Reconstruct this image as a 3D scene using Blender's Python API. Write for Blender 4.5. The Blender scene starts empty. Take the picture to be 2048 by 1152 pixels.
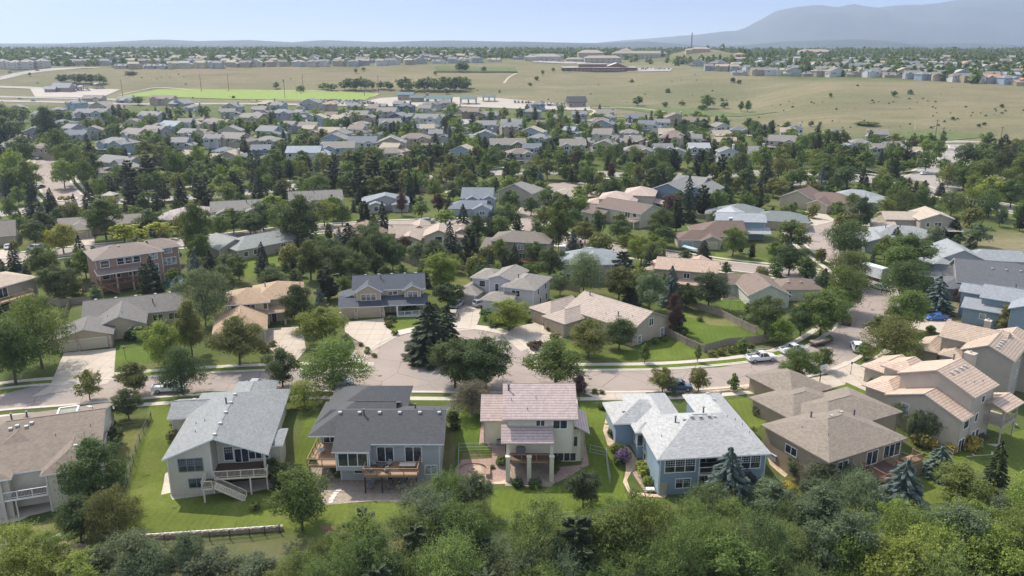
import bpy, bmesh, math, random
from mathutils import Vector, Matrix, noise
S=bpy.context.scene; COL=S.collection; R=math.radians; rnd=random.Random(7)
# ---------------------------------------------------------------- camera, sky, sun
CAMH=58.0; FPX=1600.0; PITCH=R(16.7)
cd=bpy.data.cameras.new('camera'); cam=bpy.data.objects.new('camera',cd); COL.objects.link(cam)
cam.location=(0,0,CAMH); cam.rotation_euler=(R(90)-PITCH,0,0)
cd.sensor_width=36; cd.lens=36*FPX/2048; cd.clip_start=.5; cd.clip_end=60000
S.camera=cam
SUN_EL=R(51); SUN_DIR=Vector((-.66,.75,0)).normalized()
SKYLOW=3.7
w=bpy.data.worlds.new('World'); S.world=w; w.use_nodes=True
nt=w.node_tree; bg=nt.nodes['Background']; sk=nt.nodes.new('ShaderNodeTexSky')
sk.sky_type='NISHITA'; sk.sun_disc=False; sk.sun_elevation=SUN_EL; sk.sun_rotation=math.atan2(SUN_DIR.x,SUN_DIR.y)
sk.altitude=1500; sk.air_density=1.2; sk.dust_density=2.6; sk.ozone_density=2.0
# summer murk: the lowest few degrees of the sky are a pale even blue
wt=nt.nodes.new('ShaderNodeTexCoord'); wx=nt.nodes.new('ShaderNodeSeparateXYZ'); nt.links.new(wt.outputs['Generated'],wx.inputs[0])
wr=nt.nodes.new('ShaderNodeValToRGB'); nt.links.new(wx.outputs[2],wr.inputs[0]); we=wr.color_ramp.elements
we[0].position=0; we[0].color=(.86,.95,1,1); we[1].position=.07; we[1].color=(.10,.28,.72,1)
wm=nt.nodes.new('ShaderNodeMix'); wm.data_type='RGBA'; wf=nt.nodes.new('ShaderNodeMapRange'); wf.interpolation_type='SMOOTHSTEP'; wf.inputs[1].default_value=.08; wf.inputs[2].default_value=.26; nt.links.new(wx.outputs[2],wf.inputs[0])
ws=nt.nodes.new('ShaderNodeVectorMath'); ws.operation='SCALE'; ws.inputs[3].default_value=SKYLOW; nt.links.new(wr.outputs[0],ws.inputs[0])
nt.links.new(wf.outputs[0],wm.inputs[0]); nt.links.new(ws.outputs[0],wm.inputs[6]); wd=nt.nodes.new('ShaderNodeHueSaturation'); wd.inputs['Saturation'].default_value=.5; wd.inputs['Value'].default_value=1.05; nt.links.new(sk.outputs[0],wd.inputs['Color']); nt.links.new(wd.outputs[0],wm.inputs[7]); nt.links.new(wm.outputs[2],bg.inputs[0]); bg.inputs[1].default_value=.15
sd=bpy.data.lights.new('sun','SUN'); sd.energy=3.0; sd.angle=R(.6); sd.color=(1,.92,.79)
sun=bpy.data.objects.new('sun',sd); COL.objects.link(sun)
sv=Vector((SUN_DIR.x*math.cos(SUN_EL),SUN_DIR.y*math.cos(SUN_EL),math.sin(SUN_EL)))
sun.rotation_euler=sv.to_track_quat('Z','Y').to_euler()
S.view_settings.view_transform='Standard'; S.view_settings.look='None'; S.view_settings.exposure=1.0; S.view_settings.gamma=1
HAZE=0.000105
# ---------------------------------------------------------------- photo ray -> place
def ray(px,py):
    r=(px-1024)/FPX; u=(576-py)/FPX
    return Vector((r,math.cos(PITCH)+math.sin(PITCH)*u,-math.sin(PITCH)+math.cos(PITCH)*u))
def at(px,py,z=0.0):
    d=ray(px,py); t=(z-CAMH)/d.z
    return Vector((d.x*t,d.y*t,z))
def pix(p):
    dz=p[2]-CAMH; f=p[1]*math.cos(PITCH)-dz*math.sin(PITCH); u=p[1]*math.sin(PITCH)+dz*math.cos(PITCH)
    if f<1: return (-9999,-9999,1)
    return (1024+FPX*p[0]/f, 576-FPX*u/f, f)
def lerp(a,b,t): return a+(b-a)*t
def pw(tab,x):
    if x<=tab[0][0]: return tab[0][1]
    for (a,b),(c,d) in zip(tab,tab[1:]):
        if x<=c: return b+(d-b)*(x-a)/(c-a)
    return tab[-1][1]
def sm(t): t=max(0,min(1,t)); return t*t*(3-2*t)
def kz(py,Y): d=ray(1024,py); return CAMH+Y*d.z/d.y
def prof(*rows):
    return [(0,0.0),(325,0.0)]+[(Y,kz(py,Y) if py else z) for py,Y,z in rows]
RISE=((300,440,0),(260,545,0),(230,645,0))
TC=[(0,   prof(*RISE,(205,745,0),(180,865,0),(137,985,0),(116,1300,0),(106,1700,0),(0,2100,50))),
    (500, prof(*RISE,(205,745,0),(180,865,0),(135,985,0),(113,1300,0),(105,1700,0),(0,2100,50))),
    (850, prof(*RISE,(205,745,0),(185,840,0),(131,1000,0),(113,1350,0),(105,1750,0),(0,2100,50))),
    (1000,prof(*RISE,(213,710,0),(185,815,0),(122,1080,0),(113,1400,0),(106,1800,0),(0,2100,50))),
    (1200,prof(*RISE,(213,705,0),(143,1000,0),(127,1180,0),(114,1500,0),(107,1800,0),(0,2100,50))),
    (1450,prof(*RISE,(205,730,0),(148,880,0),(127,1200,0),(113,1500,0),(107,1800,0),(0,2100,50))),
    (1700,prof((300,440,0),(290,462,0),(250,530,0),(165,730,0),(124,1200,0),(113,1500,0),(108,1800,0),(0,2100,50))),
    (2048,prof((300,440,0),(288,465,0),(250,525,0),(170,700,0),(124,1200,0),(113,1500,0),(108,1800,0),(0,2100,50)))]
YT=[(-200,60),(-80,93),(-45,104),(45,104),(72,118),(90,137),(140,190),(600,640)]
def T(X,Y):
    if Y<300:
        y0=pw(YT,X)
        if Y<y0-7: z=-3-.095*(y0-7-Y)
        elif Y<y0+1: z=-3
        elif Y<y0+13: z=-3+3*sm((Y-y0-1)/12)
        else: z=0
        return z
    c=1024+1640*X/Y
    c=max(0,min(2048,c))
    for (a,pa),(b,pb) in zip(TC,TC[1:]):
        if c<=b: break
    z=lerp(pw(pa,Y),pw(pb,Y),sm((c-a)/(b-a)))
    # tan knoll with the mast
    kx,ky=(1405-1024)/1640*1400,1400
    z+=17*math.exp(-((X-kx)/62)**2-((Y-ky)/70)**2)
    if Y>500: z+=min(1,(Y-500)/300)*1.2*noise.noise((X/90,Y/90,0))
    return z
def ground(px,py):
    d=ray(px,py); lo=30.0; hi=None; Y=60.0
    while Y<4000:
        t=Y/d.y; 
        if CAMH+d.z*t<T(d.x*t,Y): hi=Y; break
        lo=Y; Y*=1.02
    if hi is None: hi=4000
    for _ in range(24):
        m=(lo+hi)/2; t=m/d.y
        if CAMH+d.z*t<T(d.x*t,m): hi=m
        else: lo=m
    t=hi/d.y; return Vector((d.x*t,hi,T(d.x*t,hi)))
# ---------------------------------------------------------------- materials
MAT={}
def new_mat(name):
    m=bpy.data.materials.new(name); m.use_nodes=True; return m,m.node_tree.nodes,m.node_tree.links,m.node_tree.nodes['Principled BSDF']
def ramp(N,L,src,stops):
    r=N.new('ShaderNodeValToRGB'); e=r.color_ramp.elements
    while len(e)<len(stops): e.new(.5)
    for i,(p,c) in enumerate(stops): e[i].position=p; e[i].color=(*c,1)
    L.new(src,r.inputs[0]); return r.outputs[0]
def noi(N,L,vec,scale,detail=3,rough=.6,out=0):
    n=N.new('ShaderNodeTexNoise'); n.inputs['Scale'].default_value=scale; n.inputs['Detail'].default_value=detail; n.inputs['Roughness'].default_value=rough
    if vec: L.new(vec,n.inputs['Vector'])
    return n.outputs[out]
def mixc(N,L,f,a,b,mode='MIX'):
    m=N.new('ShaderNodeMix'); m.data_type='RGBA'; m.blend_type=mode
    for i,v in ((0,f),(6,a),(7,b)):
        if hasattr(v,'is_output'): L.new(v,m.inputs[i])
        elif i==0: m.inputs[0].default_value=v
        else: m.inputs[i].default_value=(*v,1)
    return m.outputs[2]
def bump(N,L,b,h,st,dist):
    n=N.new('ShaderNodeBump'); n.inputs['Strength'].default_value=st; n.inputs['Distance'].default_value=dist
    L.new(h,n.inputs['Height']); L.new(n.outputs[0],b.inputs['Normal'])
def sc(c,k): return tuple(min(1,x*k) for x in c)
def plain(name,c,rough=.7,var=.12,scale=1.5,metal=0):
    if name in MAT: return MAT[name]
    m,N,L,b=new_mat(name); tc=N.new('ShaderNodeTexCoord').outputs['Object']
    v=ramp(N,L,noi(N,L,tc,scale,5),[(.3,sc(c,1-var)),(.7,sc(c,1+var))])
    L.new(v,b.inputs['Base Color']); b.inputs['Roughness'].default_value=rough; b.inputs['Metallic'].default_value=metal
    MAT[name]=m; return m
def wallmat(name,c,kind='stucco'):
    k='wall_'+name+kind
    if k in MAT: return MAT[k]
    m,N,L,b=new_mat(k); tc=N.new('ShaderNodeTexCoord').outputs['Object']
    v=ramp(N,L,noi(N,L,tc,.5,4),[(.3,sc(c,.9)),(.7,sc(c,1.07))])
    f=noi(N,L,tc,9,3)
    v=mixc(N,L,.25,v,ramp(N,L,f,[(.3,sc(c,.7)),(.7,sc(c,1.2))]))
    if kind=='siding':
        sx=N.new('ShaderNodeSeparateXYZ'); L.new(tc,sx.inputs[0])
        mm=N.new('ShaderNodeMath'); mm.operation='MULTIPLY'; mm.inputs[1].default_value=4.2; L.new(sx.outputs[2],mm.inputs[0])
        fr=N.new('ShaderNodeMath'); fr.operation='FRACT'; L.new(mm.outputs[0],fr.inputs[0])
        bump(N,L,b,fr.outputs[0],.8,.03)
        v=mixc(N,L,ramp(N,L,fr.outputs[0],[(0,(.6,.6,.6)),(.16,(0,0,0))]),v,sc(c,.6))
    elif kind=='brick':
        br=N.new('ShaderNodeTexBrick'); br.inputs['Scale'].default_value=3; br.inputs['Color1'].default_value=(*sc(c,1.15),1); br.inputs['Color2'].default_value=(*sc(c,.8),1); br.inputs['Mortar'].default_value=(.4,.33,.28,1); br.inputs['Mortar Size'].default_value=.03
        mp=N.new('ShaderNodeMapping'); mp.inputs['Rotation'].default_value=(R(90),0,R(45)); L.new(tc,mp.inputs[0]); L.new(mp.outputs[0],br.inputs[0]); v=mixc(N,L,.5,v,br.outputs[0])
    else: bump(N,L,b,f,.3,.02)
    L.new(v,b.inputs['Base Color']); b.inputs['Roughness'].default_value=.85
    MAT[k]=m; return m
def roofmat(name,c,kind='shingle'):
    k='roof_'+name+kind
    if k in MAT: return MAT[k]
    m,N,L,b=new_mat(k); tcn=N.new('ShaderNodeTexCoord'); uv=tcn.outputs['UV']; ob=tcn.outputs['Object']
    sx=N.new('ShaderNodeSeparateXYZ'); L.new(uv,sx.inputs[0])
    if kind=='tile':
        v=ramp(N,L,noi(N,L,ob,1.0,5),[(.3,sc(c,.86)),(.7,sc(c,1.1))])
        vo=N.new('ShaderNodeTexVoronoi'); vo.feature='F1'; vo.inputs['Scale'].default_value=1; mp=N.new('ShaderNodeMapping'); mp.inputs['Scale'].default_value=(3.0,2.4,1); L.new(uv,mp.inputs[0]); L.new(mp.outputs[0],vo.inputs[0])
        v=mixc(N,L,.28,v,ramp(N,L,vo.outputs['Color'],[(.2,sc(c,.62)),(.8,sc(c,1.3))]))
        def frac(o,s):
            a=N.new('ShaderNodeMath'); a.operation='MULTIPLY'; a.inputs[1].default_value=s; L.new(o,a.inputs[0])
            f=N.new('ShaderNodeMath'); f.operation='FRACT'; L.new(a.outputs[0],f.inputs[0]); return f.outputs[0]
        fv=frac(sx.outputs[1],2.0); fu=frac(sx.outputs[0],3.0)
        v=mixc(N,L,ramp(N,L,fv,[(0,(1,1,1)),(.30,(0,0,0))]),v,sc(c,.36))
        v=mixc(N,L,ramp(N,L,fu,[(0,(.35,.35,.35)),(.16,(0,0,0))]),v,sc(c,.5))
        bump(N,L,b,fv,.9,.05)
    else:
        c=sc(c,.88); v=ramp(N,L,noi(N,L,ob,.6,4),[(.3,sc(c,.86)),(.7,sc(c,1.12))])
        st=N.new('ShaderNodeMapping'); st.inputs['Scale'].default_value=(1.1,.12,1); L.new(uv,st.inputs[0]); v=mixc(N,L,ramp(N,L,noi(N,L,st.outputs[0],1.0,4,.65),[(.52,(0,0,0)),(.72,(.35,.35,.35))]),v,sc(c,.62))
        vo=N.new('ShaderNodeTexVoronoi'); vo.inputs['Scale'].default_value=1; mp=N.new('ShaderNodeMapping'); mp.inputs['Scale'].default_value=(2.2,5.5,1); L.new(uv,mp.inputs[0]); L.new(mp.outputs[0],vo.inputs[0])
        v=mixc(N,L,.5,v,ramp(N,L,vo.outputs['Color'],[(.15,sc(c,.55)),(.5,c),(.85,sc(c,1.45))]))
        n2=noi(N,L,ob,14,2); v=mixc(N,L,.3,v,ramp(N,L,n2,[(.35,sc(c,.5)),(.65,sc(c,1.5))]))
        bump(N,L,b,n2,.35,.03)
    L.new(v,b.inputs['Base Color']); b.inputs['Roughness'].default_value=.82
    MAT[k]=m; return m
def leafmat(name,c,c2=None):
    k='leaf_'+name
    if k in MAT: return MAT[k]
    c2=c2 or (c[0]*1.5,c[1]*1.35,c[2]*1.1)
    m,N,L,b=new_mat(k); tc=N.new('ShaderNodeTexCoord').outputs['Object']; oi=N.new('ShaderNodeObjectInfo').outputs['Random']
    g=N.new('ShaderNodeNewGeometry').outputs['Random Per Island']
    v=ramp(N,L,noi(N,L,tc,.45,3),[(.3,c),(.7,c2)])
    v=mixc(N,L,.55,v,ramp(N,L,g,[(0,sc(c,.55)),(.6,c),(1,sc(c2,1.35))]))
    hs=N.new('ShaderNodeHueSaturation'); L.new(v,hs.inputs['Color'])
    mr=N.new('ShaderNodeMapRange'); mr.inputs[3].default_value=.478; mr.inputs[4].default_value=.515; L.new(oi,mr.inputs[0]); L.new(mr.outputs[0],hs.inputs['Hue'])
    mr=N.new('ShaderNodeMapRange'); mr.inputs[3].default_value=.78; mr.inputs[4].default_value=1.25
    mu=N.new('ShaderNodeMath'); mu.operation='MULTIPLY'; mu.inputs[1].default_value=7.13; L.new(oi,mu.inputs[0]); fr=N.new('ShaderNodeMath'); fr.operation='FRACT'; L.new(mu.outputs[0],fr.inputs[0])
    L.new(fr.outputs[0],mr.inputs[0]); L.new(mr.outputs[0],hs.inputs['Value'])
    L.new(hs.outputs[0],b.inputs['Base Color']); b.inputs['Roughness'].default_value=.65; b.inputs['Specular IOR Level'].default_value=.25
    tr=N.new('ShaderNodeBsdfTranslucent'); L.new(mixc(N,L,1.0,hs.outputs[0],(1.5,1.5,.7),'MULTIPLY'),tr.inputs[0])
    ms=N.new('ShaderNodeMixShader'); ms.inputs[0].default_value=.36; L.new(b.outputs[0],ms.inputs[1]); L.new(tr.outputs[0],ms.inputs[2])
    L.new(ms.outputs[0],N['Material Output'].inputs[0])
    MAT[k]=m; return m
def glassmat(name='glass',c=(.02,.025,.032),rough=.08):
    if name in MAT: return MAT[name]
    m,N,L,b=new_mat(name); b.inputs['Base Color'].default_value=(*c,1)
    tc=N.new('ShaderNodeTexCoord').outputs['Object']
    L.new(ramp(N,L,noi(N,L,tc,1.2,2),[(.35,sc(c,.6)),(.65,sc(c,2.2))]),b.inputs['Base Color'])
    b.inputs['Roughness'].default_value=rough; b.inputs['Specular IOR Level'].default_value=.9
    MAT[name]=m; return m
WHITE=plain('white_trim',(.72,.71,.68),.55,.06); CREAMT=plain('cream_trim',(.62,.56,.44),.6,.06)
GLASS=glassmat(); CURT=glassmat('curtained_glass',(.22,.23,.22),.2)
DARK=plain('dark_metal',(.03,.03,.032),.4,.1,3); STEEL=plain('galvanised_steel',(.45,.46,.47),.35,.1,3,.6)
WOODF=plain('deck_wood',(.29,.18,.105),.7,.18,5); WOODD=plain('dark_deck_wood',(.10,.055,.04),.7,.2,5); WOODG=plain('weathered_wood',(.27,.225,.18),.85,.2,3)
CONC=plain('concrete',(.46,.41,.35),.85,.1,.6); BARK=plain('bark',(.09,.07,.055),.9,.3,3); STONE=plain('stone',(.42,.34,.26),.9,.3,2)
RUBBER=plain('tyre_rubber',(.02,.02,.02),.8,.1); 
# ---------------------------------------------------------------- mesh helper
class MB:
    def __init__(s): s.v=[]; s.f=[]; s.m=[]
    def poly(s,pts,m=0):
        i=len(s.v); s.v+= [tuple(p) for p in pts]; s.f.append(tuple(range(i,i+len(pts)))); s.m.append(m)
    def box(s,x0,x1,y0,y1,z0,z1,m=0):
        i=len(s.v); s.v+=[(x0,y0,z0),(x1,y0,z0),(x1,y1,z0),(x0,y1,z0),(x0,y0,z1),(x1,y0,z1),(x1,y1,z1),(x0,y1,z1)]
        for f in ((0,3,2,1),(4,5,6,7),(0,1,5,4),(1,2,6,5),(2,3,7,6),(3,0,4,7)): s.f.append(tuple(i+k for k in f)); s.m.append(m)
    def prism(s,pts,z0,z1,m=0,mt=None):
        n=len(pts); i=len(s.v); s.v+=[(p[0],p[1],z0) for p in pts]+[(p[0],p[1],z1) for p in pts]
        s.f.append(tuple(reversed(range(i,i+n)))); s.m.append(m); s.f.append(tuple(range(i+n,i+2*n))); s.m.append(m if mt is None else mt)
        for k in range(n): s.f.append((i+k,i+(k+1)%n,i+n+(k+1)%n,i+n+k)); s.m.append(m)
    def bar(s,a,b,w=.05,m=0,w2=None):
        a=Vector(a); b=Vector(b); d=(b-a); L=d.length
        if L<1e-5: return
        q=d.to_track_quat('Z','Y'); h=w/2; h2=(w2 or w)/2; i=len(s.v)
        for z,hh in ((0,h),(L,h2)):
            for x,y in ((-1,-1),(1,-1),(1,1),(-1,1)): s.v.append(tuple(a+q@Vector((x*hh,y*hh,z))))
        for f in ((0,3,2,1),(4,5,6,7),(0,1,5,4),(1,2,6,5),(2,3,7,6),(3,0,4,7)): s.f.append(tuple(i+k for k in f)); s.m.append(m)
    def tube(s,pts,rs,n=7,m=0,cap=True):
        i=len(s.v); P=[Vector(p) for p in pts]
        for k,p in enumerate(P):
            d=(P[min(k+1,len(P)-1)]-P[max(k-1,0)]).normalized(); q=d.to_track_quat('Z','Y')
            for j in range(n):
                a=2*math.pi*j/n; s.v.append(tuple(p+q@Vector((math.cos(a)*rs[k],math.sin(a)*rs[k],0))))
        for k in range(len(P)-1):
            for j in range(n):
                a=i+k*n+j; b=i+k*n+(j+1)%n; s.f.append((a,b,b+n,a+n)); s.m.append(m)
        if cap:
            s.f.append(tuple(reversed(range(i,i+n)))); s.m.append(m); e=i+(len(P)-1)*n; s.f.append(tuple(range(e,e+n))); s.m.append(m)
    def ball(s,c,r,m=0,n=8,sq=1,jit=0):
        i=len(s.v); k=n//2
        for a in range(1,k):
            th=math.pi*a/k
            for b in range(n):
                ph=2*math.pi*b/n; rr=r*(1+jit*(rnd.random()-.5))
                s.v.append((c[0]+rr*math.sin(th)*math.cos(ph),c[1]+rr*math.sin(th)*math.sin(ph),c[2]+rr*sq*math.cos(th)))
        t=len(s.v); s.v+=[(c[0],c[1],c[2]+r*sq),(c[0],c[1],c[2]-r*sq)]
        for b in range(n): s.f.append((t,i+b,i+(b+1)%n)); s.m.append(m); e=i+(k-2)*n; s.f.append((t+1,e+(b+1)%n,e+b)); s.m.append(m)
        for a in range(k-2):
            for b in range(n): s.f.append((i+a*n+b,i+(a+1)*n+b,i+(a+1)*n+(b+1)%n,i+a*n+(b+1)%n)); s.m.append(m)
    def mesh(s,name,mats,slope=False,smooth=False):
        me=bpy.data.meshes.new(name); me.from_pydata(s.v,[],s.f); 
        for m in mats: me.materials.append(m)
        me.polygons.foreach_set('material_index',s.m)
        if smooth: me.polygons.foreach_set('use_smooth',[True]*len(s.f))
        me.update()
        if slope:
            uv=me.uv_layers.new(name='UVMap').data; Z=Vector((0,0,1))
            for p in me.polygons:
                n=p.normal; u=Z.cross(n); u=u.normalized() if u.length>.05 else Vector((1,0,0)); v=n.cross(u)
                for li in p.loop_indices:
                    c=me.vertices[me.loops[li].vertex_index].co; uv[li].uv=(c.dot(u),c.dot(v))
        return me
    def build(s,name,mats,parent=None,**k): return link(name,s.mesh(name,mats if isinstance(mats,(list,tuple)) else [mats],**k),parent)
def link(name,me,parent=None,loc=(0,0,0),rz=0):
    o=bpy.data.objects.new(name,me); COL.objects.link(o); o.location=loc; o.rotation_euler=(0,0,rz)
    if parent: o.parent=parent
    return o
def thing(name,label,cat,loc=(0,0,0),rz=0,group=None):
    o=bpy.data.objects.new(name,None); COL.objects.link(o); o.location=loc; o.rotation_euler=(0,0,rz); o.empty_display_size=1
    return tag(o,label,cat,group)
def tag(o,label=None,cat=None,group=None,kind=None):
    if label: o['label']=label
    if cat: o['category']=cat
    if group: o['group']=group
    if kind: o['kind']=kind
    return o
LAND=[]   # (short name, px, py) landmarks used to word labels
def landmark(name,p): q=pix(p); LAND.append((name,q[0],q[1]))
KEEP=[]   # (x,y,r) places where no scattered tree may stand
# ---------------------------------------------------------------- terrain
def terrain():
    ys=[40]; 
    while ys[-1]<2600: ys.append(ys[-1]+ (2 if ys[-1]<150 else 8 if ys[-1]<440 else 14 if ys[-1]<1300 else 60))
    v=[]; f=[]; mead=[]; nx=130
    for y in ys:
        hw=max(130,y*.78)
        for i in range(nx+1):
            x=-hw+2*hw*i/nx; v.append((x,y,T(x,y))); mead.append(meadow(x,y))
    n=nx+1
    for j in range(len(ys)-1):
        for i in range(nx): a=j*n+i; f.append((a,a+1,a+n+1,a+n))
    me=bpy.data.meshes.new('ground'); me.from_pydata(v,[],f); me.polygons.foreach_set('use_smooth',[True]*len(f))
    at_=me.attributes.new('cover','FLOAT','POINT'); at_.data.foreach_set('value',mead)
    me.materials.append(ground_mat()); o=link('ground',me); tag(o,kind='structure')
MEDGE=[(0,715),(242,725),(700,738),(1000,700),(1180,660),(1300,620),(1500,555),(1600,505),(1700,472),(1850,458),(2048,445)]
MTOP=[(0,985),(500,985),(850,1000),(1000,1090),(1200,1300),(1330,1250),(1400,1000),(1500,860),(1600,790),(1700,735),(1850,720),(2048,700)]
def meadow(x,y):
    c=1024+1640*x/y
    e=pw(MEDGE,max(0,min(2048,c))); m=sm((y-e+12)/24)
    if 160<y<262: m=max(m,.95*sm((c-1945-(y-215)*.3)/35)*sm((262-y)/14))
    if (y-1400)**2/130**2+(x-325)**2/110**2<1: return 1
    m*=1-.85*sm((y-pw(MTOP,max(0,min(2048,c))))/50)
    if y<97 : m=max(m,sm((93-y)/5)*(.55+.45*max(0,min(1,.5+1.6*noise.noise((x/9,y/6,4))))))
    return m
def ground_mat():
    m,N,L,b=new_mat('ground_cover'); ob=N.new('ShaderNodeTexCoord').outputs['Object']
    at_=N.new('ShaderNodeAttribute'); at_.attribute_name='cover'
    lawn=ramp(N,L,noi(N,L,ob,.06,6,.65),[(.3,(.05,.078,.018)),(.5,(.08,.105,.026)),(.58,(.12,.12,.045)),(.70,(.20,.165,.095))])
    lawn=mixc(N,L,.4,lawn,ramp(N,L,noi(N,L,ob,1.6,4),[(.3,(.05,.07,.018)),(.7,(.12,.135,.045))]))
    mp=N.new('ShaderNodeMapping'); mp.inputs['Scale'].default_value=(.35,1.0,1); mp.inputs['Rotation'].default_value=(0,0,.12); L.new(ob,mp.inputs[0])
    n1=noi(N,L,mp.outputs[0],.011,8,.6)
    dry=ramp(N,L,n1,[(.30,(.085,.105,.042)),(.45,(.135,.135,.06)),(.56,(.19,.168,.085)),(.70,(.235,.185,.11))])
    dry=mixc(N,L,ramp(N,L,noi(N,L,mp.outputs[0],.03,5,.6),[(.55,(0,0,0)),(.68,(.8,.8,.8))]),dry,(.085,.10,.042))
    mp2=N.new('ShaderNodeMapping'); mp2.inputs['Scale'].default_value=(.22,1.0,1); mp2.inputs['Rotation'].default_value=(0,0,-.18); L.new(ob,mp2.inputs[0])
    dry=mixc(N,L,ramp(N,L,noi(N,L,mp2.outputs[0],.022,7,.65),[(.42,(0,0,0)),(.60,(.85,.85,.85))]),dry,ramp(N,L,noi(N,L,mp2.outputs[0],.006,3),[(.4,(.075,.098,.038)),(.6,(.22,.155,.10))]))
    dry=mixc(N,L,ramp(N,L,noi(N,L,mp2.outputs[0],.075,6,.7),[(.46,(0,0,0)),(.58,(.7,.7,.7))]),dry,ramp(N,L,noi(N,L,ob,.02,3),[(.35,(.07,.09,.035)),(.5,(.12,.115,.055)),(.65,(.26,.20,.13))]))
    dry=mixc(N,L,.42,dry,ramp(N,L,noi(N,L,ob,.35,5,.7),[(.3,(.11,.10,.055)),(.7,(.235,.205,.13))]))
    L.new(mixc(N,L,at_.outputs['Fac'],lawn,dry),b.inputs['Base Color']); b.inputs['Roughness'].default_value=.95; b.inputs['Specular IOR Level'].default_value=.1
    bump(N,L,b,noi(N,L,ob,2.5,4),.5,.12)
    return m
DRN=[0]
def drape(name,pts,mat,dz=.03,step=None,kerb=None):
    """flat sheet following the ground. pts are world xy"""
    DRN[0]+=1; dz+=.0013*(DRN[0]%19)+.001
    bm=bmesh.new(); vs=[bm.verts.new((p[0],p[1],0)) for p in pts]; bm.faces.new(vs)
    ys=[p[1] for p in pts]; xs=[p[0] for p in pts]
    near=min(ys)<300
    if step is None: step=2 if near else 14
    y0,y1=min(ys),max(ys)
    if not (near and y0>pw(YT,max(xs))+14 and y0>pw(YT,min(xs))+14 and y1<430):
        k=math.ceil(y0/step)*step
        while k<y1:
            bmesh.ops.bisect_plane(bm,geom=bm.verts[:]+bm.edges[:]+bm.faces[:],plane_co=(0,k,0),plane_no=(0,1,0)); k+=step
        sx=step if not near else 4; k=math.ceil(min(xs)/sx)*sx
        while k<max(xs):
            bmesh.ops.bisect_plane(bm,geom=bm.verts[:]+bm.edges[:]+bm.faces[:],plane_co=(k,0,0),plane_no=(1,0,0)); k+=sx
    bmesh.ops.triangulate(bm,faces=bm.faces[:])
    bmesh.ops.recalc_face_normals(bm,faces=bm.faces[:])
    for v in bm.verts: v.co.z=T(v.co.x,v.co.y)+dz
    up=sum(f.normal.z*f.calc_area() for f in bm.faces)
    if up<0: bmesh.ops.reverse_faces(bm,faces=bm.faces[:])
    me=bpy.data.meshes.new(name); bm.to_mesh(me); bm.free(); me.materials.append(mat)
    o=link(name,me); tag(o,kind='structure'); return o
def gp(pts): return [ground(*p) for p in pts]
def smooth_line(P,n=6):
    P=[Vector((p[0],p[1])) for p in P]; out=[]
    for i in range(len(P)-1):
        a=P[max(0,i-1)]; b=P[i]; c=P[i+1]; d=P[min(len(P)-1,i+2)]
        for k in range(n):
            t=k/n; out.append(.5*((2*b)+(c-a)*t+(2*a-5*b+4*c-d)*t*t+(3*b-a-3*c+d)*t**3))
    out.append(P[-1]); return out
def offset(L,d):
    out=[]
    for i,p in enumerate(L):
        t=(L[min(i+1,len(L)-1)]-L[max(i-1,0)]).normalized(); out.append(p+Vector((-t.y,t.x))*d)
    return out
def strip(name,A,B,mat,dz,kind='structure'):
    """ribbon between two polylines draped on the ground"""
    mb=MB(); v=[]
    for a,b in zip(A,B):
        for k in range(5):
            q=a.lerp(b,k/4); v.append((q.x,q.y,T(q.x,q.y)+dz))
    mb.v=v
    for i in range(len(A)-1):
        for k in range(4): a=i*5+k; mb.f.append((a,a+1,a+6,a+5)); mb.m.append(0)
    me=mb.mesh(name,[mat])
    if me.polygons and sum(p.normal.z for p in me.polygons)<0: me.flip_normals()
    return tag(link(name,me),kind=kind)
def kerbs(name,L,d,w=.35,h=.13,mat=None):
    mb=MB(); A=offset(L,d); B=offset(L,d+(w if d>0 else -w))
    for i in range(len(A)-1):
        a,b,c,e=A[i],A[i+1],B[i+1],B[i]
        z=[T(q.x,q.y) for q in (a,b,c,e)]
        t=[(q.x,q.y,zz+h) for q,zz in zip((a,b,c,e),z)]; g=[(q.x,q.y,zz-.05) for q,zz in zip((a,b,c,e),z)]
        mb.poly(t if d<0 else t[::-1]); mb.poly([g[0],g[1],t[1],t[0]] if d>0 else [g[1],g[0],t[0],t[1]]); mb.poly([g[3],g[2],t[2],t[3]] if d<0 else [g[2],g[3],t[3],t[2]])
    o=mb.build(name,mat or CONC); tag(o,kind='structure')
    if w<.39 and len(L)>2: strip('gutter',offset(L,d-.001 if d>0 else d+.001),offset(L,d-.55 if d>0 else d+.55),CONC,.082)
    return o
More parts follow.
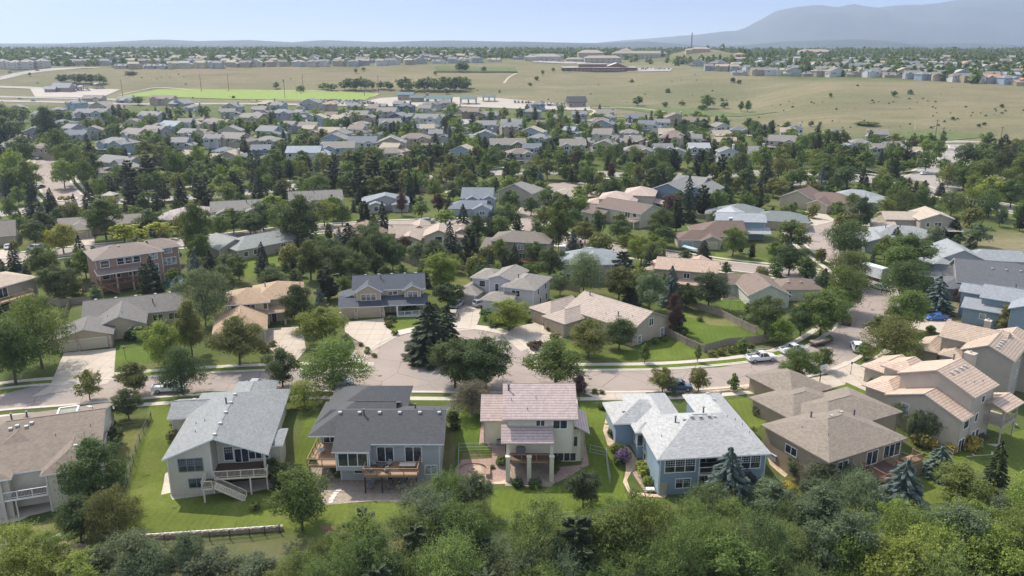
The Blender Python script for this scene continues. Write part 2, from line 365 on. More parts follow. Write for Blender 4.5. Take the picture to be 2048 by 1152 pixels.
# ---------------------------------------------------------------- houses
WINC={}
def window_me(w,h,n,kind):
    k=(round(w,2),round(h,2),n,kind)
    if k in WINC: return WINC[k]
    fr=MB(); t=.11
    fm={'w':WHITE,'c':CREAMT,'g':DARK,'b':plain('slate_trim',(.16,.2,.24),.6)}[kind[0]]
    W=w/2
    fr.box(-W-t,W+t,-.07,.02,-t,0); fr.box(-W-t,W+t,-.07,.02,h,h+t); fr.box(-W-t,-W,-.07,.02,0,h); fr.box(W,W+t,-.07,.02,0,h)
    for i in range(1,n): x=-W+w*i/n; fr.box(x-.055,x+.055,-.055,.02,0,h)
    if 'r' in kind:
        for i in range(n): fr.box(-W+w*i/n,-W+w*(i+1)/n,-.045,.0,h*.45-.03,h*.45+.03)
    if 'm' in kind:
        for i in range(n):
            for j in (1,2,3): x=-W+w*(i+j/4)/n; fr.box(x-.015,x+.015,-.035,.0,h*.5,h)
            for j in (.62,.8): fr.box(-W+w*i/n,-W+w*(i+1)/n,-.034,.0,h*j-.015,h*j+.015)
    pn=MB(); pn.box(-W+.002,W-.002,-.02,.01,.002,h-.002)
    a=fr.mesh('window',[fm]); b=pn.mesh('pane',[CURT if 'k' in kind else GLASS])
    j=MB(); j.v=fr.v+pn.v; j.f=fr.f+[tuple(x+len(fr.v) for x in f) for f in pn.f]; j.m=[0]*len(fr.f)+[1]*len(pn.f)
    c=j.mesh('window',[fm,GLASS]); WINC[k]=(a,b,c); return WINC[k]
GARC={}
def garage_me(w,h,col):
    k=(round(w,2),round(h,2),col)
    if k in GARC: return GARC[k]
    mb=MB(); W=w/2; t=.12
    mb.box(-W-t,W+t,-.08,.02,h,h+t,1); mb.box(-W-t,-W,-.08,.02,0,h,1); mb.box(W,W+t,-.08,.02,0,h,1)
    n=max(2,round(w/.62)); mb.box(-W,W,-.02,.01,0,h,0)
    for r in range(4):
        z=h*r/4
        for i in range(n):
            x=-W+w*i/n; mb.box(x+.06,x+w/n-.06,-.05,-.02,z+.06,z+h/4-.05,0)
    GARC[k]=mb.mesh('garage_door',[plain('garage_'+col,{'tan':(.42,.34,.24),'white':(.7,.69,.66),'brown':(.2,.12,.08),'grey':(.36,.34,.31),'cream':(.52,.46,.34)}[col],.6,.05),WHITE if col!='tan' else CREAMT])
    return GARC[k]
SHR={}
def shrink(key,fn):
    if key not in SHR: SHR[key]=fn()
    return SHR[key]
def vent_me(kind):
    def f():
        mb=MB()
        if kind=='pipe': mb.tube([(0,0,-.3),(0,0,.9)],[.13,.13],8); mb.tube([(0,0,.9),(0,0,1.0)],[.2,.2],8)
        elif kind=='box': mb.box(-.22,.22,-.25,.25,-.15,.17); mb.box(-.26,.26,-.29,.2,.17,.2)
        else: mb.tube([(0,0,-.2),(0,0,.35)],[.05,.05],6)
        return mb.mesh('roof_vent',[plain('vent_'+kind,(.10,.10,.11) if kind!='box' else (.35,.34,.33),.5)])
    return shrink('v'+kind,f)
class House:
    def __init__(s,name,label,short,xy,yaw,wc,rc,wk='stucco',rk='shingle',trim=None,z=0,th=.2,group=None,cat='house',detail=True,oh=.5):
        s.wm=wallmat('%02x%02x%02x'%tuple(int(c*255) for c in wc),wc,wk); s.rm=roofmat('%02x%02x%02x'%tuple(int(c*255) for c in rc),rc,rk)
        s.e=thing(name,label,cat,(xy[0],xy[1],z),R(yaw),group); s.W=MB(); s.Rf=MB(); s.trim=trim or WHITE; s.walls=[]; s.roofs=[]; s.th=th; s.k=0; s.d=detail; s.OH=oh; s.yaw=yaw; s.xy=xy; s.z=z; s.short=short
    def loc(s,x,y,z=0):
        a=R(s.yaw); return Vector((s.xy[0]+x*math.cos(a)-y*math.sin(a),s.xy[1]+x*math.sin(a)+y*math.cos(a),s.z+z))
    def box(s,x0,x1,y0,y1,z0,z1):
        s.k+=1; e=.004*s.k; s.W.box(x0+e,x1-e,y0+e,y1-e,z0,z1-e); s.walls.append((x0+e,x1-e,y0+e,y1-e,z0,z1)); return len(s.walls)-1
    def roof(s,x0,x1,y0,y1,ze,pitch,ax='x',ends='gg',infill=True,oh=None):
        s.k+=1; ze=ze+.007*s.k; oh=s.OH if oh is None else oh; th=s.th
        if ax=='y': tr=lambda a,b,z:(b,a,z); a0,a1,b0,b1=y0,y1,x0,x1
        else: tr=lambda a,b,z:(a,b,z); a0,a1,b0,b1=x0,x1,y0,y1
        hb=(b1-b0)/2; bm=(b0+b1)/2; zr=ze+hb*pitch
        l0=min(hb,(a1-a0)/2) if ends[0]=='h' else 0; l1=min(hb,(a1-a0)/2) if ends[1]=='h' else 0
        P=dict(A=(a0,b0,ze),B=(a1,b0,ze),C=(a1,b1,ze),D=(a0,b1,ze),E=(a0+l0,bm,zr),F=(a1-l1,bm,zr))
        faces=[('ABFE'),('CDEF')]
        if l0>0: faces.append('DAE')
        if l1>0: faces.append('BCF')
        if abs((a0+l0)-(a1-l1))<.01: faces=[f.replace('F','E') for f in faces]; faces=[''.join(dict.fromkeys(f)) for f in faces]
        flip=(ax=='y')
        def q(pts,m,fl=False):
            pts=[tr(*p) for p in pts]
            if flip!=fl: pts=pts[::-1]
            s.Rf.poly(pts,m)
        for f in faces:
            q([P[c] for c in f],0); q([(P[c][0],P[c][1],P[c][2]-th) for c in f],1,True)
        bl=['A','B']+([] if l1 else ['F'])+['C','D']+([] if l0 else ['E'])
        for i in range(len(bl)):
            a=P[bl[i]]; b=P[bl[(i+1)%len(bl)]]
            q([(a[0],a[1],a[2]-th),(b[0],b[1],b[2]-th),b,a],1)
        # ridge cap
        if s.d:
            s.Rf.bar(tr(a0+l0,bm,zr-.02),tr(a1-l1,bm,zr-.02),.12,0)
        if infill:
            zl=ze+oh*pitch-th
            for g,aa,sg in ((ends[0],a0+oh,1),(ends[1],a1-oh,-1)):
                if g=='g':
                    t=.25*sg; tri=[(b0+oh,zl-.3),(b1-oh,zl-.3),(b1-oh,zl),(bm,zr-th-.02),(b0+oh,zl)]
                    p0=[tr(aa+.004*s.k*sg,b,z) for b,z in tri]; p1=[tr(aa+t,b,z) for b,z in tri]
                    s.W.poly(p0 if (sg<0)!=flip else p0[::-1]); s.W.poly(p1 if (sg>0)!=flip else p1[::-1])
        s.roofs.append((a0,a1,b0,b1,ze,zr,ax,l0,l1,bm,pitch)); return len(s.roofs)-1
    def shed(s,x0,x1,y0,y1,zlo,zhi,side='S'):
        s.k+=1; e=.007*s.k; th=.16
        z={'S':(zlo,zlo,zhi,zhi),'N':(zhi,zhi,zlo,zlo),'W':(zlo,zhi,zhi,zlo),'E':(zhi,zlo,zlo,zhi)}[side]
        c=[(x0,y0,z[0]+e),(x1,y0,z[1]+e),(x1,y1,z[2]+e),(x0,y1,z[3]+e)]; d=[(p[0],p[1],p[2]-th) for p in c]
        s.Rf.poly(c,0); s.Rf.poly(d[::-1],1)
        for i in range(4): j=(i+1)%4; s.Rf.poly([d[i],d[j],c[j],c[i]],1)
    def wing(s,x0,x1,y0,y1,zb,ze,ax='x',ends='gg',pitch=.42,oh=None):
        oh=s.OH if oh is None else oh
        i=s.box(x0+oh,x1-oh,y0+oh,y1-oh,zb,ze+oh*pitch-s.th-.01); s.roof(x0,x1,y0,y1,ze,pitch,ax,ends,True,oh); return i
    def rz(s,x,y):
        b=-1e9
        for a0,a1,b0,b1,ze,zr,ax,l0,l1,bm,p in s.roofs:
            a,c=(x,y) if ax=='x' else (y,x)
            if a0<=a<=a1 and b0<=c<=b1:
                z=zr-abs(c-bm)*p
                if l0: z=min(z,ze+(a-a0)*p)
                if l1: z=min(z,ze+(a1-a)*p)
                b=max(b,z)
        return b
    def place(s,i,side,u):
        x0,x1,y0,y1,_,_=s.walls[i]
        return {'S':((u,y0),0),'E':((x1,u),90),'N':((u,y1),180),'W':((x0,u),270)}[side]
    def win(s,i,side,u,z,w=1.2,h=1.3,n=1,kind='w'):
        (x,y),r=s.place(i,side,u); a,b,c=window_me(w,h,n,kind)
        if s.d: o=link('window',a,s.e,(x,y,z),R(r)); link('pane',b,o)
        else: link('window',c,s.e,(x,y,z),R(r))
    def door(s,i,side,u,z=0,w=1.0,h=2.1,kind='slide'):
        (x,y),r=s.place(i,side,u)
        a,b,c=window_me(w,h,2 if kind=='slide' else 1,'w' if kind!='dark' else 'g')
        o=link('door',a,s.e,(x,y,z+.02),R(r)); link('pane',b,o)
    def front_door(s,i,side,u,z=0,col=(.12,.07,.05)):
        (x,y),r=s.place(i,side,u)
        def f():
            mb=MB(); mb.box(-.6,.6,-.06,.01,2.1,2.25,1); mb.box(-.6,-.48,-.06,.01,0,2.1,1); mb.box(.48,.6,-.06,.01,0,2.1,1); mb.box(-.48,.48,-.03,.01,0,2.1,0); mb.box(-.35,-.05,-.05,-.03,.2,.9,0); mb.box(.05,.35,-.05,-.03,.2,.9,0); mb.box(-.35,.35,-.05,-.03,1.1,1.9,0)
            return mb.mesh('front_door',[plain('door_%d'%int(col[0]*1000),col,.5),WHITE])
        link('front_door',shrink(('fd',col),f),s.e,(x,y,z),R(r))
    def gar(s,i,side,u,w=4.9,h=2.2,col='cream',z=0):
        (x,y),r=s.place(i,side,u); link('garage_door',garage_me(w,h,col),s.e,(x,y,z),R(r))
    def vents(s,pts,kind='box'):
        for x,y in pts:
            z=s.rz(x,y)
            if z>-1e8: link('roof_vent',vent_me(kind),s.e,(x,y,z))
    def chimney(s,x,y,zt,w=1.3,d=.9,zb=0):
        mb=MB(); mb.box(x-w/2,x+w/2,y-d/2,y+d/2,zb,zt); o=mb.build('chimney',s.wm,s.e)
        mb=MB(); mb.box(x-w/2-.1,x+w/2+.1,y-d/2-.1,y+d/2+.1,zt+.002,zt+.15); mb.tube([(x,y,zt+.15),(x,y,zt+.55)],[.14,.14]); mb.build('chimney_cap',s.trim,o)
    def deck(s,x0,x1,y0,y1,z,zg,rails='SEW',mat=None,rmat=None,post=True,bal=True,pm=None,rh=1.0,posts=None):
        mat=mat or WOODF; rmat=rmat or mat; e=.003*(s.k%5)
        mb=MB(); mb.box(x0,x1,y0,y1,z-.06,z+e)
        o=mb.build('deck',mat,s.e)
        f=MB(); f.box(x0+.01,x1-.01,y0-.04,y0+.02,z-.34,z-.065); f.box(x0-.04,x0+.02,y0+.03,y1,z-.34,z-.065); f.box(x1-.02,x1+.04,y0+.03,y1,z-.34,z-.065); f.build('rim_joist',rmat,o)
        if post:
            for px_ in (posts or [x0+.15+(x1-x0-.3)*k/max(1,round((x1-x0)/3.4)) for k in range(round((x1-x0)/3.4)+1)]):
                q=MB(); q.box(px_-.1,px_+.1,y0+.05,y0+.25,zg,z-.065); q.build('deck_post',pm or rmat,s.e)
        def rail(a,b):
            mb=MB(); L=math.hypot(b[0]-a[0],b[1]-a[1]); n=max(1,round(L/1.9))
            mb.bar((*a,z+rh),(*b,z+rh),.09); mb.bar((*a,z+.12),(*b,z+.12),.06)
            for i in range(n+1): t=i/n; x,y=lerp(a[0],b[0],t),lerp(a[1],b[1],t); mb.bar((x,y,z-.2),(x,y,z+rh+.06),.11)
            if bal:
                m=int(L/.16)
                for i in range(1,m): t=i/m; x,y=lerp(a[0],b[0],t),lerp(a[1],b[1],t); mb.bar((x,y,z+.12),(x,y,z+rh),.03)
            mb.build('railing',rmat,s.e)
        if 'S' in rails: rail((x0,y0),(x1,y0))
        if 'W' in rails: rail((x0,y0+.06),(x0,y1))
        if 'E' in rails: rail((x1,y0+.06),(x1,y1))
        if 'N' in rails: rail((x0,y1),(x1,y1))
    def stairs(s,a,b,z0,z1,w=1.1,mat=None):
        mat=mat or s.trim; a=Vector((*a,z0)); b=Vector((*b,z1)); n=max(3,round(abs(z0-z1)/.19)); t=(b-a); d=Vector((t.x,t.y,0)).normalized(); q=Vector((-d.y,d.x,0))
        mb=MB()
        for sd_ in (-1,1):
            o=q*(w/2*sd_); mb.bar(a+o-Vector((0,0,.15)),b+o-Vector((0,0,.1)),.14); mb.bar(a+o+Vector((0,0,.95)),b+o+Vector((0,0,.95)),.08)
            for k in range(int(t.length/.17)+1):
                p=a+t*(k*.17/t.length)+o; mb.bar(p,p+Vector((0,0,.95)),.03)
            mb.bar(b+o,b+o+Vector((0,0,1.05)),.11)
        for k in range(n):
            p=a+t*((k+.5)/n); mb.bar(p-q*w/2,p+q*w/2,.26,0)
        mb.build('stairs',mat,s.e)
    def post(s,x,y,z0,z1,w=.35,mat=None,cap=False):
        mb=MB(); mb.box(x-w/2,x+w/2,y-w/2,y+w/2,z0,z1)
        if cap: mb.box(x-w/2-.06,x+w/2+.06,y-w/2-.06,y+w/2+.06,z1,z1+.12)
        mb.build('column',mat or s.wm,s.e)
    def downspouts(s):
        for i in range(min(4,len(s.walls))):
            x0,x1,y0,y1,z0,z1=s.walls[i]
            if z1-z0<2.4 or y1-y0<2: continue
            for x in (x0+.12,x1-.12): mb=MB(); mb.box(x-.05,x+.05,y0-.09,y0-.01,z0,z1-.05); mb.build('downspout',s.trim,s.e)
    def done(s,keep=True):
        if s.d: s.downspouts()
        s.W.build('wall',s.wm,s.e); o=s.Rf.build('roof',[s.rm,s.trim],s.e,slope=True)
        xs=[w[0] for w in s.walls]+[w[1] for w in s.walls]; ys=[w[2] for w in s.walls]+[w[3] for w in s.walls]; zt=max([r[5] for r in s.roofs] or [3])
        c=s.loc((min(xs)+max(xs))/2,(min(ys)+max(ys))/2,zt*.6)
        s.c=c
        if s.short: landmark(s.short,c)
        for a0,a1,b0,b1,_,_ in s.walls:
            p=s.loc((a0+a1)/2,(b0+b1)/2); KEEP.append((p.x,p.y,max(a1-a0,b1-b0)*.5+1.2))
        return s
# colours
TANW=(.40,.33,.24); CRW=(.50,.46,.37); LGR=(.36,.37,.37)
def front_row():
    # far left: brown roofed house with white balcony
    h=House('house','brown roofed beige house with white balcony rails and a skylight, at the left edge beside the street','the brown roofed house with the skylight',(-63.5,95.7),20,(.52,.47,.38),(.20,.155,.12),z=0)
    h.wing(-16,7.2,2.0,22.5,-2.5,2.9,'x','hg',.33); 
    h.box(-12,.4,4.8,8.2,0,2.7); h.box(-12,.4,5.2,8.2,-3.2,-.3)
    h.roof(-9.2,1.4,4.2,15,2.95,.52,'y','hg',False)
    i=h.wing(0,7.1,0,11,-3.2,2.9,'y','hg',.5)
    h.wing(-16,-3.4,.4,10,-3.2,2.9,'y','hg',.36)
    pass
    h.win(i,'S',2.6,.9,1.5,1.7,1,'cr'); h.win(i,'S',5.2,.9,1.5,1.7,1,'cr'); h.win(i,'S',4.0,-2.2,.9,1.1,1,'c'); pass
    h.win(1,'S',-2.4,.5,1.2,1.9,1,'cr'); h.win(1,'S',-.7,1.3,1.3,.8,1,'c'); h.door(2,'S',-1.6,-3,2.6,2.1); h.win(4,'S',-7.2,.8,1.6,1.6,2,'cr'); h.door(4,'S',-7.2,-3,2.4,2.1); h.win(i,'S',4.0,-2.2,.9,1.1,1,'c')
    h.deck(-12,.5,.4,4.9,0,-3.1,'S',WOODD,WHITE,True,True,h.wm,posts=[-7.6,-3.4]); h.post(-4.9,.5,-3.1,2.8,.42); h.post(-9.5,.5,-3.1,2.8,.42)
    h.win(0,'E',12,0,1.2,1.3,1,'w'); h.win(0,'E',18,0,1.2,1.3,1,'w')
    mb=MB(); 
    for a,b in (((.4,12.9),(3.0,12.9)),((.4,16.3),(3.0,16.3)),((.4,12.9),(.4,16.3)),((3.0,12.9),(3.0,16.3))):
        mb.bar((*a,h.rz(.5,15.2)+.25),(*b,h.rz(.5,15.2)+.25),.22)
    h2=mb.build('skylight_frame',WHITE,h.e); mb=MB(); mb.poly([(x,y,h.rz(.5,15.2)+.2) for x,y in ((.4,12.9),(3.0,12.9),(3.0,16.3),(.4,16.3))]); mb.build('skylight_glass',plain('skylight_green',(.16,.17,.10),.3,.5,1),h2)
    h.vents([(-5,10.6),(-4.2,11.0),(-3,10.6),(-2.4,11.2),(3.8,19),(4.4,17),(4,4.5),(-10,16),(-8,17)],'box'); h.vents([(-5.5,14),(-3.6,14.4)],'pipe'); h.vents([(1,8),(5.4,9),(5.2,14)],'s'); h.done()
    # grey roofed cream gable house
    h=House('house','cream stucco house with pale grey gable roof, recessed balcony and white stairs down to the lawn','the cream gable house with stairs',(-48.9,99.9),7,(.50,.46,.37),(.225,.235,.235))
    a=h.box(.5,6.6,.5,18,-3.2,2.9); b=h.box(6.6,14,3.6,20,0,2.95); c=h.box(6.6,14,4.6,20,-3.2,0)
    zr=lambda x:2.9+min(x,14.5-x)*.4-.23
    for yy,pts in ((.51,[(.55,2.6),(6.6,2.6),(6.6,zr(6.6)),(.55,zr(.55))]),(3.61,[(6.6,2.6),(13.9,2.6),(13.9,zr(13.9)),(7.25,zr(7.25)),(6.6,zr(6.6))])):
        h.W.poly([(x,yy,z) for x,z in pts]); h.W.poly([(x,yy+.15,z) for x,z in pts][::-1])
    mb=MB(); mb.box(6.55,6.75,.52,3.6,0,4.9); h.W.v+=[]; h.W.box(6.45,6.6,.53,3.6,2.6,zr(6.4)-.02)
    h.roof(0,14.5,0,23,2.9,.4,'y','gh',False); h.wing(-3.2,8,14,21.5,-1,2.6,'x','gh',.36); h.wing(8,15.9,3.8,9.4,-3.2,2.2,'x','gh',.3); h.wing(5,12,17,27,0,2.9,'y','gh',.4)
    h.win(a,'S',3.7,.75,3.2,1.9,3,'brm'); h.win(a,'S',4.2,-1.85,2.0,1.3,2,'bm'); 
    h.win(b,'S',8.2,.5,1.2,2.1,1,'wm'); h.door(b,'S',10,.05,1.9,2.1); h.win(b,'S',12.4,.5,2.7,1.9,3,'wm'); h.win(c,'S',12,-2.2,2.2,1.1,2,'w'); h.door(c,'S',8.6,-3,1.7,2.0)
    h.win(5,'E',6.5,0,1.0,1.2,1,'w'); h.win(0,'W',8,.6,1,1.2,1,'b')
    h.deck(6.6,14.2,.45,3.6,.02,-3.1,'',WOODD,CREAMT,True,True,CREAMT,posts=[13.9])
    h.deck(7.0,14.2,-.6,.43,.02,-3.1,'SE',WOODD,CREAMT,True,True,CREAMT,posts=[11.8]); h.deck(5.6,7.0,-2.1,.43,-.6,-3.1,'SW',WOODD,CREAMT,True,True,CREAMT)
    h.stairs((7.2,-1.5),(11.2,-1.5),-.6,-3.05,1.2,CREAMT)
    h.vents([(7.2,y) for y in (1.3,4.8,8.5,12,15)],'box'); h.vents([(6.4,12.5)],'pipe'); h.vents([(3.4,5.5),(4,8.6),(2.6,9)],'s'); h.vents([(0,18.5)],'box')
    h.post(13.8,.7,0,2.6,.3); h.done()
    # charcoal roof grey house
    h=House('house','grey siding house with charcoal roof and two cedar decks above a brown paver patio','the charcoal roofed house with cedar decks',(-25.8,102.6),0,(.37,.385,.39),(.056,.059,.064),wk='siding')
    a=h.box(.4,5.4,.5,8,-.5,2.95); a2=h.box(.6,5.2,2.1,8,-3.2,-.5); b=h.box(5.2,15.3,2.3,14,-3.2,2.95); c=h.box(-3.6,5,8.2,14,-3.2,2.95)
    # main roof: one long plane toward the camera
    def plane(pts):
        h.k+=1; e=.006*h.k; P=[(x,y,z+e) for x,y,z in pts]; D=[(x,y,z-.2) for x,y,z in P]; h.Rf.poly(P,0); h.Rf.poly(D[::-1],1)
        for i in range(len(P)): j=(i+1)%len(P); h.Rf.poly([D[i],D[j],P[j],P[i]],1)
    plane([(0,0,2.75),(5.4,0,2.75),(5.4,7.2,5.95),(0,7.2,5.95)]); plane([(5.4,1.3,3.33),(16,1.3,3.33),(16,7.2,5.95),(5.4,7.2,5.95)])
    plane([(-4.4,7.85,2.95),(-.0,7.85,2.95),(-.0,10.3,4.5),(-2.2,10.3,4.5)])
    h.roof(-4.4,8,4.5,16.5,2.95,.47,'x','hg',False); plane([(16,15,2.9),(0,15,2.9),(0,7.2,5.95),(16,7.2,5.95)]); h.roofs.append((0,16,.2,14.2,2.9,5.95,'x',0,0,7.2,.44))
    mb=MB()
    for x in (15.0,): 
        P=[(x,2.3,3.2),(x,13.8,3.0),(x,7.2,5.7)]; h.W.poly(P); h.W.poly([(p[0]-.25,p[1],p[2]) for p in P][::-1])
    h.wing(-3.9,9.0,10.2,23.0,-1,2.9,'y','hh',.42)
    h.win(a,'S',2.9,.3,4.1,1.95,3,'w'); h.win(a2,'S',3.9,-1.75,2.4,1.2,2,'w'); h.door(b,'S',7.3,.02,2.3,2.3); h.door(b,'S',11.4,.02,2.3,2.3); h.win(b,'S',13.9,-2.05,1.7,1.4,2,'wk')
    h.door(b,'S',9,-3.05,3,2.1,'slide'); h.door(c,'S',-2.1,.02,1.9,2.1); h.win(c,'S',-2.1,2.22,1.9,.45,1,'w')
    h.deck(4.7,12.4,-1.6,2.3,0,-3.1,'SEW',WOODF,WOODF,True,False,DARK,posts=[4.9,7.3,9.8,12.2]); h.deck(-3.9,.4,1.2,8.1,-.02,-3.1,'SW',WOODF,WOODF,True,False,plain('brown_post',(.08,.04,.03)),posts=[-3.6])
    h.vents([(x,6.7) for x in (-.5+.6,3.0,6,9.0,12,14.9)],'box'); h.vents([(3.7,6.3)],'pipe'); h.vents([(11,9.4)],'pipe'); h.vents([(15.3,5.6),(15,8.5),(14,8.4)],'s'); h.done()
    # pink tile three storey house
    h=House('house','tall cream stucco house with pink tile roofs and three square columns carrying a covered rear deck','the pink tiled house with three columns',(-1.4,106.6),0,(.62,.57,.44),(.46,.355,.33),rk='tile',trim=plain('pink_fascia',(.42,.33,.3),.7))
    a=h.box(.6,10.6,.8,13,0,6.05); low=h.box(.7,12.0,2.4,13,-3.2,3.2)
    h.roof(0,11.1,0,13,5.9,.45,'x','gg'); 
    l=h.wing(-3.5,2,5.2,15,-1.4,3.1,'x','gg',.45); h.shed(10.7,13.0,1.2,8.5,3.0,4.3,'E'); h.box(11.5,12.4,3,8,-3,3.1); h.wing(0,8,9,19,0,3.4,'y','gh',.45)
    h.shed(-.2,7.5,-1.9,1.0,3.0,4.6,'S')
    h.win(a,'S',5.6,4.1,1.2,1.3,2,'w'); h.win(a,'S',8.5,4.1,2.0,1.3,2,'w'); h.win(low,'S',8.4,.35,1.7,1.6,2,'c'); h.win(low,'S',10.4,.35,1.7,1.6,2,'c'); h.win(low,'S',8.3,-2.1,1.7,1.3,2,'c'); h.win(low,'S',10.2,-2.1,1.7,1.3,2,'c'); h.door(low,'S',5.4,.05,1.8,2.1); h.win(low,'S',4.0,.7,.6,1.2,1,'g'); h.door(low,'S',3.5,-3.05,2.6,2.1)
    h.deck(.6,7.2,-1.5,2.35,.0,-3.1,'S',WOODD,WOODF,False,False); 
    for x in (.8,3.9,7.2): h.post(x,-2.1,-3.1,1.0,.62,None,True)
    for x in (.8,7.2): h.post(x,-1.3,-3.1,3.1,.5)
    h.vents([(1.0,5.6),(5,3.8),(1.3,3.4),(3.7,1.7)],'s'); h.vents([(.9,5.2)],'pipe'); h.done()
    # blue stucco house
    h=House('house','blue stucco house with wide pale grey hipped roof and dark recessed rear balcony','the blue stucco house',(20.3,100.1),6,(.225,.30,.37),(.38,.38,.375))
    a=h.box(.5,6.4,.5,18,-3.3,3.0); m=h.box(6.4,10.4,3.6,13.6,-3.3,3.0); r=h.box(10.4,16.1,.5,19,-3.3,3.0)
    h.roof(0,16.6,0,14.2,2.9,.45,'x','hh',False); h.roof(0,7.5,6,22,2.9,.42,'y','hh',False) ; h.roof(10.2,16.6,6,21,2.9,.45,'y','gh',False)
    h.box(10.7,16.1,17,20,0,3); h.box(.5,7,16,20,0,3)
    g=h.wing(-3.6,6.5,11.6,19.5,-1.5,2.8,'y','hh',.42); h.wing(-.9,2.5,8.6,12,-1.8,2.7,'x','hg',.42)
    h.win(a,'S',3.5,.55,4.3,2.0,3,'wrm'); h.win(r,'S',12.9+.2,.55,4.2,2.0,3,'wrm'); h.win(a,'S',4.1,-2.0,2.1,1.4,2,'wm'); h.door(m,'S',8.4,.05,3.2,2.2,'slide'); h.door(m,'S',8.4,-3.1,3.2,2.1); 
    h.win(0,'W',9.2,-.2,.9,1.8,1,'w'); h.win(0,'W',7.7,-1.4,1.2,1.2,1,'w'); h.win(6,'W',10.6,.3,.8,1.8,1,'w'); h.win(6,'S',0,.3,.8,1.8,1,'w')
    h.deck(6.4,10.4,.5,3.6,.02,-3.2,'S',WOODD,WHITE,True,False,h.wm,posts=[6.5,10.3])
    h.deck(10.4,13,-1.3,.45,.02,-3.2,'SW',WOODD,DARK,True,True,DARK); h.stairs((13,-.6),(16.6,-.6),0,-3.2,1.2,DARK)
    h.vents([(5.8,6.7),(6.9,6.7),(8.2,6.6),(9.5,6.7),(10.4,6.8)],'box'); h.vents([(4.6,7),(10,10.3)],'pipe'); h.vents([(-1.5,14),(1.2,15),(13.5,15.5),(13.4,18)],'box'); h.vents([(2,5),(14.6,9),(15.4,8),(15.5,5.5),(13.3,9)],'s'); h.done()
    # brown taupe ranch
    h=House('house','low tan ranch house with layered brown hip roofs and a redwood corner deck','the tan ranch house with hip roofs',(44,99.3),27,(.30,.235,.155),(.22,.18,.142),trim=plain('brown_fascia',(.24,.19,.15),.7))
    a=h.wing(0,16.2,0,13.2,-3.3,2.9,'x','hh',.36); b=h.wing(7.2,23.5,6.5,17.5,-2,2.8,'x','hh',.32) ; c=h.wing(5.5,18,12,21.8,-1,2.8,'x','hh',.3); d=h.wing(11.5,20.8,18,29,-.5,2.8,'x','hh',.36)
    h.win(a,'S',3.4,.7,2.0,1.3,2,'w'); h.win(a,'S',5.6,-2.4,1.6,1.3,2,'w'); h.door(a,'S',9.4,.05,2.2,2.1); h.win(a,'S',13.6,.3,3.4,2.0,3,'w'); h.win(a,'W',7.3,.6,2.1,1.2,2,'w')
    h.deck(7.6,12.2,-3.6,.5,-.1,-3.2,'SEW',WOODD,plain('redwood',(.25,.12,.07),.7),True,True); h.stairs((7.9,-4.2),(10.4,-4.2),-.1,-2.2,1.3,plain('redwood',(.25,.12,.07)))
    mb=MB(); mb.box(12.3,18.5,-1.4,.4,-3.2,-.9); mb.build('patio_wall',h.wm,h.e); h.deck(15.8,18.4,-1.2,.5,-.6,-3,'SE',WOODF,WOODF,False,True)
    h.vents([(8.3,7.4),(11,8)],'box'); h.vents([(6.5,9.6),(13.5,7.6)],'pipe'); h.vents([(3,8),(4,4)],'s'); h.done()
    # terracotta tile house near right
    tf=plain('tan_fascia',(.45,.38,.31),.7)
    h=House('house','tan stucco house with salmon tile gables, white capped chimney and arched porch','the tan house with salmon tile gables',(72,114.2),37,(.40,.34,.27),(.50,.37,.285),rk='tile',trim=tf)
    a=h.wing(0,8.5,0,12.6,-3.3,5.9,'x','gg',.41)
    b=h.wing(-3.4,1.2,-.2,12.5,-3.3,2.9,'x','gg',.38); c=h.wing(-2.4,4,11,17,0,2.8,'x','hg',.35); d=h.wing(5,13,15,21.5,0,3,'x','hg',.4); h.wing(4,10,11.5,17.5,0,4.6,'x','hg',.4)
    h.win(a,'S',4.4,3.8,1.0,1.1,1,'w'); h.win(a,'S',3.0,.8,.9,1.4,1,'w'); h.win(b,'S',-.8,.8,1.6,1.3,1,'w'); h.door(b,'S',-1.4,-3.05,1.8,2.1); h.win(b,'W',9,.5,1.2,1.9,1,'ck'); h.win(b,'W',5,.8,1.2,1.2,1,'ck'); h.win(a,'S',3,-2.4,1,1.4,1,'w'); h.win(a,'S',4.4,-2.4,1,1.4,1,'w')
    h.deck(6,11,-2.4,1.4,.2,-3.1,'SEW',h.wm,h.wm,True,True,tf); h.roof(5.2,11.6,-3,1.8,3.0,.35,'x','gg',True); h.post(6.1,-2.3,.2,3.0,.2,tf); h.post(10.9,-2.3,.2,3.0,.2,tf)
    h.chimney(9.3,5.4,9.4,1.3,1.5,-3); h.vents([(x,4.9) for x in (2,3.6,5.2,6.6)],'box'); h.vents([(7.6,7.2)],'pipe'); h.vents([(2,2.5),(4,2),(6,1.6)],'s'); h.done()
    h=House('house','large grey-tan stucco house with rosy tile roofs and a slim chimney, at the right edge','the rosy tiled house at the right edge',(87.2,129.1),48,(.36,.31,.255),(.42,.32,.245),rk='tile',trim=tf)
    a=h.wing(0,10.6,0,8.8,-3.3,5.9,'x','gg',.45); b=h.wing(5,14,3,13.6,0,5.9,'y','gg',.46); c=h.wing(4,12,12.8,17.5,0,2.9,'x','hg',.4); d=h.wing(1.5,7,8,12.5,0,3.6,'x','hg',.4); e=h.wing(9.5,18,-1.5,8,-3.3,4.9,'x','hg',.4)
    h.win(a,'S',7.6,3.8,1.1,1.1,1,'w'); h.win(a,'S',7.2,.6,.8,1.3,1,'w'); h.win(e,'S',11.4,2.6,1.6,1.5,1,'w'); h.win(e,'S',11.4,-.6,1.4,1.3,1,'w'); h.win(e,'S',13.5,-.6,.8,1.3,1,'w')
    h.chimney(10.8,7,9,1.0,1.0); h.vents([(x,3.2) for x in (1.5,3,4.5,6)],'box'); h.done()
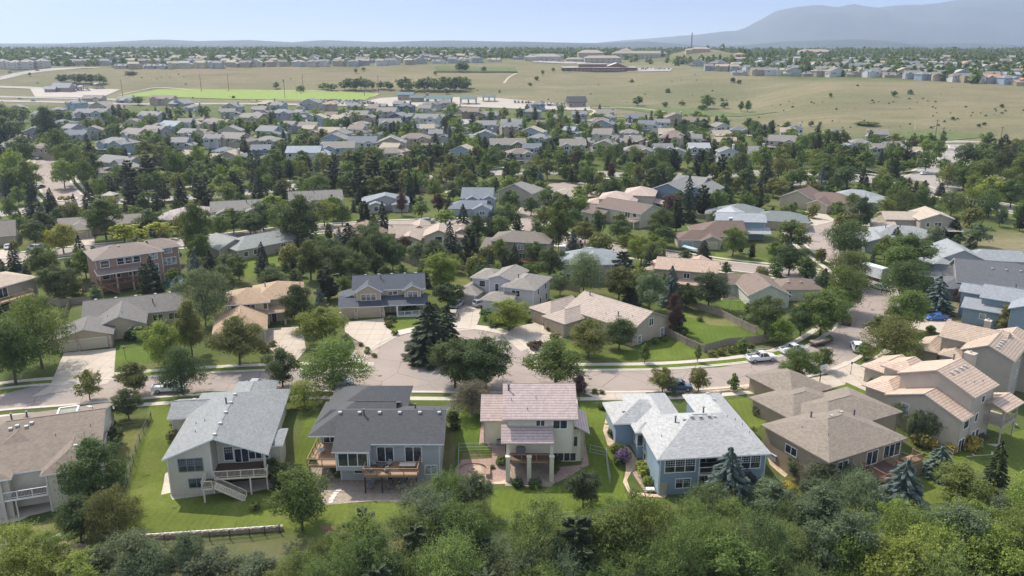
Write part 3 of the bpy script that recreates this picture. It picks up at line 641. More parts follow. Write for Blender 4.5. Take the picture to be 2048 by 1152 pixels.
    h=House('house','two-storey blue siding house with slate grey gables above a concrete drive','the blue siding house above the drive',(98.4,166.9),-37,(.225,.285,.33),(.25,.265,.29),wk='siding',trim=plain('slate_blue_trim',(.3,.36,.42)))
    a=h.wing(0,12,0,8,0,3.6,'x','gg',.35); b=h.wing(3,17,2,12,0,5.9,'x','gg',.38); c=h.wing(9,22,-4,9,-1,6.0,'y','gg',.4); d=h.wing(-1.5,5,5,12,0,5.7,'x','gg',.35)
    h.win(a,'S',4.4,1.6,1.1,1.1,1,'wk'); h.win(c,'S',13.5,1.6,1.4,1.6,1,'wr'); h.win(c,'S',18,3.6,1.4,1.4,1,'wr'); h.win(d,'W',8,3,1,1.3,1,'w')
    h.vents([(15,-1),(15.2,1),(15.4,3)],'box'); h.vents([(9,7.6)],'pipe'); h.done()
def second_rows():
    # A3 craftsman
    h=House('house','low craftsman house with grey-brown gables and a cream three-car garage facing the street','the craftsman house with the cream garage',(-90.2,148),21,(.42,.35,.25),(.135,.125,.115))
    a=h.wing(0,10.6,0,9,0,2.9,'y','gg',.3); m=h.wing(3.5,24.5,11.5,23,0,3.0,'x','gg',.42); g=h.wing(6.5,16.5,4.2,16,0,3.0,'y','gg',.42); e=h.wing(-1.8,3,1.5,8,0,2.6,'x','hg',.4)
    h.gar(a,'S',6.6,4.9,2.2,'cream'); h.gar(a,'S',2.2,2.6,2.2,'cream'); h.post(9.8,.3,0,2.7,.5,STONE); h.post(4.0,.3,0,2.7,.5,STONE)
    h.win(m,'S',18.3,.9,1.9,1.3,2,'c'); h.win(m,'S',21.6,.9,2.2,1.3,2,'c'); h.front_door(g,'S',13.5,0); h.win(g,'S',15.2,.8,.8,1.4,1,'c')
    h.vents([(x,17.6) for x in (6,10,14,18,21)],'box'); h.vents([(17.5,14.5)],'pipe'); h.vents([(9,8),(12,7)],'s'); h.done()
    h=House('house','grey-brown roofed ranch house half hidden by trees at the left edge, above the bend of the sidewalk','the ranch house at the left edge',(-114,140),22,(.40,.34,.26),(.15,.135,.12))
    h.wing(0,13,4,17,0,2.9,'y','gg',.42); b=h.wing(2,12,-2,10,0,2.8,'x','hh',.42); h.win(b,'S',7,.8,1.4,1.3); h.vents([(6,8),(7,6)],'box'); h.done()
    # A5 apricot roofs
    h=House('house','tan two-storey house with apricot hip roofs and an arched window beside the broad concrete drive','the house with apricot hip roofs',(-61.5,162.5),16,(.42,.36,.26),(.36,.245,.155))
    a=h.wing(0,9.5,0,11,0,5.3,'x','hh',.38); b=h.wing(5.5,17,2,14,0,5.3,'x','hh',.4); g=h.wing(-2,8.8,-11,1.5,0,2.9,'y','hg',.42); h.shed(8,12.5,-.5,2.4,2.9,3.8,'S')
    h.win(a,'S',5.4,3.6,1.6,1.3,2,'c'); h.win(a,'S',1.8,3.6,.8,1.3,1,'c'); h.win(a,'S',8.4,3.7,.8,1.3,1,'c'); h.win(b,'S',13,.6,1.8,1.9,2,'c'); h.win(b,'S',13,3.2,1.8,.7,2,'c'); h.front_door(b,'S',10,0,(.07,.03,.02)); h.win(b,'W',8,3.3,1,1.3)
    h.post(12.3,-.2,0,2.8,.5,STONE); h.vents([(8.5,8)],'pipe'); h.vents([(5,5.5)],'s'); h.done()
    # brick 3 storey
    h=House('house','three-storey brick house with brown hip roof, white windows and a columned wooden rear porch','the three-storey brick house',(-102.1,188.5),37,(.27,.155,.10),(.19,.145,.12),wk='brick')
    a=h.wing(0,16.6,0,12,-.5,8.4,'x','hh',.33); b=h.wing(14.5,21.5,3,13,-.5,8.4,'x','gh',.33); 
    h.win(a,'S',2.6,6.2,1.9,1.6,1,'wr'); 
    for u in (6.2,8.1,10.0): h.win(a,'S',u,6.4,1.5,1.5,1,'wr')
    h.win(a,'S',14,6.6,1.7,1.5,1,'wk'); h.win(a,'S',14,3.3,1.6,1.8,2,'wm'); h.door(a,'S',14,0,1.9,2.2); h.win(b,'S',18.3,6.9,1.8,1.4,1,'wk'); h.win(b,'S',18.3,3.8,3.4,1.8,3,'wk'); h.win(b,'S',18.5,1,1.7,1.3,2,'w')
    for u in (2.5,5,8.5,10.5): h.win(a,'S',u,3.2,1.5,1.7,1,'w')
    h.shed(0,12.2,-2.7,.6,5.1,5.9,'S'); h.deck(.3,11.8,-2.5,.5,2.7,-.1,'SW',WOODD,plain('stained_wood',(.2,.11,.07)),False,True)
    for x in (.6,4.3,8,11.6): h.post(x,-2.3,-.2,5.0,.4,plain('tan_column',(.40,.27,.17)))
    h.stairs((4.6,-3.3),(.4,-3.3),0,2.7,1.2,plain('stained_wood',(.2,.11,.07))); h.vents([(5,5.5),(7,5)],'box'); h.vents([(13,9)],'pipe'); h.done()
    h=House('house','long tan house with pale peach roof and cedar deck at the left edge','the long peach roofed house',(-120,168.5),66,(.33,.28,.21),(.40,.315,.24))
    a=h.wing(-9,17,0,12,-.3,5.6,'x','gh',.3); h.door(a,'S',4,3,2.2,2.1); h.door(a,'S',8,3,2.2,2.1); h.win(a,'S',0,3.4,1.6,1.5,1,'w'); h.deck(1,13,-3,.5,2.9,0,'SEW',WOODF,WOODF,True,False); h.vents([(x,7) for x in (0,4,8)],'box'); h.done()
    # A10 sage roof ranch
    h=House('house','tan ranch house with grey-green roof and long black rear deck','the ranch with the grey-green roof',(-77.8,219.5),46,(.33,.29,.22),(.235,.25,.235))
    a=h.wing(0,25,0,12,-1,3.1,'x','hg',.4); h.wing(-3,8,5,17,0,3.1,'y','gg',.4); h.win(a,'S',7,.9,3.2,1.5,3,'w'); h.door(a,'S',15,.3,1.6,2.1); h.door(a,'S',20.5,.3,1.6,2.1); h.win(a,'S',3,.9,1.2,1.3); h.deck(12.5,25,-3.2,.5,.2,-2,'SEW',WOODD,DARK,True,False); h.vents([(9,7.5),(13,7)],'pipe'); h.done()
    # A6..A9
    h=House('house','tan gabled house with dark red garage door at the left edge','the house with the red garage door',(-164,226),28,(.40,.33,.24),(.155,.132,.11))
    a=h.wing(0,17,6,20,0,3.2,'x','gg',.5); b=h.wing(4,10,2,12,0,3.1,'y','gg',.5); c=h.wing(-4,6,-5,8,0,2.9,'y','gg',.45); h.gar(c,'S',1.5,4.9,2.2,'brown'); h.win(b,'S',7,2.6,1,.6); h.front_door(a,'S',9,0); h.done()
    h=House('house','low tan ranch house with brown hip roof and wide tan garage door behind its concrete drive','the brown ranch with the tan garage door',(-141,246),20,(.38,.31,.21),(.17,.145,.125))
    a=h.wing(0,8,0,9,0,2.9,'y','hg',.4); b=h.wing(-3,25,5,16,0,3,'x','gg',.38); h.gar(a,'S',3.8,5.2,2.2,'tan'); h.vents([(8,9),(12,9)],'box'); h.done()
    h=House('house','single-storey house with lilac-grey hip roof and tan entrance gable','the lilac roofed house',(-118,262),25,(.40,.35,.26),(.33,.275,.26),rk='tile')
    a=h.wing(0,7,0,9,0,2.8,'y','hg',.35); b=h.wing(4,19,2,15,0,3.2,'x','hh',.36); c=h.wing(12,19,-1,8,0,3.2,'y','gg',.45); h.gar(a,'S',3.5,4.9,2.2,'tan'); h.win(c,'S',15.5,.8,2,1.5,2); h.vents([(9,7)],'pipe'); h.done()
    h=House('house','cream two-storey house with grey-brown gable roof and two small gabled dormers','the cream house with two dormers',(-101,262.5),17,(.46,.42,.33),(.185,.17,.152))
    a=h.wing(0,17.5,4,15,0,5,'x','gg',.45); b=h.wing(2,7.5,1,9,0,4.6,'y','gg',.42); c=h.wing(11,16.5,1,9,0,4.6,'y','gg',.42); d=h.wing(-3,4,-3,5,0,2.8,'x','gg',.4); h.win(b,'S',4.8,3,1.8,1.3,2); h.win(c,'S',13.8,3,1.8,1.3,2); h.vents([(12,8)],'pipe'); h.done()
    h=House('house','taupe two-storey house with long ridge, two front gables and white bay windows','the taupe house with two front gables',(-79.5,281),15,(.28,.235,.19),(.175,.162,.148))
    a=h.wing(0,19.5,3,14,0,5.4,'x','gg',.45); b=h.wing(1,8,0,8,0,5.2,'y','gg',.45); c=h.wing(13,19,.5,8,0,5.2,'y','gg',.42); h.win(c,'S',16,3.4,2.6,1.5,3); h.win(b,'S',4.5,3.4,1.8,1.4,2); h.win(a,'S',10.5,3.4,1.4,1.2,2); h.shed(8,20,-1.5,1,2.8,3.6,'S'); h.vents([(9,8)],'pipe'); h.done()
    h=House('house','single-storey house with slate grey low gable, white pediment and shingled entry','the slate roofed bungalow',(-55,287),9,(.36,.35,.33),(.20,.22,.25))
    a=h.wing(0,18,4,18,0,3,'y','gh',.33); b=h.wing(2,9,0,8,0,2.9,'y','gg',.35); c=h.wing(11,17.5,1,8,0,2.9,'x','hh',.35); h.win(b,'S',5.5,.9,1.4,1.5,1); h.vents([(8,12)],'pipe'); h.done()
    # B4 brown hip, B3 tan ranch
    h=House('house','brown hip roofed house mostly hidden in dark trees','the brown hip roofed house in the trees',(-52,236),24,(.38,.31,.23),(.24,.165,.125))
    h.wing(0,14,0,12,0,3,'x','hh',.4); h.wing(6,17,3,14,0,2.9,'y','hg',.4); h.vents([(7,6)],'s'); h.done()
    h=House('house','tan house with sprawling pink-tan roofs, five gables and a tall arched rear window','the pink-tan house with an arched window',(-38,232),3,(.46,.40,.31),(.40,.315,.25),rk='tile',trim=plain('tan_fascia',(.45,.38,.31),.7))
    a=h.wing(3,25,3,15,-.3,3.1,'x','gg',.42); b=h.wing(4,11,-1,8,-.3,3.2,'y','gg',.42); c=h.wing(11.5,21,-2,9,-.3,4.6,'y','gg',.4); d=h.wing(0,8,10,19,0,2.9,'x','gg',.42); e=h.wing(19,27,5,17,0,3.4,'y','gg',.45); f=h.wing(7,13,8,19,0,4.3,'y','gg',.5)
    h.win(c,'S',16.2,2.6,2,1.9,1,'w'); h.win(c,'S',14.2,2.4,1.2,1.2,1); h.win(c,'S',18.2,2.4,1.2,1.2,1); h.win(b,'S',7.5,1.0,1.4,1.3); h.win(c,'S',16,0,2.6,2,2); h.done()
    # B1 navy craftsman
    h=House('house','beige two-storey craftsman house with navy roofs, white bay windows and tan three-car garage on the cul-de-sac','the navy roofed craftsman house',(-38.6,168.6),8,(.40,.33,.235),(.055,.066,.085))
    a=h.box(.5,10.1,.6,9,0,2.9); h.shed(0,10.5,0,4.2,2.8,4.3,'S'); h.shed(-.1,3.2,3.6,9,3.9,4.6,'W'); m=h.wing(3,19.6,3.2,12.6,0,5.6,'x','gg',.5); b=h.wing(3.5,10,1.6,9,2,5.5,'y','gg',.55); c=h.wing(14.2,19,2.2,8,2,5.5,'y','gg',.5)
    h.shed(9.8,20,-.1,3.8,2.8,4.1,'S'); h.gar(a,'S',6.7,4.9,2.2,'tan'); h.gar(a,'S',2.2,2.5,2.2,'tan'); h.win(b,'S',6.7,3.6,3.2,1.4,3,'wm'); h.win(c,'S',16.6,3.7,2.1,1.3,2,'wm'); h.win(m,'S',12.1,4.2,2,.8,2); h.front_door(m,'S',12,0,(.3,.28,.25)); h.win(m,'S',16.2,.6,2.4,1.5,2)
    for x in (13,19.4): h.post(x,.3,0,2.8,.35,WHITE)
    for x in (.6,3.8,9.9): h.post(x,.45,0,1.6,.7,STONE)
    h.deck(12.9,19.6,.15,3.6,.3,0,'S',CONC,WHITE,False,True); h.vents([(9.5,6.6)],'pipe'); h.vents([(x,8.3) for x in (6,9,12,15,17.5)],'box'); h.done()
    # B2 grey contemporary
    h=House('house','pale grey two-storey contemporary house with stepped taupe roofs and brown garage at the cul-de-sac','the pale grey stepped roof house',(-13.4,182),-22,(.45,.43,.42),(.225,.20,.175))
    a=h.wing(0,6.2,-1.5,7,0,2.7,'y','hg',.42); b=h.wing(2.3,9.5,3,12,0,5.5,'x','hh',.33); c=h.wing(7,14,2,12.5,0,6.0,'y','gg',.33); d=h.wing(12,20.5,-1,11,0,5.4,'y','hh',.36); e=h.wing(8,16,-4,2.5,0,2.7,'x','hg',.42)
    h.gar(a,'S',3,4.6,2.2,'grey'); h.win(b,'S',5.4,3.4,1.5,1.4,1); h.win(c,'S',9.6,2.4,.9,2.4,1); h.win(d,'S',15.6,3.3,1.9,1.4,2); h.win(d,'E',2.5,3.4,1,1.3); h.win(d,'E',7.5,3.4,1,1.3); h.win(d,'E',4,.5,1,1.7); h.win(d,'E',8,.5,1,1.7); h.vents([(5,9)],'pipe'); h.vents([(14.5,4)],'pipe'); h.done()
    # B7 taupe
    h=House('house','taupe two-storey house with brown hip roof, shed garage wing and rear deck behind the trees','the taupe house with the shed garage wing',(-6.5,222.5),-12,(.27,.235,.185),(.15,.125,.102))
    a=h.wing(0,17.5,0,11.5,-.5,5.4,'x','hh',.33); h.shed(-3.2,.4,1,9,2.6,4.2,'S'); h.box(-3,1,1.4,8.8,0,2.7); h.win(a,'S',9,3.2,1.6,1.3,2,'k'[:0]+'wk'); h.win(a,'S',9.5,0,1.6,1.9,2); h.win(a,'S',14,3.2,1.4,1.2,2); h.win(1,'S',-1.2,1,1.4,1.2,1,'wk'); h.deck(7,14,-3,.5,.5,0,'SEW',WOODF,WOODF,True,False); h.vents([(6,6.3),(12,6.3)],'box'); h.done()
    # B8 steel blue multi gable
    h=House('house','steel blue two-storey house with many slate gables and a white porch, near the playset','the steel blue multi-gabled house',(-22,286),-2,(.26,.32,.37),(.17,.19,.22),wk='siding')
    a=h.wing(3,15,4,16,0,5.4,'x','gg',.5); b=h.wing(5,10,2,9,0,5.2,'y','gg',.5); c=h.wing(11,16,3,12,0,5.2,'y','gg',.5); d=h.wing(-1,13,-3,6,0,2.9,'x','hg',.5); e=h.wing(8,15,-5,4,0,2.9,'y','gg',.5); h.win(b,'S',7.5,3.4,1.6,1.3,2); h.win(c,'S',13.5,3.4,1.4,1.3,2); h.win(e,'S',11.5,.9,1.8,1.3,2); h.done()
    h=House('house','taupe gabled two-storey house right behind the steel blue house','the taupe gabled house by the parkway',(-6,306),-24,(.30,.27,.22),(.24,.22,.195))
    h.wing(0,15,0,13,0,5.2,'y','gh',.45); h.done()
    # C1 big pink tan tile
    h=House('house','sprawling tan stucco house with pink-mauve tile gables and two garage doors on the cul-de-sac','the sprawling pink tiled house',(24.1,151.2),41,(.385,.32,.245),(.39,.315,.265),rk='tile',trim=plain('mauve_fascia',(.40,.32,.30),.7))
    a=h.wing(0,12.6,0,19.5,-.2,3.6,'y','gg',.44)
    c=h.wing(-6.2,5,13,20.2,0,3.0,'x','hg',.42); d=h.wing(-4.4,6,19.2,26.5,0,3.0,'x','hg',.42)
    h.box(-.3,1,3,9,0,1)
    h.win(a,'S',6.5,3.2,1.3,1.5,2); h.win(a,'S',3,.1,1.0,1.7,1,'wk'); h.win(a,'S',10.2,.1,1.0,1.7,1,'wk'); h.gar(c,'W',16.5,4.9,2.2,'tan'); h.gar(d,'W',23.4,2.7,2.2,'tan')
    h.vents([(2.5,6)],'pipe'); h.vents([(5.5,17)],'pipe'); h.vents([(3.5,3),(7.5,4),(8,12),(2,9)],'s'); h.done()
    # C2
    h=House('house','slate grey hip roofed house with a tall brick chimney behind the willow','the slate house behind the willow',(13,197),4,(.30,.27,.24),(.24,.265,.275))
    a=h.wing(0,17,0,12,0,5.2,'x','hh',.42); h.wing(4,13,-1,13.5,0,5.2,'y','hh',.5); h.win(a,'S',1.7,.8,1.3,1.8,1,'w'); h.chimney(.8,8,8,1.5,1.0); h.vents([(14,7),(15,8)],'box'); h.done()
    # C3
    h=House('house','tan two-storey house with long salmon roof ridge and lower skirt roof','the salmon ridge house',(35.3,191.8),-18,(.33,.275,.20),(.43,.31,.235),trim=plain('tan_fascia',(.45,.38,.31),.7))
    a=h.wing(0,15.5,0,9.5,0,5.5,'x','gg',.42); h.shed(4.5,14,-2.2,.8,2.7,3.5,'S'); b=h.wing(-3,2,3,11,0,4.2,'y','hg',.45); c=h.wing(7,13,6,15,0,4.8,'y','gg',.45); h.win(a,'S',8,3.6,1.4,1.2,2); h.win(a,'S',12.6,3.6,1.4,1.2,2); h.vents([(x,5.5) for x in (3,6,11)],'box'); h.done()
    # C4 sage cottage
    h=House('house','white and sage gabled cottage house with brown roofs beside the street corner','the sage gabled house with brown roofs',(54.6,176.5),1,(.50,.50,.43),(.185,.135,.105))
    a=h.wing(0,10.2,0,16,0,3.2,'y','gh',.5); b=h.wing(9,20,5.5,13.5,0,3,'x','hh',.42); c=h.wing(-5.5,3,10,18,0,3,'x','gg',.4)
    for u in (2.7,5.1,7.5): h.win(a,'S',u,.7,1.3,1.3,1,'wr')
    h.win(b,'S',11.5,.9,1.4,1.3,2); h.door(c,'S',-3.8,0,.9,2,'x'); h.vents([(4,6),(9,10)],'s'); h.vents([(12,8),(15,8)],'box'); h.done()
    # C5
    h=House('house','cream two-storey house with brown tile roof and rear balcony','the cream house with the brown tile roof',(24.1,276),-46,(.44,.40,.31),(.155,.11,.09),rk='tile')
    a=h.wing(3,23,4,17,0,5.0,'x','gg',.36); b=h.wing(-1,9,1,11,0,3,'x','gg',.4); h.door(a,'S',17,2.7,2,2); h.win(a,'S',20,3.5,1.4,1.4,1); h.deck(14,22,1.6,4.5,2.6,0,'SEW',WOODF,WHITE,True,False); h.done()
    h=House('house','large cream house with salmon tile hip roofs over two storeys beside the upper cul-de-sac','the cream house with salmon hip roofs',(31,287),-14,(.50,.45,.34),(.45,.345,.29),rk='tile',trim=plain('tan_fascia',(.45,.38,.31),.7))
    a=h.wing(0,12,0,13,0,5.6,'x','hh',.33); b=h.wing(8,20,9,24,0,5.8,'y','hh',.36); c=h.wing(9,14,-3,8,0,4.6,'y','gg',.45); h.wing(-5,3,4,13,0,3,'x','hh',.35); h.win(a,'S',3.5,3.3,.8,1.1,1); h.win(c,'S',11.5,3,1.4,1.2,2); h.win(b,'E',14,3.6,1.4,1.4,2); h.win(b,'E',19,3.6,1.4,1.4,2); h.shed(19.5,23,9,18,2.8,3.6,'E'); h.done()
    h=House('house','tall slate blue two-storey house with grey gable roof beside the salmon roofed house','the slate blue gabled house',(53,305),-33,(.155,.205,.25),(.20,.20,.185))
    a=h.wing(0,14,0,20,0,6.2,'y','gg',.4); b=h.wing(11,22,4,22,0,5.8,'y','gg',.4); h.win(a,'S',10,1,3,1.6,2); h.win(b,'S',17,3,1.6,1.4,2); h.wing(2,15,14,30,0,6.2,'x','gg',.35); h.done()
    h=House('house','white trimmed ranch house with brown roof and an open double garage sheltering a boat','the ranch with the boat',(49.6,234.5),-3,(.42,.37,.29),(.14,.092,.072))
    a=h.wing(0,10,0,9,0,2.8,'x','hg',.42); b=h.wing(6,22,4,19,0,3,'x','hg',.45); c=h.wing(7,13.5,-1,8,0,2.8,'y','gg',.42); h.gar(a,'S',3.3,3,2.2,'grey'); h.gar(c,'S',10.2,3.2,2.2,'cream'); h.win(b,'S',17,.8,1.6,1.4,2); h.done()
    h=House('house','powder blue two-storey house with light grey roofs and wide chimney','the powder blue house',(64.4,247),-6,(.26,.33,.38),(.32,.34,.355),wk='siding')
    a=h.wing(0,15.5,0,9,0,5.8,'x','gg',.45); b=h.wing(2,11,4,16,0,6,'y','gg',.4); h.shed(8,16.5,-3,.7,2.7,4,'S'); h.win(a,'E',4.5,3.3,1.6,1.4,2); h.win(a,'E',4.5,.9,1.6,1.4,2); h.chimney(4.2,-.1,6.9,1,.9); h.done()
    h=House('house','broad house with grey-green hip roofs stretching behind the powder blue house','the broad grey-green roofed house',(70,270),-16,(.36,.30,.22),(.165,.185,.18))
    h.wing(0,16,0,14,0,3.4,'x','hh',.4); b=h.wing(12,30,-4,8,0,3,'x','hh',.38); h.win(b,'S',22,.7,1.6,1.3,2); h.wing(-4,5,3,12,0,2.9,'x','hh',.35); h.done()
    h=House('house','long tan house with reddish brown roofs of many peaks near the curving street','the reddish brown many-peaked house',(99,299),-38,(.42,.36,.25),(.15,.098,.078))
    h.wing(0,14,4,18,0,3.6,'y','gg',.45); h.wing(8,26,6,18,0,3.4,'x','hh',.45); b=h.wing(22,31,2,14,0,3,'y','gg',.5); c=h.wing(12,20,0,9,0,3,'y','gg',.45); h.gar(b,'S',26.5,4.8,2.2,'tan'); h.win(c,'S',16,.8,1.4,1.3,2); h.done()
    h=House('house','low blue-grey ranch house with pale grey hip roof below the roundabout','the ranch below the roundabout',(121,302),-30,(.28,.32,.34),(.27,.285,.30))
    h.wing(0,17,3,16,0,3.2,'x','hh',.4); b=h.wing(13,24,0,10,0,2.9,'x','gg',.38); h.win(b,'S',18,.6,2,1.5,2,'w'); h.done()
    h=House('house','low cream gabled house with pale tan roof between round trees near the roundabout','the small cream gabled house',(196,330),-8,(.42,.38,.30),(.40,.33,.25))
    h.wing(0,16,0,16,0,3.2,'y','gg',.42); h.done()
    h=House('house','tan two-storey house with wide sand coloured gables above the dry meadow corner','the sand roofed two-storey house',(121,254),-7,(.37,.31,.235),(.42,.345,.27))
    a=h.wing(0,12,1,11,0,4.8,'x','gg',.35); b=h.wing(9,21,-3,10,0,5.6,'y','gg',.36); c=h.wing(-4,3,-3,5,0,2.8,'x','hg',.35); h.shed(17,22,-6,-2.5,2.8,3.6,'S'); h.win(b,'S',15,3.4,2,1.4,2); h.win(b,'S',12,3.4,1,1.2,1); h.win(b,'S',16,.6,2.4,1.8,2); h.done()
    h=House('house','grey stucco house with pale grey hip roof and gabled garage wing on the curving street','the grey hip roofed house on the curve',(103.6,229.5),-14,(.30,.315,.325),(.27,.28,.285))
    h.wing(4,22,8,20,0,3.6,'x','hh',.4); a=h.wing(0,9,0,12,0,3,'y','gg',.38); h.wing(-3,5,6,14,0,2.9,'x','hg',.35); h.vents([(8,13),(12,13)],'pipe'); h.done()
    h=House('house','grey gabled house with light roof partly behind the large round tree','the light roofed gabled house',(113,207),-10,(.33,.34,.345),(.26,.275,.285))
    h.wing(0,14,0,14,0,3.6,'y','gg',.45); h.wing(10,25,5,15,0,3,'x','hg',.38); h.wing(-3,5,-6,4,0,3,'y','hg',.45); h.done()
    h=House('house','dark grey house with broad charcoal roofs beside the blue spruce','the broad charcoal roofed house',(103,186),-22,(.235,.235,.235),(.105,.11,.12))
    a=h.wing(0,14,-2,8,0,3,'x','hg',.4); b=h.wing(4,26,0,18,0,4.2,'x','gh',.42); c=h.wing(-4,7,8,18,0,3.0,'x','hg',.42); h.win(a,'S',6,.7,1.6,1.4,2); h.chimney(22,8,8.6,.5,.5); h.vents([(12,6),(15,6),(18,6)],'box'); h.done()
# ---- the neighbourhood beyond the parkway: (tile origin x, zx, zy base, width zoomed px, storeys, yaw, roof, wall, type)
RC={'grey':(.19,.19,.188),'taupe':(.205,.185,.162),'slate':(.13,.145,.165),'brown':(.20,.15,.12),'tan':(.36,.30,.22),'blue':(.26,.30,.34),'dark':(.10,.105,.115),'white':(.34,.345,.35),'orange':(.42,.24,.14)}
RN={'grey':'grey','taupe':'taupe','slate':'slate','brown':'brown','tan':'sand coloured','blue':'pale blue-grey','dark':'charcoal','white':'very pale grey','orange':'orange'}
WC={'tan':(.34,.285,.205),'blue':(.27,.33,.40),'lav':(.27,.275,.30),'grey':(.32,.33,.33),'white':(.47,.47,.455),'cream':(.42,.38,.29),'green':(.13,.15,.06),'navy':(.08,.11,.16),'brown':(.24,.16,.11),'sage':(.28,.31,.27)}
WN={'tan':'tan','blue':'light blue','lav':'lavender grey','grey':'grey','white':'white','cream':'cream','green':'olive green','navy':'navy','brown':'brick brown','sage':'sage'}
MID=[(0,750,935,300,1,-20,'grey','lav'),(0,810,1000,230,1,10,'taupe','tan'),(0,750,835,240,2,-15,'grey','blue'),(0,890,765,190,2,-20,'taupe','tan'),(0,1010,745,170,2,-20,'taupe','lav'),(0,1130,705,150,2,-20,'blue','blue'),(0,240,750,130,2,30,'grey','lav'),(0,70,770,180,1,20,'taupe','tan'),(0,460,725,120,2,-20,'grey','lav'),(0,610,610,190,2,10,'grey','grey'),(0,440,605,160,1,0,'grey','grey'),(0,665,560,130,2,-10,'taupe','tan'),(0,480,535,110,2,-20,'grey','blue'),(0,795,575,110,2,20,'brown','tan'),(0,1000,630,150,2,-10,'grey','grey'),(0,1090,505,150,2,0,'brown','tan'),(0,1205,515,110,1,-20,'grey','lav'),(0,1300,545,110,1,5,'taupe','grey'),(0,1250,660,130,1,0,'tan','tan'),(0,1445,690,160,2,-8,'taupe','tan'),(0,1685,645,150,2,-12,'taupe','tan'),(0,1560,565,110,2,0,'taupe','grey'),(0,1805,515,120,1,0,'tan','tan'),(0,1570,800,200,2,-10,'taupe','tan'),(0,1440,800,90,2,10,'grey','white'),(0,1265,880,110,1,-12,'tan','tan'),(0,1600,940,230,1,0,'slate','grey'),(0,1790,905,100,1,-20,'slate','grey'),(0,1810,745,160,2,-10,'grey','blue'),(0,620,480,120,1,10,'taupe','tan'),(0,840,490,130,1,-10,'grey','grey'),(0,290,640,100,1,10,'grey','lav'),(0,380,560,80,1,10,'grey','blue'),
(500,390,905,260,2,10,'blue','white'),(500,600,870,200,2,15,'taupe','blue'),(500,760,830,170,2,10,'slate','white'),(500,955,835,180,2,12,'grey','tan'),(500,1120,800,180,2,10,'brown','tan'),(500,1270,765,110,2,10,'grey','grey'),(500,75,880,120,2,15,'slate','navy'),(500,250,695,90,2,-5,'taupe','lav'),(500,150,690,80,1,5,'taupe','tan'),(500,40,620,70,2,0,'grey','grey'),(500,400,730,80,2,0,'tan','tan'),(500,540,720,170,1,0,'tan','tan'),(500,600,655,110,2,-5,'tan','tan'),(500,400,610,70,1,0,'grey','grey'),(500,200,610,140,2,0,'grey','lav'),(500,320,580,80,1,-20,'grey','blue'),(500,640,635,80,2,-20,'grey','blue'),(500,560,600,100,1,10,'brown','tan'),(500,400,535,120,2,0,'grey','grey'),(500,530,545,80,2,0,'orange','tan'),(500,745,625,150,2,0,'taupe','tan'),(500,880,535,70,1,0,'taupe','brown'),(500,920,600,120,2,0,'taupe','grey'),(500,985,640,120,2,-10,'grey','navy'),(500,1040,560,100,2,-5,'dark','navy'),(500,1190,575,100,2,0,'taupe','cream'),(500,1185,650,150,2,-5,'grey','white'),(500,1260,620,100,1,0,'grey','grey'),(500,1130,600,90,1,0,'grey','grey'),(500,1370,560,130,1,0,'taupe','tan'),(500,1505,600,130,2,0,'brown','brown'),(500,1620,600,110,1,0,'grey','blue'),(500,1600,700,120,2,5,'grey','grey'),(500,1700,690,90,1,0,'grey','lav'),(500,1770,650,120,1,0,'grey','grey'),(500,1470,655,100,1,-5,'white','grey'),(500,1750,845,220,2,12,'taupe','green'),(500,700,535,90,1,0,'grey','tan'),(500,60,550,60,1,0,'taupe','tan'),
(1000,210,600,110,2,0,'grey','grey'),(1000,400,620,110,1,0,'taupe','tan'),(1000,535,620,90,2,0,'grey','lav'),(1000,70,660,130,1,0,'grey','grey'),(1000,205,755,150,2,-5,'tan','blue'),(1000,425,680,80,1,0,'grey','tan'),(1000,470,740,90,2,-15,'blue','sage'),(1000,715,615,120,2,0,'taupe','cream'),(1000,915,620,120,1,-5,'slate','brown'),(1000,685,695,140,2,-8,'grey','lav'),(1000,835,665,90,1,0,'grey','grey'),(1000,700,770,150,2,-8,'taupe','cream'),(1000,495,850,160,2,8,'taupe','cream'),(1000,215,870,110,2,5,'slate','grey'),(1000,700,850,140,2,-8,'taupe','tan'),(1000,930,890,170,2,0,'taupe','cream'),(1000,915,780,140,1,0,'taupe','tan'),(1000,840,790,70,1,0,'taupe','tan'),(1000,1110,870,90,2,10,'grey','blue'),(1000,1205,865,80,1,0,'grey','white'),(1000,1145,795,130,2,-8,'brown','cream'),(1000,1140,725,120,1,0,'tan','tan'),(1000,1100,680,80,2,0,'grey','white'),(1000,1315,675,150,2,-4,'brown','brown'),(1000,1510,710,100,2,25,'taupe','white'),(1000,1310,735,90,1,-5,'blue','cream'),(1000,1330,800,110,2,0,'taupe','white'),(1000,1350,870,130,2,5,'white','grey'),(1000,1530,790,130,1,0,'tan','tan'),(1000,1550,900,70,2,10,'grey','white'),(1000,1625,705,110,1,0,'slate','grey'),(1000,1745,880,120,1,0,'grey','grey'),
(1488,190,770,60,1,0,'taupe','cream'),(1488,250,820,160,2,-12,'taupe','cream'),(1488,340,730,90,2,-8,'dark','white'),(1488,625,725,110,1,0,'slate','grey'),(1488,925,770,140,2,-5,'taupe','tan'),(1488,1030,855,110,2,25,'taupe','white'),(1488,910,870,110,2,0,'taupe','white'),(1488,715,835,120,1,0,'grey','blue'),(1488,790,830,80,2,0,'taupe','grey'),(1488,95,850,110,1,0,'grey','cream'),(1488,1140,855,80,1,0,'tan','tan'),(1488,150,690,70,1,10,'slate','blue'),
]
HS=[]   # (base label, object, px, py)  wording is finished by finish_labels()
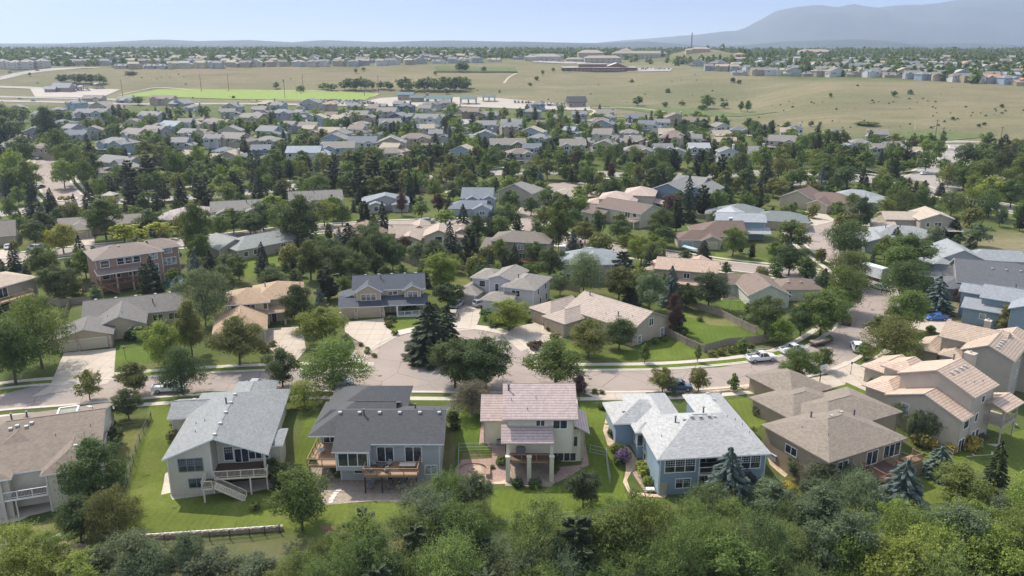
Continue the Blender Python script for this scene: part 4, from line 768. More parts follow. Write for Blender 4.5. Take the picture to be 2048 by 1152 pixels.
def generic(xy,z,w,d,st,yaw,rc,wc,style,full=True,name='house',far=False):
    ze=2.9+2.8*(st-1); desc='%s %s %s roofed %s'%(WN[wc],{1:'one-storey',2:'two-storey'}[st],RN[rc],'house')
    h=House(name,'',None,xy,yaw,WC[wc],RC[rc],z=z,detail=False,group='houses of the far estate' if far else 'houses beyond the parkway',wk='stucco')
    rc_=rnd
    if style==0: a=h.wing(-w/2,w/2,0,d,-2,ze,'x','gg',.45); gx=rc_.choice([-.25,.25])*w; b=h.wing(gx-w*.2,gx+w*.2,-1.6,d*.5,-2,ze-.3,'y','gg',.5)
    elif style==1: a=h.wing(-w/2,w/2,0,d,-2,ze,'y','gg',.4); gx=-.2*w; b=h.wing(-w*.62,-w*.1,-2,d*.6,-2,2.7,'x','gg',.45)
    elif style==2: a=h.wing(-w/2,w/2,0,d,-2,ze,'x','hh',.4); gx=.25*w; b=h.wing(gx-w*.2,gx+w*.22,-1.8,d*.6,-2,ze-.2,'y','gg',.45)
    else: a=h.wing(-w/2,w*.3,0,d,-2,ze,'x','gg',.45); gx=.3*w; b=h.wing(.1*w,w*.55,-2,d*.8,-2,max(2.7,ze-1.6),'y','gg',.45)
    if full and rc_.random()<.6:
        gx2=(-.28 if gx>=0 else .28)*w; h.wing(gx2-w*.14,gx2+w*.14,-.9,d*.45,-2,ze-.5,'y','gg',.55)
    if full and rc_.random()<.35: h.shed(-w*.5,w*.1,-2.6,.4,2.5,3.2,'S')
    if full and rc_.random()<.3: h.chimney(w*.3,d*.5,ze+d*.25+.9,1,.9)
    if full:
        if rc_.random()<.45: h.gar(b,'S',(h.walls[b][0]+h.walls[b][1])/2,min(4.6,(h.walls[b][1]-h.walls[b][0])*.75),2.1,rc_.choice(['white','cream','tan']))
        x0,x1=h.walls[b][0],h.walls[b][1]; xm=(x0+x1)/2
        h.win(b,'S',xm,ze-2.0,min(2.0,(x1-x0)*.6),1.3,2)
        X0,X1=h.walls[a][0],h.walls[a][1]
        for f in (.12,.5,.88):
            u=lerp(X0,X1,f)
            if not(x0-1<u<x1+1): h.win(a,'S',u,ze-2.0,1.3,1.3,1)
        if st==2:
            for f in (.14,.86):
                u=lerp(X0,X1,f)
                if not(x0-1<u<x1+1): h.win(a,'S',u,.8,1.8,1.4,2)
        h.win(a,'E' if xy[0]<0 else 'W',d*.5,ze-1.9,1.2,1.2,1)
        h.vents([(x,d*.62) for x in (-w*.2,0,w*.15)],'box')
    h.done(); q=pix(h.c); HS.append((desc,h.e,q[0],q[1],far))
def mid_rows():
    for k,(ox,zx,zy,w,st,yaw,rc,wc) in enumerate(MID):
        px=ox+zx/3.3875; py=60+zy/3.3875; g=ground(px,py+1.5); q=pix(g); W=min(23,max(10,w/3.3875*q[2]/FPX*1.14))
        generic((g.x,g.y),g.z,W,min(W*.85,12),st,yaw-8,rc,wc,[0,1,2,3,0,3][(k*7+k//5)%6])
def fill_rows():
    r=random.Random(17); n=0; tries=0
    while n<62 and tries<6000:
        tries+=1; px=r.uniform(-5,1660); py=r.uniform(216,330 if px<1250 else 300); g=ground(px,py)
        if meadow(g.x,g.y)>.1: continue
        W=r.uniform(11,15)
        if any((k[0]-g.x)**2+(k[1]-g.y-5)**2<(k[2]+W*.62)**2 for k in KEEP): continue
        generic((g.x,g.y),g.z,W,10,1 if r.random()<.3 else 2,r.uniform(-25,20),r.choice(['grey','taupe','taupe','grey','slate','brown','tan']),r.choice(['tan','lav','grey','cream','blue','white','tan','sage']),r.randrange(4)); n+=1
def far_rows():
    r=random.Random(3)
    def row(x0,x1,pys,step,wcs):
        x=x0
        while x<x1:
            py=pw(pys,x)+r.uniform(-.7,.7); g=ground(x,py); q=pix(g)
            W=r.uniform(13,18); rc=r.choice(['grey','taupe','taupe','tan','grey','brown','white','orange'] if x>1900 else ['grey','taupe','taupe','grey','tan','white'])
            generic((g.x,g.y),g.z,W,10,2 if r.random()<.75 else 1,r.uniform(-25,25),rc,r.choice(wcs),r.randrange(4),full=False,far=True)
            e=HS[-1][1]; 
            for ch in list(e.children):
                if ch.name.startswith('wall'): break
            a,b,c=window_me(1.6,1.4,2,'w'); 
            link('window',c,e,(-W*.25,-0.0+.46,3.4),0) ; link('window',c,e,(W*.25,.46,3.4),0)
            x+=step*r.uniform(.85,1.25)*W/14
    L=['lav','white','cream','tan','grey']
    row(240,1000,[(250,137),(700,132),(870,128),(1000,123)],25,L)
    row(120,980,[(120,131),(500,130),(980,121)],23,L); row(90,980,[(120,125),(500,124),(980,118)],25,L); row(60,960,[(60,122),(500,121),(960,117)],30,L); row(0,950,[(0,116),(500,115),(950,112)],36,L); row(0,1000,[(0,111),(1000,109)],40,L)
    row(1395,1500,[(1395,133),(1500,138)],30,L); row(1480,2048,[(1480,150),(1620,153),(1780,156),(1900,163),(2048,170)],30,L+['tan','blue'])
    row(1420,2048,[(1420,142),(1700,149),(2048,163)],25,L+['tan','blue']); row(1430,2048,[(1420,136),(1700,141),(2048,153)],25,L+['tan']); row(1540,2048,[(1540,128),(2048,143)],28,L+['tan']); row(1560,2048,[(1560,123),(2048,134)],30,L+['tan']); row(1440,2048,[(1440,132),(1700,138),(2048,148)],29,L+['tan']); row(1480,2048,[(1480,126),(2048,139)],32,L); row(1560,2048,[(1560,121),(2048,131)],36,L); row(1600,2048,[(1600,116),(2048,123)],44,L)
    row(1040,1120,[(1040,119),(1120,119)],22,L)
# ---------------------------------------------------------------- roads, lawns, drives
def asphalt(name,c,k=1):
    if name in MAT: return MAT[name]
    m,N,L,b=new_mat(name); ob=N.new('ShaderNodeTexCoord').outputs['Object']
    v=ramp(N,L,noi(N,L,ob,.12,5),[(.3,sc(c,.86)),(.7,sc(c,1.08))])
    v=mixc(N,L,.35,v,ramp(N,L,noi(N,L,ob,3,5),[(.3,sc(c,.75)),(.7,sc(c,1.2))]))
    vo=N.new('ShaderNodeTexVoronoi'); vo.feature='DISTANCE_TO_EDGE'; vo.inputs['Scale'].default_value=.13
    nn=noi(N,L,ob,.5,4,.6,1); L.new(mixc(N,L,.12,ob,nn,'ADD'),vo.inputs[0])
    v=mixc(N,L,ramp(N,L,vo.outputs['Distance'],[(0,(.75,.75,.75)),(.011,(0,0,0))]),v,sc(c,.30))
    v=mixc(N,L,ramp(N,L,noi(N,L,ob,.05,3),[(.55,(0,0,0)),(.60,(.55,.55,.55))]),v,sc((.24,.22,.21),.9*k))
    v=mixc(N,L,ramp(N,L,noi(N,L,ob,.55,5,.7),[(.62,(0,0,0)),(.72,(.4,.4,.4))]),v,sc(c,.55))
    L.new(v,b.inputs['Base Color']); b.inputs['Roughness'].default_value=.9; MAT[name]=m; return m
def slab(name,c):
    if name in MAT: return MAT[name]
    m,N,L,b=new_mat(name); ob=N.new('ShaderNodeTexCoord').outputs['Object']
    br=N.new('ShaderNodeTexBrick'); br.offset=0; br.inputs['Scale'].default_value=.3; br.inputs['Brick Width'].default_value=.9; br.inputs['Row Height'].default_value=.9; br.inputs['Mortar Size'].default_value=.018; br.inputs['Color1'].default_value=(*c,1); br.inputs['Color2'].default_value=(*sc(c,.9),1); br.inputs['Mortar'].default_value=(*sc(c,.5),1); L.new(ob,br.inputs[0])
    v=mixc(N,L,.35,br.outputs[0],ramp(N,L,noi(N,L,ob,.35,5,.65),[(.3,sc(c,.72)),(.7,sc(c,1.12))]))
    v=mixc(N,L,ramp(N,L,noi(N,L,ob,.9,4,.7),[(.64,(0,0,0)),(.74,(.35,.35,.35))]),v,sc(c,.5))
    L.new(v,b.inputs['Base Color']); b.inputs['Roughness'].default_value=.9; MAT[name]=m; return m
def grassmat(name,c,dry,amt=.62):
    if name in MAT: return MAT[name]
    m,N,L,b=new_mat(name); ob=N.new('ShaderNodeTexCoord').outputs['Object']
    v=ramp(N,L,noi(N,L,ob,.16,7,.68),[(.3,sc(c,.72)),(amt-.12,c),(amt-.03,sc(c,1.3)),(amt+.10,dry)])
    mp=N.new('ShaderNodeMapping'); mp.inputs['Rotation'].default_value=(0,0,.12); L.new(ob,mp.inputs[0]); wv=N.new('ShaderNodeTexWave'); wv.inputs['Scale'].default_value=.32; wv.inputs['Distortion'].default_value=.6; L.new(mp.outputs[0],wv.inputs[0])
    v=mixc(N,L,ramp(N,L,wv.outputs['Fac'],[(.35,(0,0,0)),(.65,(.22,.22,.22))]),v,sc(c,1.5))
    v=mixc(N,L,.45,v,ramp(N,L,noi(N,L,ob,2.5,5,.7),[(.3,sc(c,.6)),(.7,sc(c,1.35))]))
    L.new(v,b.inputs['Base Color']); b.inputs['Roughness'].default_value=.95; b.inputs['Specular IOR Level'].default_value=.1
    bump(N,L,b,noi(N,L,ob,8,3),.5,.05); MAT[name]=m; return m
def pavers(name,c,s=2.2):
    if name in MAT: return MAT[name]
    m,N,L,b=new_mat(name); ob=N.new('ShaderNodeTexCoord').outputs['Object']
    vo=N.new('ShaderNodeTexVoronoi'); vo.inputs['Scale'].default_value=s; L.new(ob,vo.inputs[0])
    v=mixc(N,L,.35,ramp(N,L,noi(N,L,ob,.4,4),[(.3,sc(c,.8)),(.7,sc(c,1.15))]),ramp(N,L,vo.outputs['Color'],[(.2,sc(c,.6)),(.8,sc(c,1.4))]))
    L.new(v,b.inputs['Base Color']); b.inputs['Roughness'].default_value=.9; MAT[name]=m; return m
ASP=(.29,.236,.203); ROADS=[]
def road(px,w,dz,mat,kerb=True,walk=0,world=False,name='road',ends=0):
    P=px if world else [ground(*p) for p in px]
    L=smooth_line(P,8); o=strip(name,offset(L,w/2),offset(L,-w/2),mat,dz); ROADS.append((L,w/2+ (3.2 if walk else 1)))
    if kerb: kerbs('kerb',L,w/2); kerbs('kerb',L,-w/2)
    for s in ((1,) if walk==1 else (-1,) if walk==-1 else (1,-1) if walk==2 else ()):
        strip('pavement',offset(L,s*(w/2+2.0)),offset(L,s*(w/2+3.3)),CONC,.05)
    return L
def setting():
    terrain()
    asp=asphalt('asphalt',ASP); asg=asphalt('grey_asphalt',(.30,.27,.25)); dirt=plain('dirt_path',(.40,.33,.25),.95,.2,.3)
    lawn=grassmat('lawn',(.098,.132,.022),(.23,.19,.09),.64); lawn2=grassmat('worn_lawn',(.12,.125,.040),(.26,.21,.12),.55)
    lawnb=grassmat('lawn_paler',(.106,.134,.026),(.24,.2,.10),.62); lawnc=grassmat('lawn_deeper',(.085,.125,.021),(.2,.17,.085),.67)
    mulch=pavers('gravel_mulch',(.33,.25,.19),5); pav=pavers('paver',(.30,.24,.19),3); flag=pavers('flagstone',(.50,.38,.27),1.2); pink=pavers('pink_gravel',(.34,.23,.20),6)
    # main street: a wide bulb with a planted island on its far side
    main=road([(-190,828),(0,799),(150,787),(300,774),(450,765),(600,760),(750,761),(900,762),(1050,763),(1200,762),(1330,760),(1450,752),(1560,738),(1640,716),(1700,680),(1738,640),(1752,600),(1738,560),(1700,530),(1662,505),(1634,482),(1630,468),(1658,453),(1700,446),(1780,446)],10.2,.03,asp,kerb=False,walk=0)
    cx=-12.6; bulb=[(cx+16.2*math.cos(a),146.5+16.2*math.sin(a)) for a in [R(-20+220*k/40) for k in range(41)]]
    bulb=[(bulb[0][0]+6,137),]+bulb+[(bulb[-1][0]-6,137)]
    drape('road',bulb,asp,.034)
    for a,b in ((0,48),(65,len(main)-1)):
        kerbs('kerb',main[a:b],5.1); strip('pavement',offset(main[a:b],7.2),offset(main[a:b],8.6),CONC,.05)
    kerbs('kerb',main,-5.1); strip('pavement',offset(main[:130],-7.0),offset(main[:130],-8.4),CONC,.05)
    for px,py in ((420,768),(760,752),(1010,730),(1180,758),(1420,757),(1640,716),(1745,620)):
        g=ground(px,py); drape('manhole_cover',[(g.x+.4*math.cos(a*.5236),g.y+.4*math.sin(a*.5236)) for a in range(12)],plain('cast_iron',(.07,.065,.06),.6),.06)
    A=[Vector((cx+16.2*math.cos(a),146.5+16.2*math.sin(a))) for a in [R(-14+208*k/40) for k in range(41)]]
    kerbs('kerb',A,-.01,.4); strip('pavement',offset(A,-.5),offset(A,-3.0),CONC,.05)
    isl=[(cx-2+6.2*math.cos(a),150.5+5.2*math.sin(a)) for a in [R(18*k) for k in range(20)]]
    mb=MB(); mb.prism([(p[0],p[1]) for p in isl],0,.16,0,1); tag(mb.build('traffic_island',[CONC,mulch]),kind='structure')
    road([(1634,552),(1549,542),(1434,529),(1320,511),(1215,496),(1120,478),(1062,452),(1052,432),(1080,408),(1120,390),(1150,380)],9.5,.038,asp,walk=2)
    c2=ground(1148,379); drape('road',[(c2.x+15*math.cos(R(15*k)),c2.y+15*math.sin(R(15*k))) for k in range(24)],asp,.042)
    road([(-60,528),(100,508),(250,493),(365,486),(470,474),(600,460),(786,449),(900,445),(1040,440)],9.5,.044,asp,walk=2)
    road([(-80,436),(0,428),(137,412),(243,403),(389,394),(520,382),(618,371),(740,364),(854,356),(987,346),(1109,344),(1230,349),(1360,352),(1500,347),(1600,345),(1700,352),(1790,366)],11,.046,asg,walk=0,name='parkway')
    road([(1500,372),(1600,366),(1700,360),(1800,368)],7,.05,asg,walk=0)
    rb=ground(1828,366); drape('roundabout',[(rb.x+19*math.cos(R(15*k)),rb.y+19*math.sin(R(15*k))) for k in range(24)],asg,.055)
    mb=MB(); mb.prism([(rb.x+6*math.cos(R(15*k)),rb.y+6*math.sin(R(15*k))) for k in range(24)],rb.z-.3,rb.z+.3,0,1); tag(mb.build('traffic_island',[CONC,lawn2]),kind='structure')
    road([(1835,362),(1875,345),(1905,322),(1930,300),(1925,287)],16,.06,asg,name='road'); road([(1835,372),(1890,392),(1960,405),(2060,425)],10,.062,asg,walk=2)
    road([(1700,279),(1869,285),(1950,288),(2100,293)],17,.1,asg,name='road')
    road([(97,318),(98,330),(102,350),(112,372),(128,392),(150,408)],13,.064,asp,walk=2); road([(60,322),(100,318),(135,316)],11,.068,asp)
    road([(-40,200),(0,202),(89,204),(200,207),(472,208),(677,210),(800,212),(900,214)],12,.3,asg,kerb=False); road([(-40,192),(0,194),(90,196),(260,200)],11,.3,asg,kerb=False)
    road([(200,135),(120,138),(50,146),(5,156),(-60,170)],17,.3,asg,kerb=False); road([(-60,172),(60,176),(110,180)],9,.32,asg,kerb=False)
    for pts,wd in (([(1010,205),(1100,207),(1186,221),(1190,232),(1330,236),(1450,262),(1560,282),(1700,281)],3.0),([(1180,217),(1260,216),(1330,224)],2.4),([(500,202),(700,201),(757,188)],3),([(757,188),(600,181),(400,180),(300,177),(240,190)],2.5),([(1700,332),(1760,345),(1790,346),(1830,340),(1850,325),(1862,300)],2),([(290,382),(400,372),(500,362),(600,362)],2),([(800,372),(900,356),(1000,336),(1120,330)],2),([(640,340),(800,352),(880,352)],2),([(1160,352),(1230,358),(1320,362)],2),([(1500,312),(1560,330),(1640,338),(1760,350)],2),([(1034,147),(1018,155),(1008,167)],2.5)):
        L=smooth_line([ground(*p) for p in pts],6); strip('path',offset(L,wd/2),offset(L,-wd/2),CONC if wd<2.4 else dirt,.12 if pts[0][1]>300 else .35)
    f=drape('playing_field',gp([(240,193),(316,179),(500,180),(757,187),(726,203),(470,199)]),grassmat('turf',(.21,.27,.07),(.27,.31,.11),.8),.35)
    drape('car_park',gp([(60,176),(240,179),(200,196),(70,194)]),plain('light_concrete',(.33,.29,.25),.9,.1,.1),.3); drape('car_park',gp([(600,203),(728,204),(760,197),(830,193),(1000,197),(1180,213),(1180,222),(900,213),(640,212)]),plain('light_concrete',(.45,.40,.35)),.4)
    drape('car_park',gp([(1250,136),(1345,137),(1340,143),(1255,144)]),asg,.5); drape('car_park',gp([(1060,122),(1200,122),(1190,126),(1070,126)]),asg,.6)
    for pts in ([(870,132),(1030,134),(1035,143),(872,141)],[(1560,284),(1700,272),(1850,262),(1990,272),(1900,282),(1700,279)],[(1180,210),(1400,218),(1560,224),(1500,232),(1300,226)]): drape('grass',gp(pts),grassmat('meadow_green',(.095,.12,.045),(.17,.155,.08),.55),.25)
    # lawns
    LZ=[0]
    lw=[[(2,1086),(150,1014),(238,870),(304,830),(255,960),(240,1030),(60,1084)]]
    for p in ([(255,1062),(262,950),(300,812),(352,806),(356,870),(345,985),(420,992),(560,986),(628,998),(664,1008),(830,1002),(836,1040),(720,1052),(640,1075),(560,1052),(400,1066)],[(588,985),(592,900),(612,840),(640,820),(664,818),(650,880),(622,985)],[(905,985),(912,880),(905,830),(965,815),(967,880),(990,895),(985,905),(925,905),(912,980)],[(1160,960),(1163,870),(1158,800),(1212,806),(1222,850),(1215,870),(1245,905),(1250,985),(1320,1000),(1330,1040),(980,1060),(984,982),(1150,968)],[(1455,800),(1540,790),(1560,808),(1545,822),(1528,850),(1505,862)],[(765,800),(905,806),(905,794),(790,790)],[(232,700),(330,690),(340,720),(228,738)],[(780,637),(845,632),(850,655),(790,670)],[(1060,716),(1075,692),(1110,682),(1160,690),(1160,714)],[(1170,716),(1250,705),(1310,680),(1345,672),(1405,712),(1350,722)],[(1340,632),(1370,625),(1460,650),(1510,672),(1480,690),(1410,698),(1350,655)],[(1150,728),(1300,730),(1420,725),(1560,700),(1660,670),(1668,676),(1560,712),(1440,735),(1300,741),(1160,738)],[(160,745),(100,765),(0,790),(0,778),(130,748)],[(230,742),(400,728),(560,722),(620,722),(600,735),(300,752),(228,752)],[(320,795),(420,782),(480,784),(400,796),(322,806)],[(1640,770),(1740,760),(1790,790),(1700,800)],[(1600,1000),(1850,920),(2048,860),(2048,990),(1850,1010)],[(1820,905),(1900,880),(1960,900),(1900,930)],[(1440,600),(1520,596),(1520,620),(1440,622)],[(1805,665),(1850,668),(1880,690),(1820,690)],[(1430,505),(1560,520),(1560,532),(1430,520)],[(900,350),(1000,352),(1010,340),(930,342)],[(880,392),(960,380),(960,398),(900,404)],[(430,488),(560,500),(560,540),(470,560)]):
        LZ[0]+=1; drape('lawn',gp(p),[lawn,lawnb,lawn,lawnc][LZ[0]%4],.016+.004*(LZ[0]%5))
    drape('lawn',gp(lw[0]),lawn2,.02); drape('lawn',gp([(230,868),(290,835),(300,850),(262,925),(238,985),(240,900)]),lawn2,.026); drape('lawn',gp([(900,560),(985,556),(980,600),(900,585)]),lawn2,.02)
    drape('lawn',gp([(1460,640),(1500,655),(1420,650),(1370,632),(1400,628)]),lawn2,.026)
    for p in ([(128,706),(232,697),(228,752),(215,768),(62,795),(100,772)],[(515,658),(605,654),(612,700),(590,726),(560,735),(530,738),(548,705),(520,680)],[(688,645),(767,637),(772,655),(797,673),(745,702),(708,678),(690,664)],[(922,606),(960,604),(962,630),(950,660),(904,663),(908,630)],[(1072,645),(1136,672),(1092,684),(1042,704),(1006,672),(1030,655)],[(1166,786),(1290,786),(1305,797),(1200,801)],[(1520,775),(1620,757),(1700,745),(1690,770),(1620,788),(1560,792)],[(1645,745),(1692,722),(1765,745),(1760,765),(1748,790),(1680,760)],[(1808,655),(1845,633),(1905,636),(1893,668),(1850,662)],[(1836,680),(1875,682),(1868,712),(1850,706)],[(1608,423),(1642,421),(1672,442),(1630,452)],[(148,493),(190,490),(188,472),(152,474)],[(0,500),(32,498),(30,515),(-20,520)],[(1730,545),(1762,540),(1768,552),(1745,560)],[(1560,270+190),(1580,458),(1600,470),(1575,475)]):
        LZ[0]+=1; drape('driveway',gp(p),slab('driveway_concrete',(.455,.385,.315)),.06+.004*(LZ[0]%4))
    drape('patio',gp([(618,930),(640,900),(672,958),(720,945),(878,955),(862,1003),(740,1003),(655,1010),(640,1005)]),pav,.035)
    drape('patio',gp([(340,990),(420,978),(505,975),(500,980),(430,988),(345,1000)]),plain('light_gravel',(.4,.36,.3),.9,.2,2),.03); drape('patio',gp([(420,978),(430,968),(560,955),(560,972),(500,986)]),CONC,.036)
    drape('gravel_bed',gp([(322,990),(330,948),(342,940),(346,985)]),plain('pale_gravel',(.5,.45,.36),.9,.2,4),.03)
    drape('gravel_bed',gp([(958,890),(963,845),(985,835),(990,870),(1010,870),(1012,962),(1000,965),(916,970),(920,920),(984,917),(984,900),(968,885)]),pink,.035); drape('patio',gp([(935,965),(938,935),(960,930),(975,958),(1012,955),(1015,968),(960,970)]),flag,.04)
    drape('gravel_bed',gp([(1105,960),(1110,935),(1163,930),(1170,885),(1178,930),(1160,940),(1115,965)]),pink,.035)
    drape('garden_path',gp([(1212,835),(1222,838),(1216,860),(1225,880),(1258,895),(1275,920),(1275,935),(1262,945),(1254,960),(1262,985),(1335,990),(1330,996),(1260,992),(1246,965),(1252,940),(1250,920),(1215,890),(1206,862)]),flag,.04)
    drape('gravel_bed',gp([(1225,835),(1240,860),(1275,865),(1300,935),(1322,985),(1290,985),(1262,940),(1280,925),(1262,893),(1230,880)]),mulch,.03)
    drape('gravel_bed',gp([(1345,790),(1425,786),(1530,770),(1520,760),(1430,772),(1340,776)]),mulch,.03); drape('gravel_bed',gp([(1176,780),(1215,782),(1212,788),(1175,787)]),mulch,.03); drape('gravel_bed',gp([(705,680),(760,700),(745,722),(715,712)]),mulch,.03)
    drape('gravel_bed',gp([(1528,895),(1560,888),(1590,935),(1570,955),(1540,930)]),flag,.03); drape('gravel_bed',gp([(0,1096),(120,1082),(175,1090),(170,1110),(0,1122)]),plain('pinkish_soil',(.36,.25,.19),.95,.2,2),.03); drape('gravel_bed',gp([(640,1052),(690,1050),(740,1062),(720,1075),(650,1072)]),plain('bark_mulch',(.18,.10,.065),.95,.3,3),.03)
    drape('patio',gp([(-20,1052),(-10,1000),(90,985),(128,996),(120,1018),(60,1032),(40,1042)]),CONC,.04); drape('patio',gp([(1010,972),(1012,925),(1104,925),(1112,965),(1100,974)]),pav,.045)
    drape('patio',gp([(1915,890),(1975,878),(2010,892),(1985,910),(1930,915)]),CONC,.04); drape('patio',gp([(1440,588),(1490,580),(1492,594),(1442,600)]),flag,.03)
# ---------------------------------------------------------------- foliage
LM={k:leafmat(k,*c) for k,c in dict(mid=((.088,.128,.030),(.165,.205,.055)),bright=((.135,.18,.032),(.23,.27,.06)),dark=((.060,.090,.030),(.112,.145,.050)),olive=((.12,.13,.038),(.20,.195,.06)),yellow=((.24,.26,.03),(.36,.35,.055)),
    spruce=((.046,.066,.038),(.085,.106,.060)),blue=((.11,.155,.145),(.21,.26,.245)),pine=((.062,.084,.042),(.115,.135,.066)),purple=((.072,.040,.040),(.12,.068,.064)),willow=((.13,.17,.08),(.22,.26,.13)),grey=((.10,.135,.07),(.175,.21,.12)),bare=((.17,.16,.11),(.23,.21,.15)),feather=((.105,.152,.040),(.195,.25,.075)),flower=((.15,.10,.20),(.30,.2,.38)),gold=((.34,.29,.05),(.46,.38,.08)),box=((.06,.10,.03),(.11,.155,.05)),far=((.085,.115,.05),(.14,.17,.075))).items()}
LN=dict(far='',mid='mid green',bright='fresh green',dark='dark green',olive='olive green',yellow='yellow-green',spruce='dark',blue='silvery blue',pine='dark',purple='purple-leaved',willow='pale green weeping',grey='grey-green',bare='thin greyish',feather='feathery green',flower='lilac flowering',gold='golden',box='clipped green')
PROTO={}
def leaves(mb,r,c,rad,n,size,flat=.35,squash=1.0,core=.25):
    for _ in range(n):
        d=Vector((r.gauss(0,1),r.gauss(0,1),r.gauss(0,1)*1.0)).normalized()
        k=1-core*abs(r.gauss(0,.8)); 
        if d.z<-.35 and r.random()<.6: d.z=-d.z
        p=Vector((c[0]+d.x*rad[0]*k,c[1]+d.y*rad[1]*k,c[2]+d.z*rad[2]*k))
        nrm=(d+Vector((r.uniform(-1,1),r.uniform(-1,1),r.uniform(-.6,1.2)))*.75).normalized()
        q=nrm.to_track_quat('Z','Y'); a=r.uniform(0,6.3); s=size*r.uniform(.6,1.35); u=q@Vector((math.cos(a),math.sin(a),0))*s; w=q@Vector((-math.sin(a),math.cos(a),0))*s*r.uniform(.45,.8)
        mb.poly([p-u*.5-w*.3,p+u*.1-w*.5,p+u*.6+w*.1,p-u*.05+w*.5])
def sprays(mb,r,lobes,n,size,ln,droop=.0):
    per=13; tot=sum(q**2 for _,q in lobes)
    for c,q in lobes:
        for _ in range(max(1,int(n/per*q*q/tot))):
            d=Vector((r.gauss(0,1),r.gauss(0,1),r.gauss(.25,.8))).normalized(); p=c+Vector((d.x*q,d.y*q,d.z*q*.7))*r.uniform(.45,.95); d=(d+Vector((0,0,r.uniform(-.1,.5)-droop))).normalized(); L_=ln*r.uniform(.6,1.4)
            for k in range(per):
                t=(k+r.random())/per; x=p+d*(L_*t)+Vector((0,0,-droop*.5*L_*t*t))+Vector((r.gauss(0,1),r.gauss(0,1),r.gauss(0,1)))*L_*.10*(1.2-t)
                nn=(d.cross(Vector((r.uniform(-1,1),r.uniform(-1,1),.2)))+Vector((0,0,.9))).normalized(); Q=nn.to_track_quat('Z','Y'); a=r.uniform(0,6.3); u=Q@Vector((math.cos(a),math.sin(a),0))*size*r.uniform(.6,1.2); w=Q@Vector((-math.sin(a),math.cos(a),0))*size*.42
                mb.poly([x-u*.5,x+w*.5,x+u*.6,x-w*.5])
def decid(seed,n,size,shape='round'):
    r=random.Random(seed); mb=MB(); tk=MB()
    W=dict(round=.42,oval=.33,spread=.55,col=.17,weep=.48,cone=.33,feather=.5)[shape]; h0=.2 if shape not in('col',) else .1
    lobes=[]; K={'round':20,'oval':20,'spread':26,'col':12,'weep':22,'cone':20,'feather':46}[shape]
    for i in range(K):
        t=(i+.5)/K; z=h0+.06+(1-h0-.14)*t
        prof_=math.sin(math.pi*min(1,max(0,(t*.9+.12))))**.7
        if shape=='cone': prof_=(1-t)**.8*.95+.12
        if shape in('spread','feather'): prof_=math.sin(math.pi*(t*.75+.2))**.55
        a=i*2.4+r.uniform(-.6,.6); rr=W*prof_*r.uniform(.5,.85)*(1 if i%4 else .25); s=W*r.uniform(.26,.46)*(.6+.5*prof_)*(.62 if shape=='feather' else 1)
        lobes.append((Vector((math.cos(a)*rr,math.sin(a)*rr,z+r.uniform(-.04,.04))),s))
    vol=sum(s**2 for _,s in lobes)
    for c,s in lobes:
        m=int(n*s**2/vol); k=.75 if shape not in('feather','weep') else .42
        leaves(mb,r,c,(s,s,s*(k if shape!='weep' else 1.25)),int(m*(.62 if shape not in('feather','weep') else .3)),size*(1 if shape!='feather' else .8),core=.3)
    sprays(mb,r,lobes,int(n*(.38 if shape not in('feather','weep') else .7)),size*(.95 if shape!='feather' else .85),.13 if shape!='feather' else .17,0 if shape!='weep' else .5)
    for c,s in r.sample(lobes,6 if shape!='feather' else 12):   # stray twigs break the outline
        e=c*1.0; e.x*=1.25; e.y*=1.25; leaves(mb,r,e,(s*.9,s*.9,s*.8),int(n*.018),size*.8,core=.9)
    tk.tube([(0,0,-.06),(0,0,.0),(.008,.004,h0+.1),(0,.01,.6)],[.03,.022,.017,.006],7)
    for c,s in lobes[::3]: tk.tube([(0,0,max(.12,c.z*.55)),tuple(c*.6+Vector((0,0,c.z*.35))),tuple(c)],[.011,.007,.002],4,cap=False)
    return mb,tk
def conifer(seed,n,size,kind='spruce'):
    r=random.Random(seed); mb=MB(); tk=MB(); tiers=17 if kind=='spruce' else 11
    for i in range(tiers):
        t=i/(tiers-1); z=.05+.93*t; R0=.30*(1-t)**.62+.01
        if kind=='pine': z=.12+.84*t; R0=.32*math.sin(math.pi*(t*.70+.24))**.6*(1-.2*t)*(1 if i%2 else .78)
        nb=max(3,int(11*(1-t)+3)) if kind=='spruce' else max(4,int(9*(1-t*.5)))
        for b in range(nb):
            a=2*math.pi*b/nb+i*.7+r.uniform(-.2,.2); RR=R0*(r.uniform(.75,1.12) if kind=='spruce' else r.uniform(.45,1.2)); m=max(4,int(n/(tiers*nb)*(1.6-1.1*t)))
            for _ in range(m):
                k=r.random()**.5; rr=RR*k; zz=z+.02-(k*.06 if kind=='spruce' else -k*.03)+r.uniform(-.012,.012)*(1 if kind=='spruce' else 3); a2=a+r.uniform(-.16,.16)/(k+.25)
                p=Vector((math.cos(a2)*rr,math.sin(a2)*rr,zz)); out=Vector((math.cos(a),math.sin(a),-.25 if kind=='spruce' else .3))
                side=Vector((-math.sin(a),math.cos(a),r.uniform(-.5,.5))); s=size*r.uniform(.6,1.3); u=out.normalized()*s; w=side.normalized()*s*.42
                mb.poly([p-u*.4,p+w*.5,p+u*.7,p-w*.5])
    tk.tube([(0,0,-.05),(0,0,.3),(0,0,.97)],[.02,.014,.003],6)
    return mb,tk
def bush(seed,n,size):
    r=random.Random(seed); mb=MB(); tk=MB()
    for i in range(7):
        a=i*.9; c=Vector((math.cos(a)*.3,math.sin(a)*.3,.42+r.uniform(-.1,.15)))*(1 if i else 0)+Vector((0,0,0 if i else .5)); leaves(mb,r,c,(.32,.32,.42),n//7,size,core=.25)
    for i in range(5): tk.tube([(0,0,-.1),(math.cos(i*1.3)*.3,math.sin(i*1.3)*.3,.6)],[.03,.01],4,cap=False)
    return mb,tk
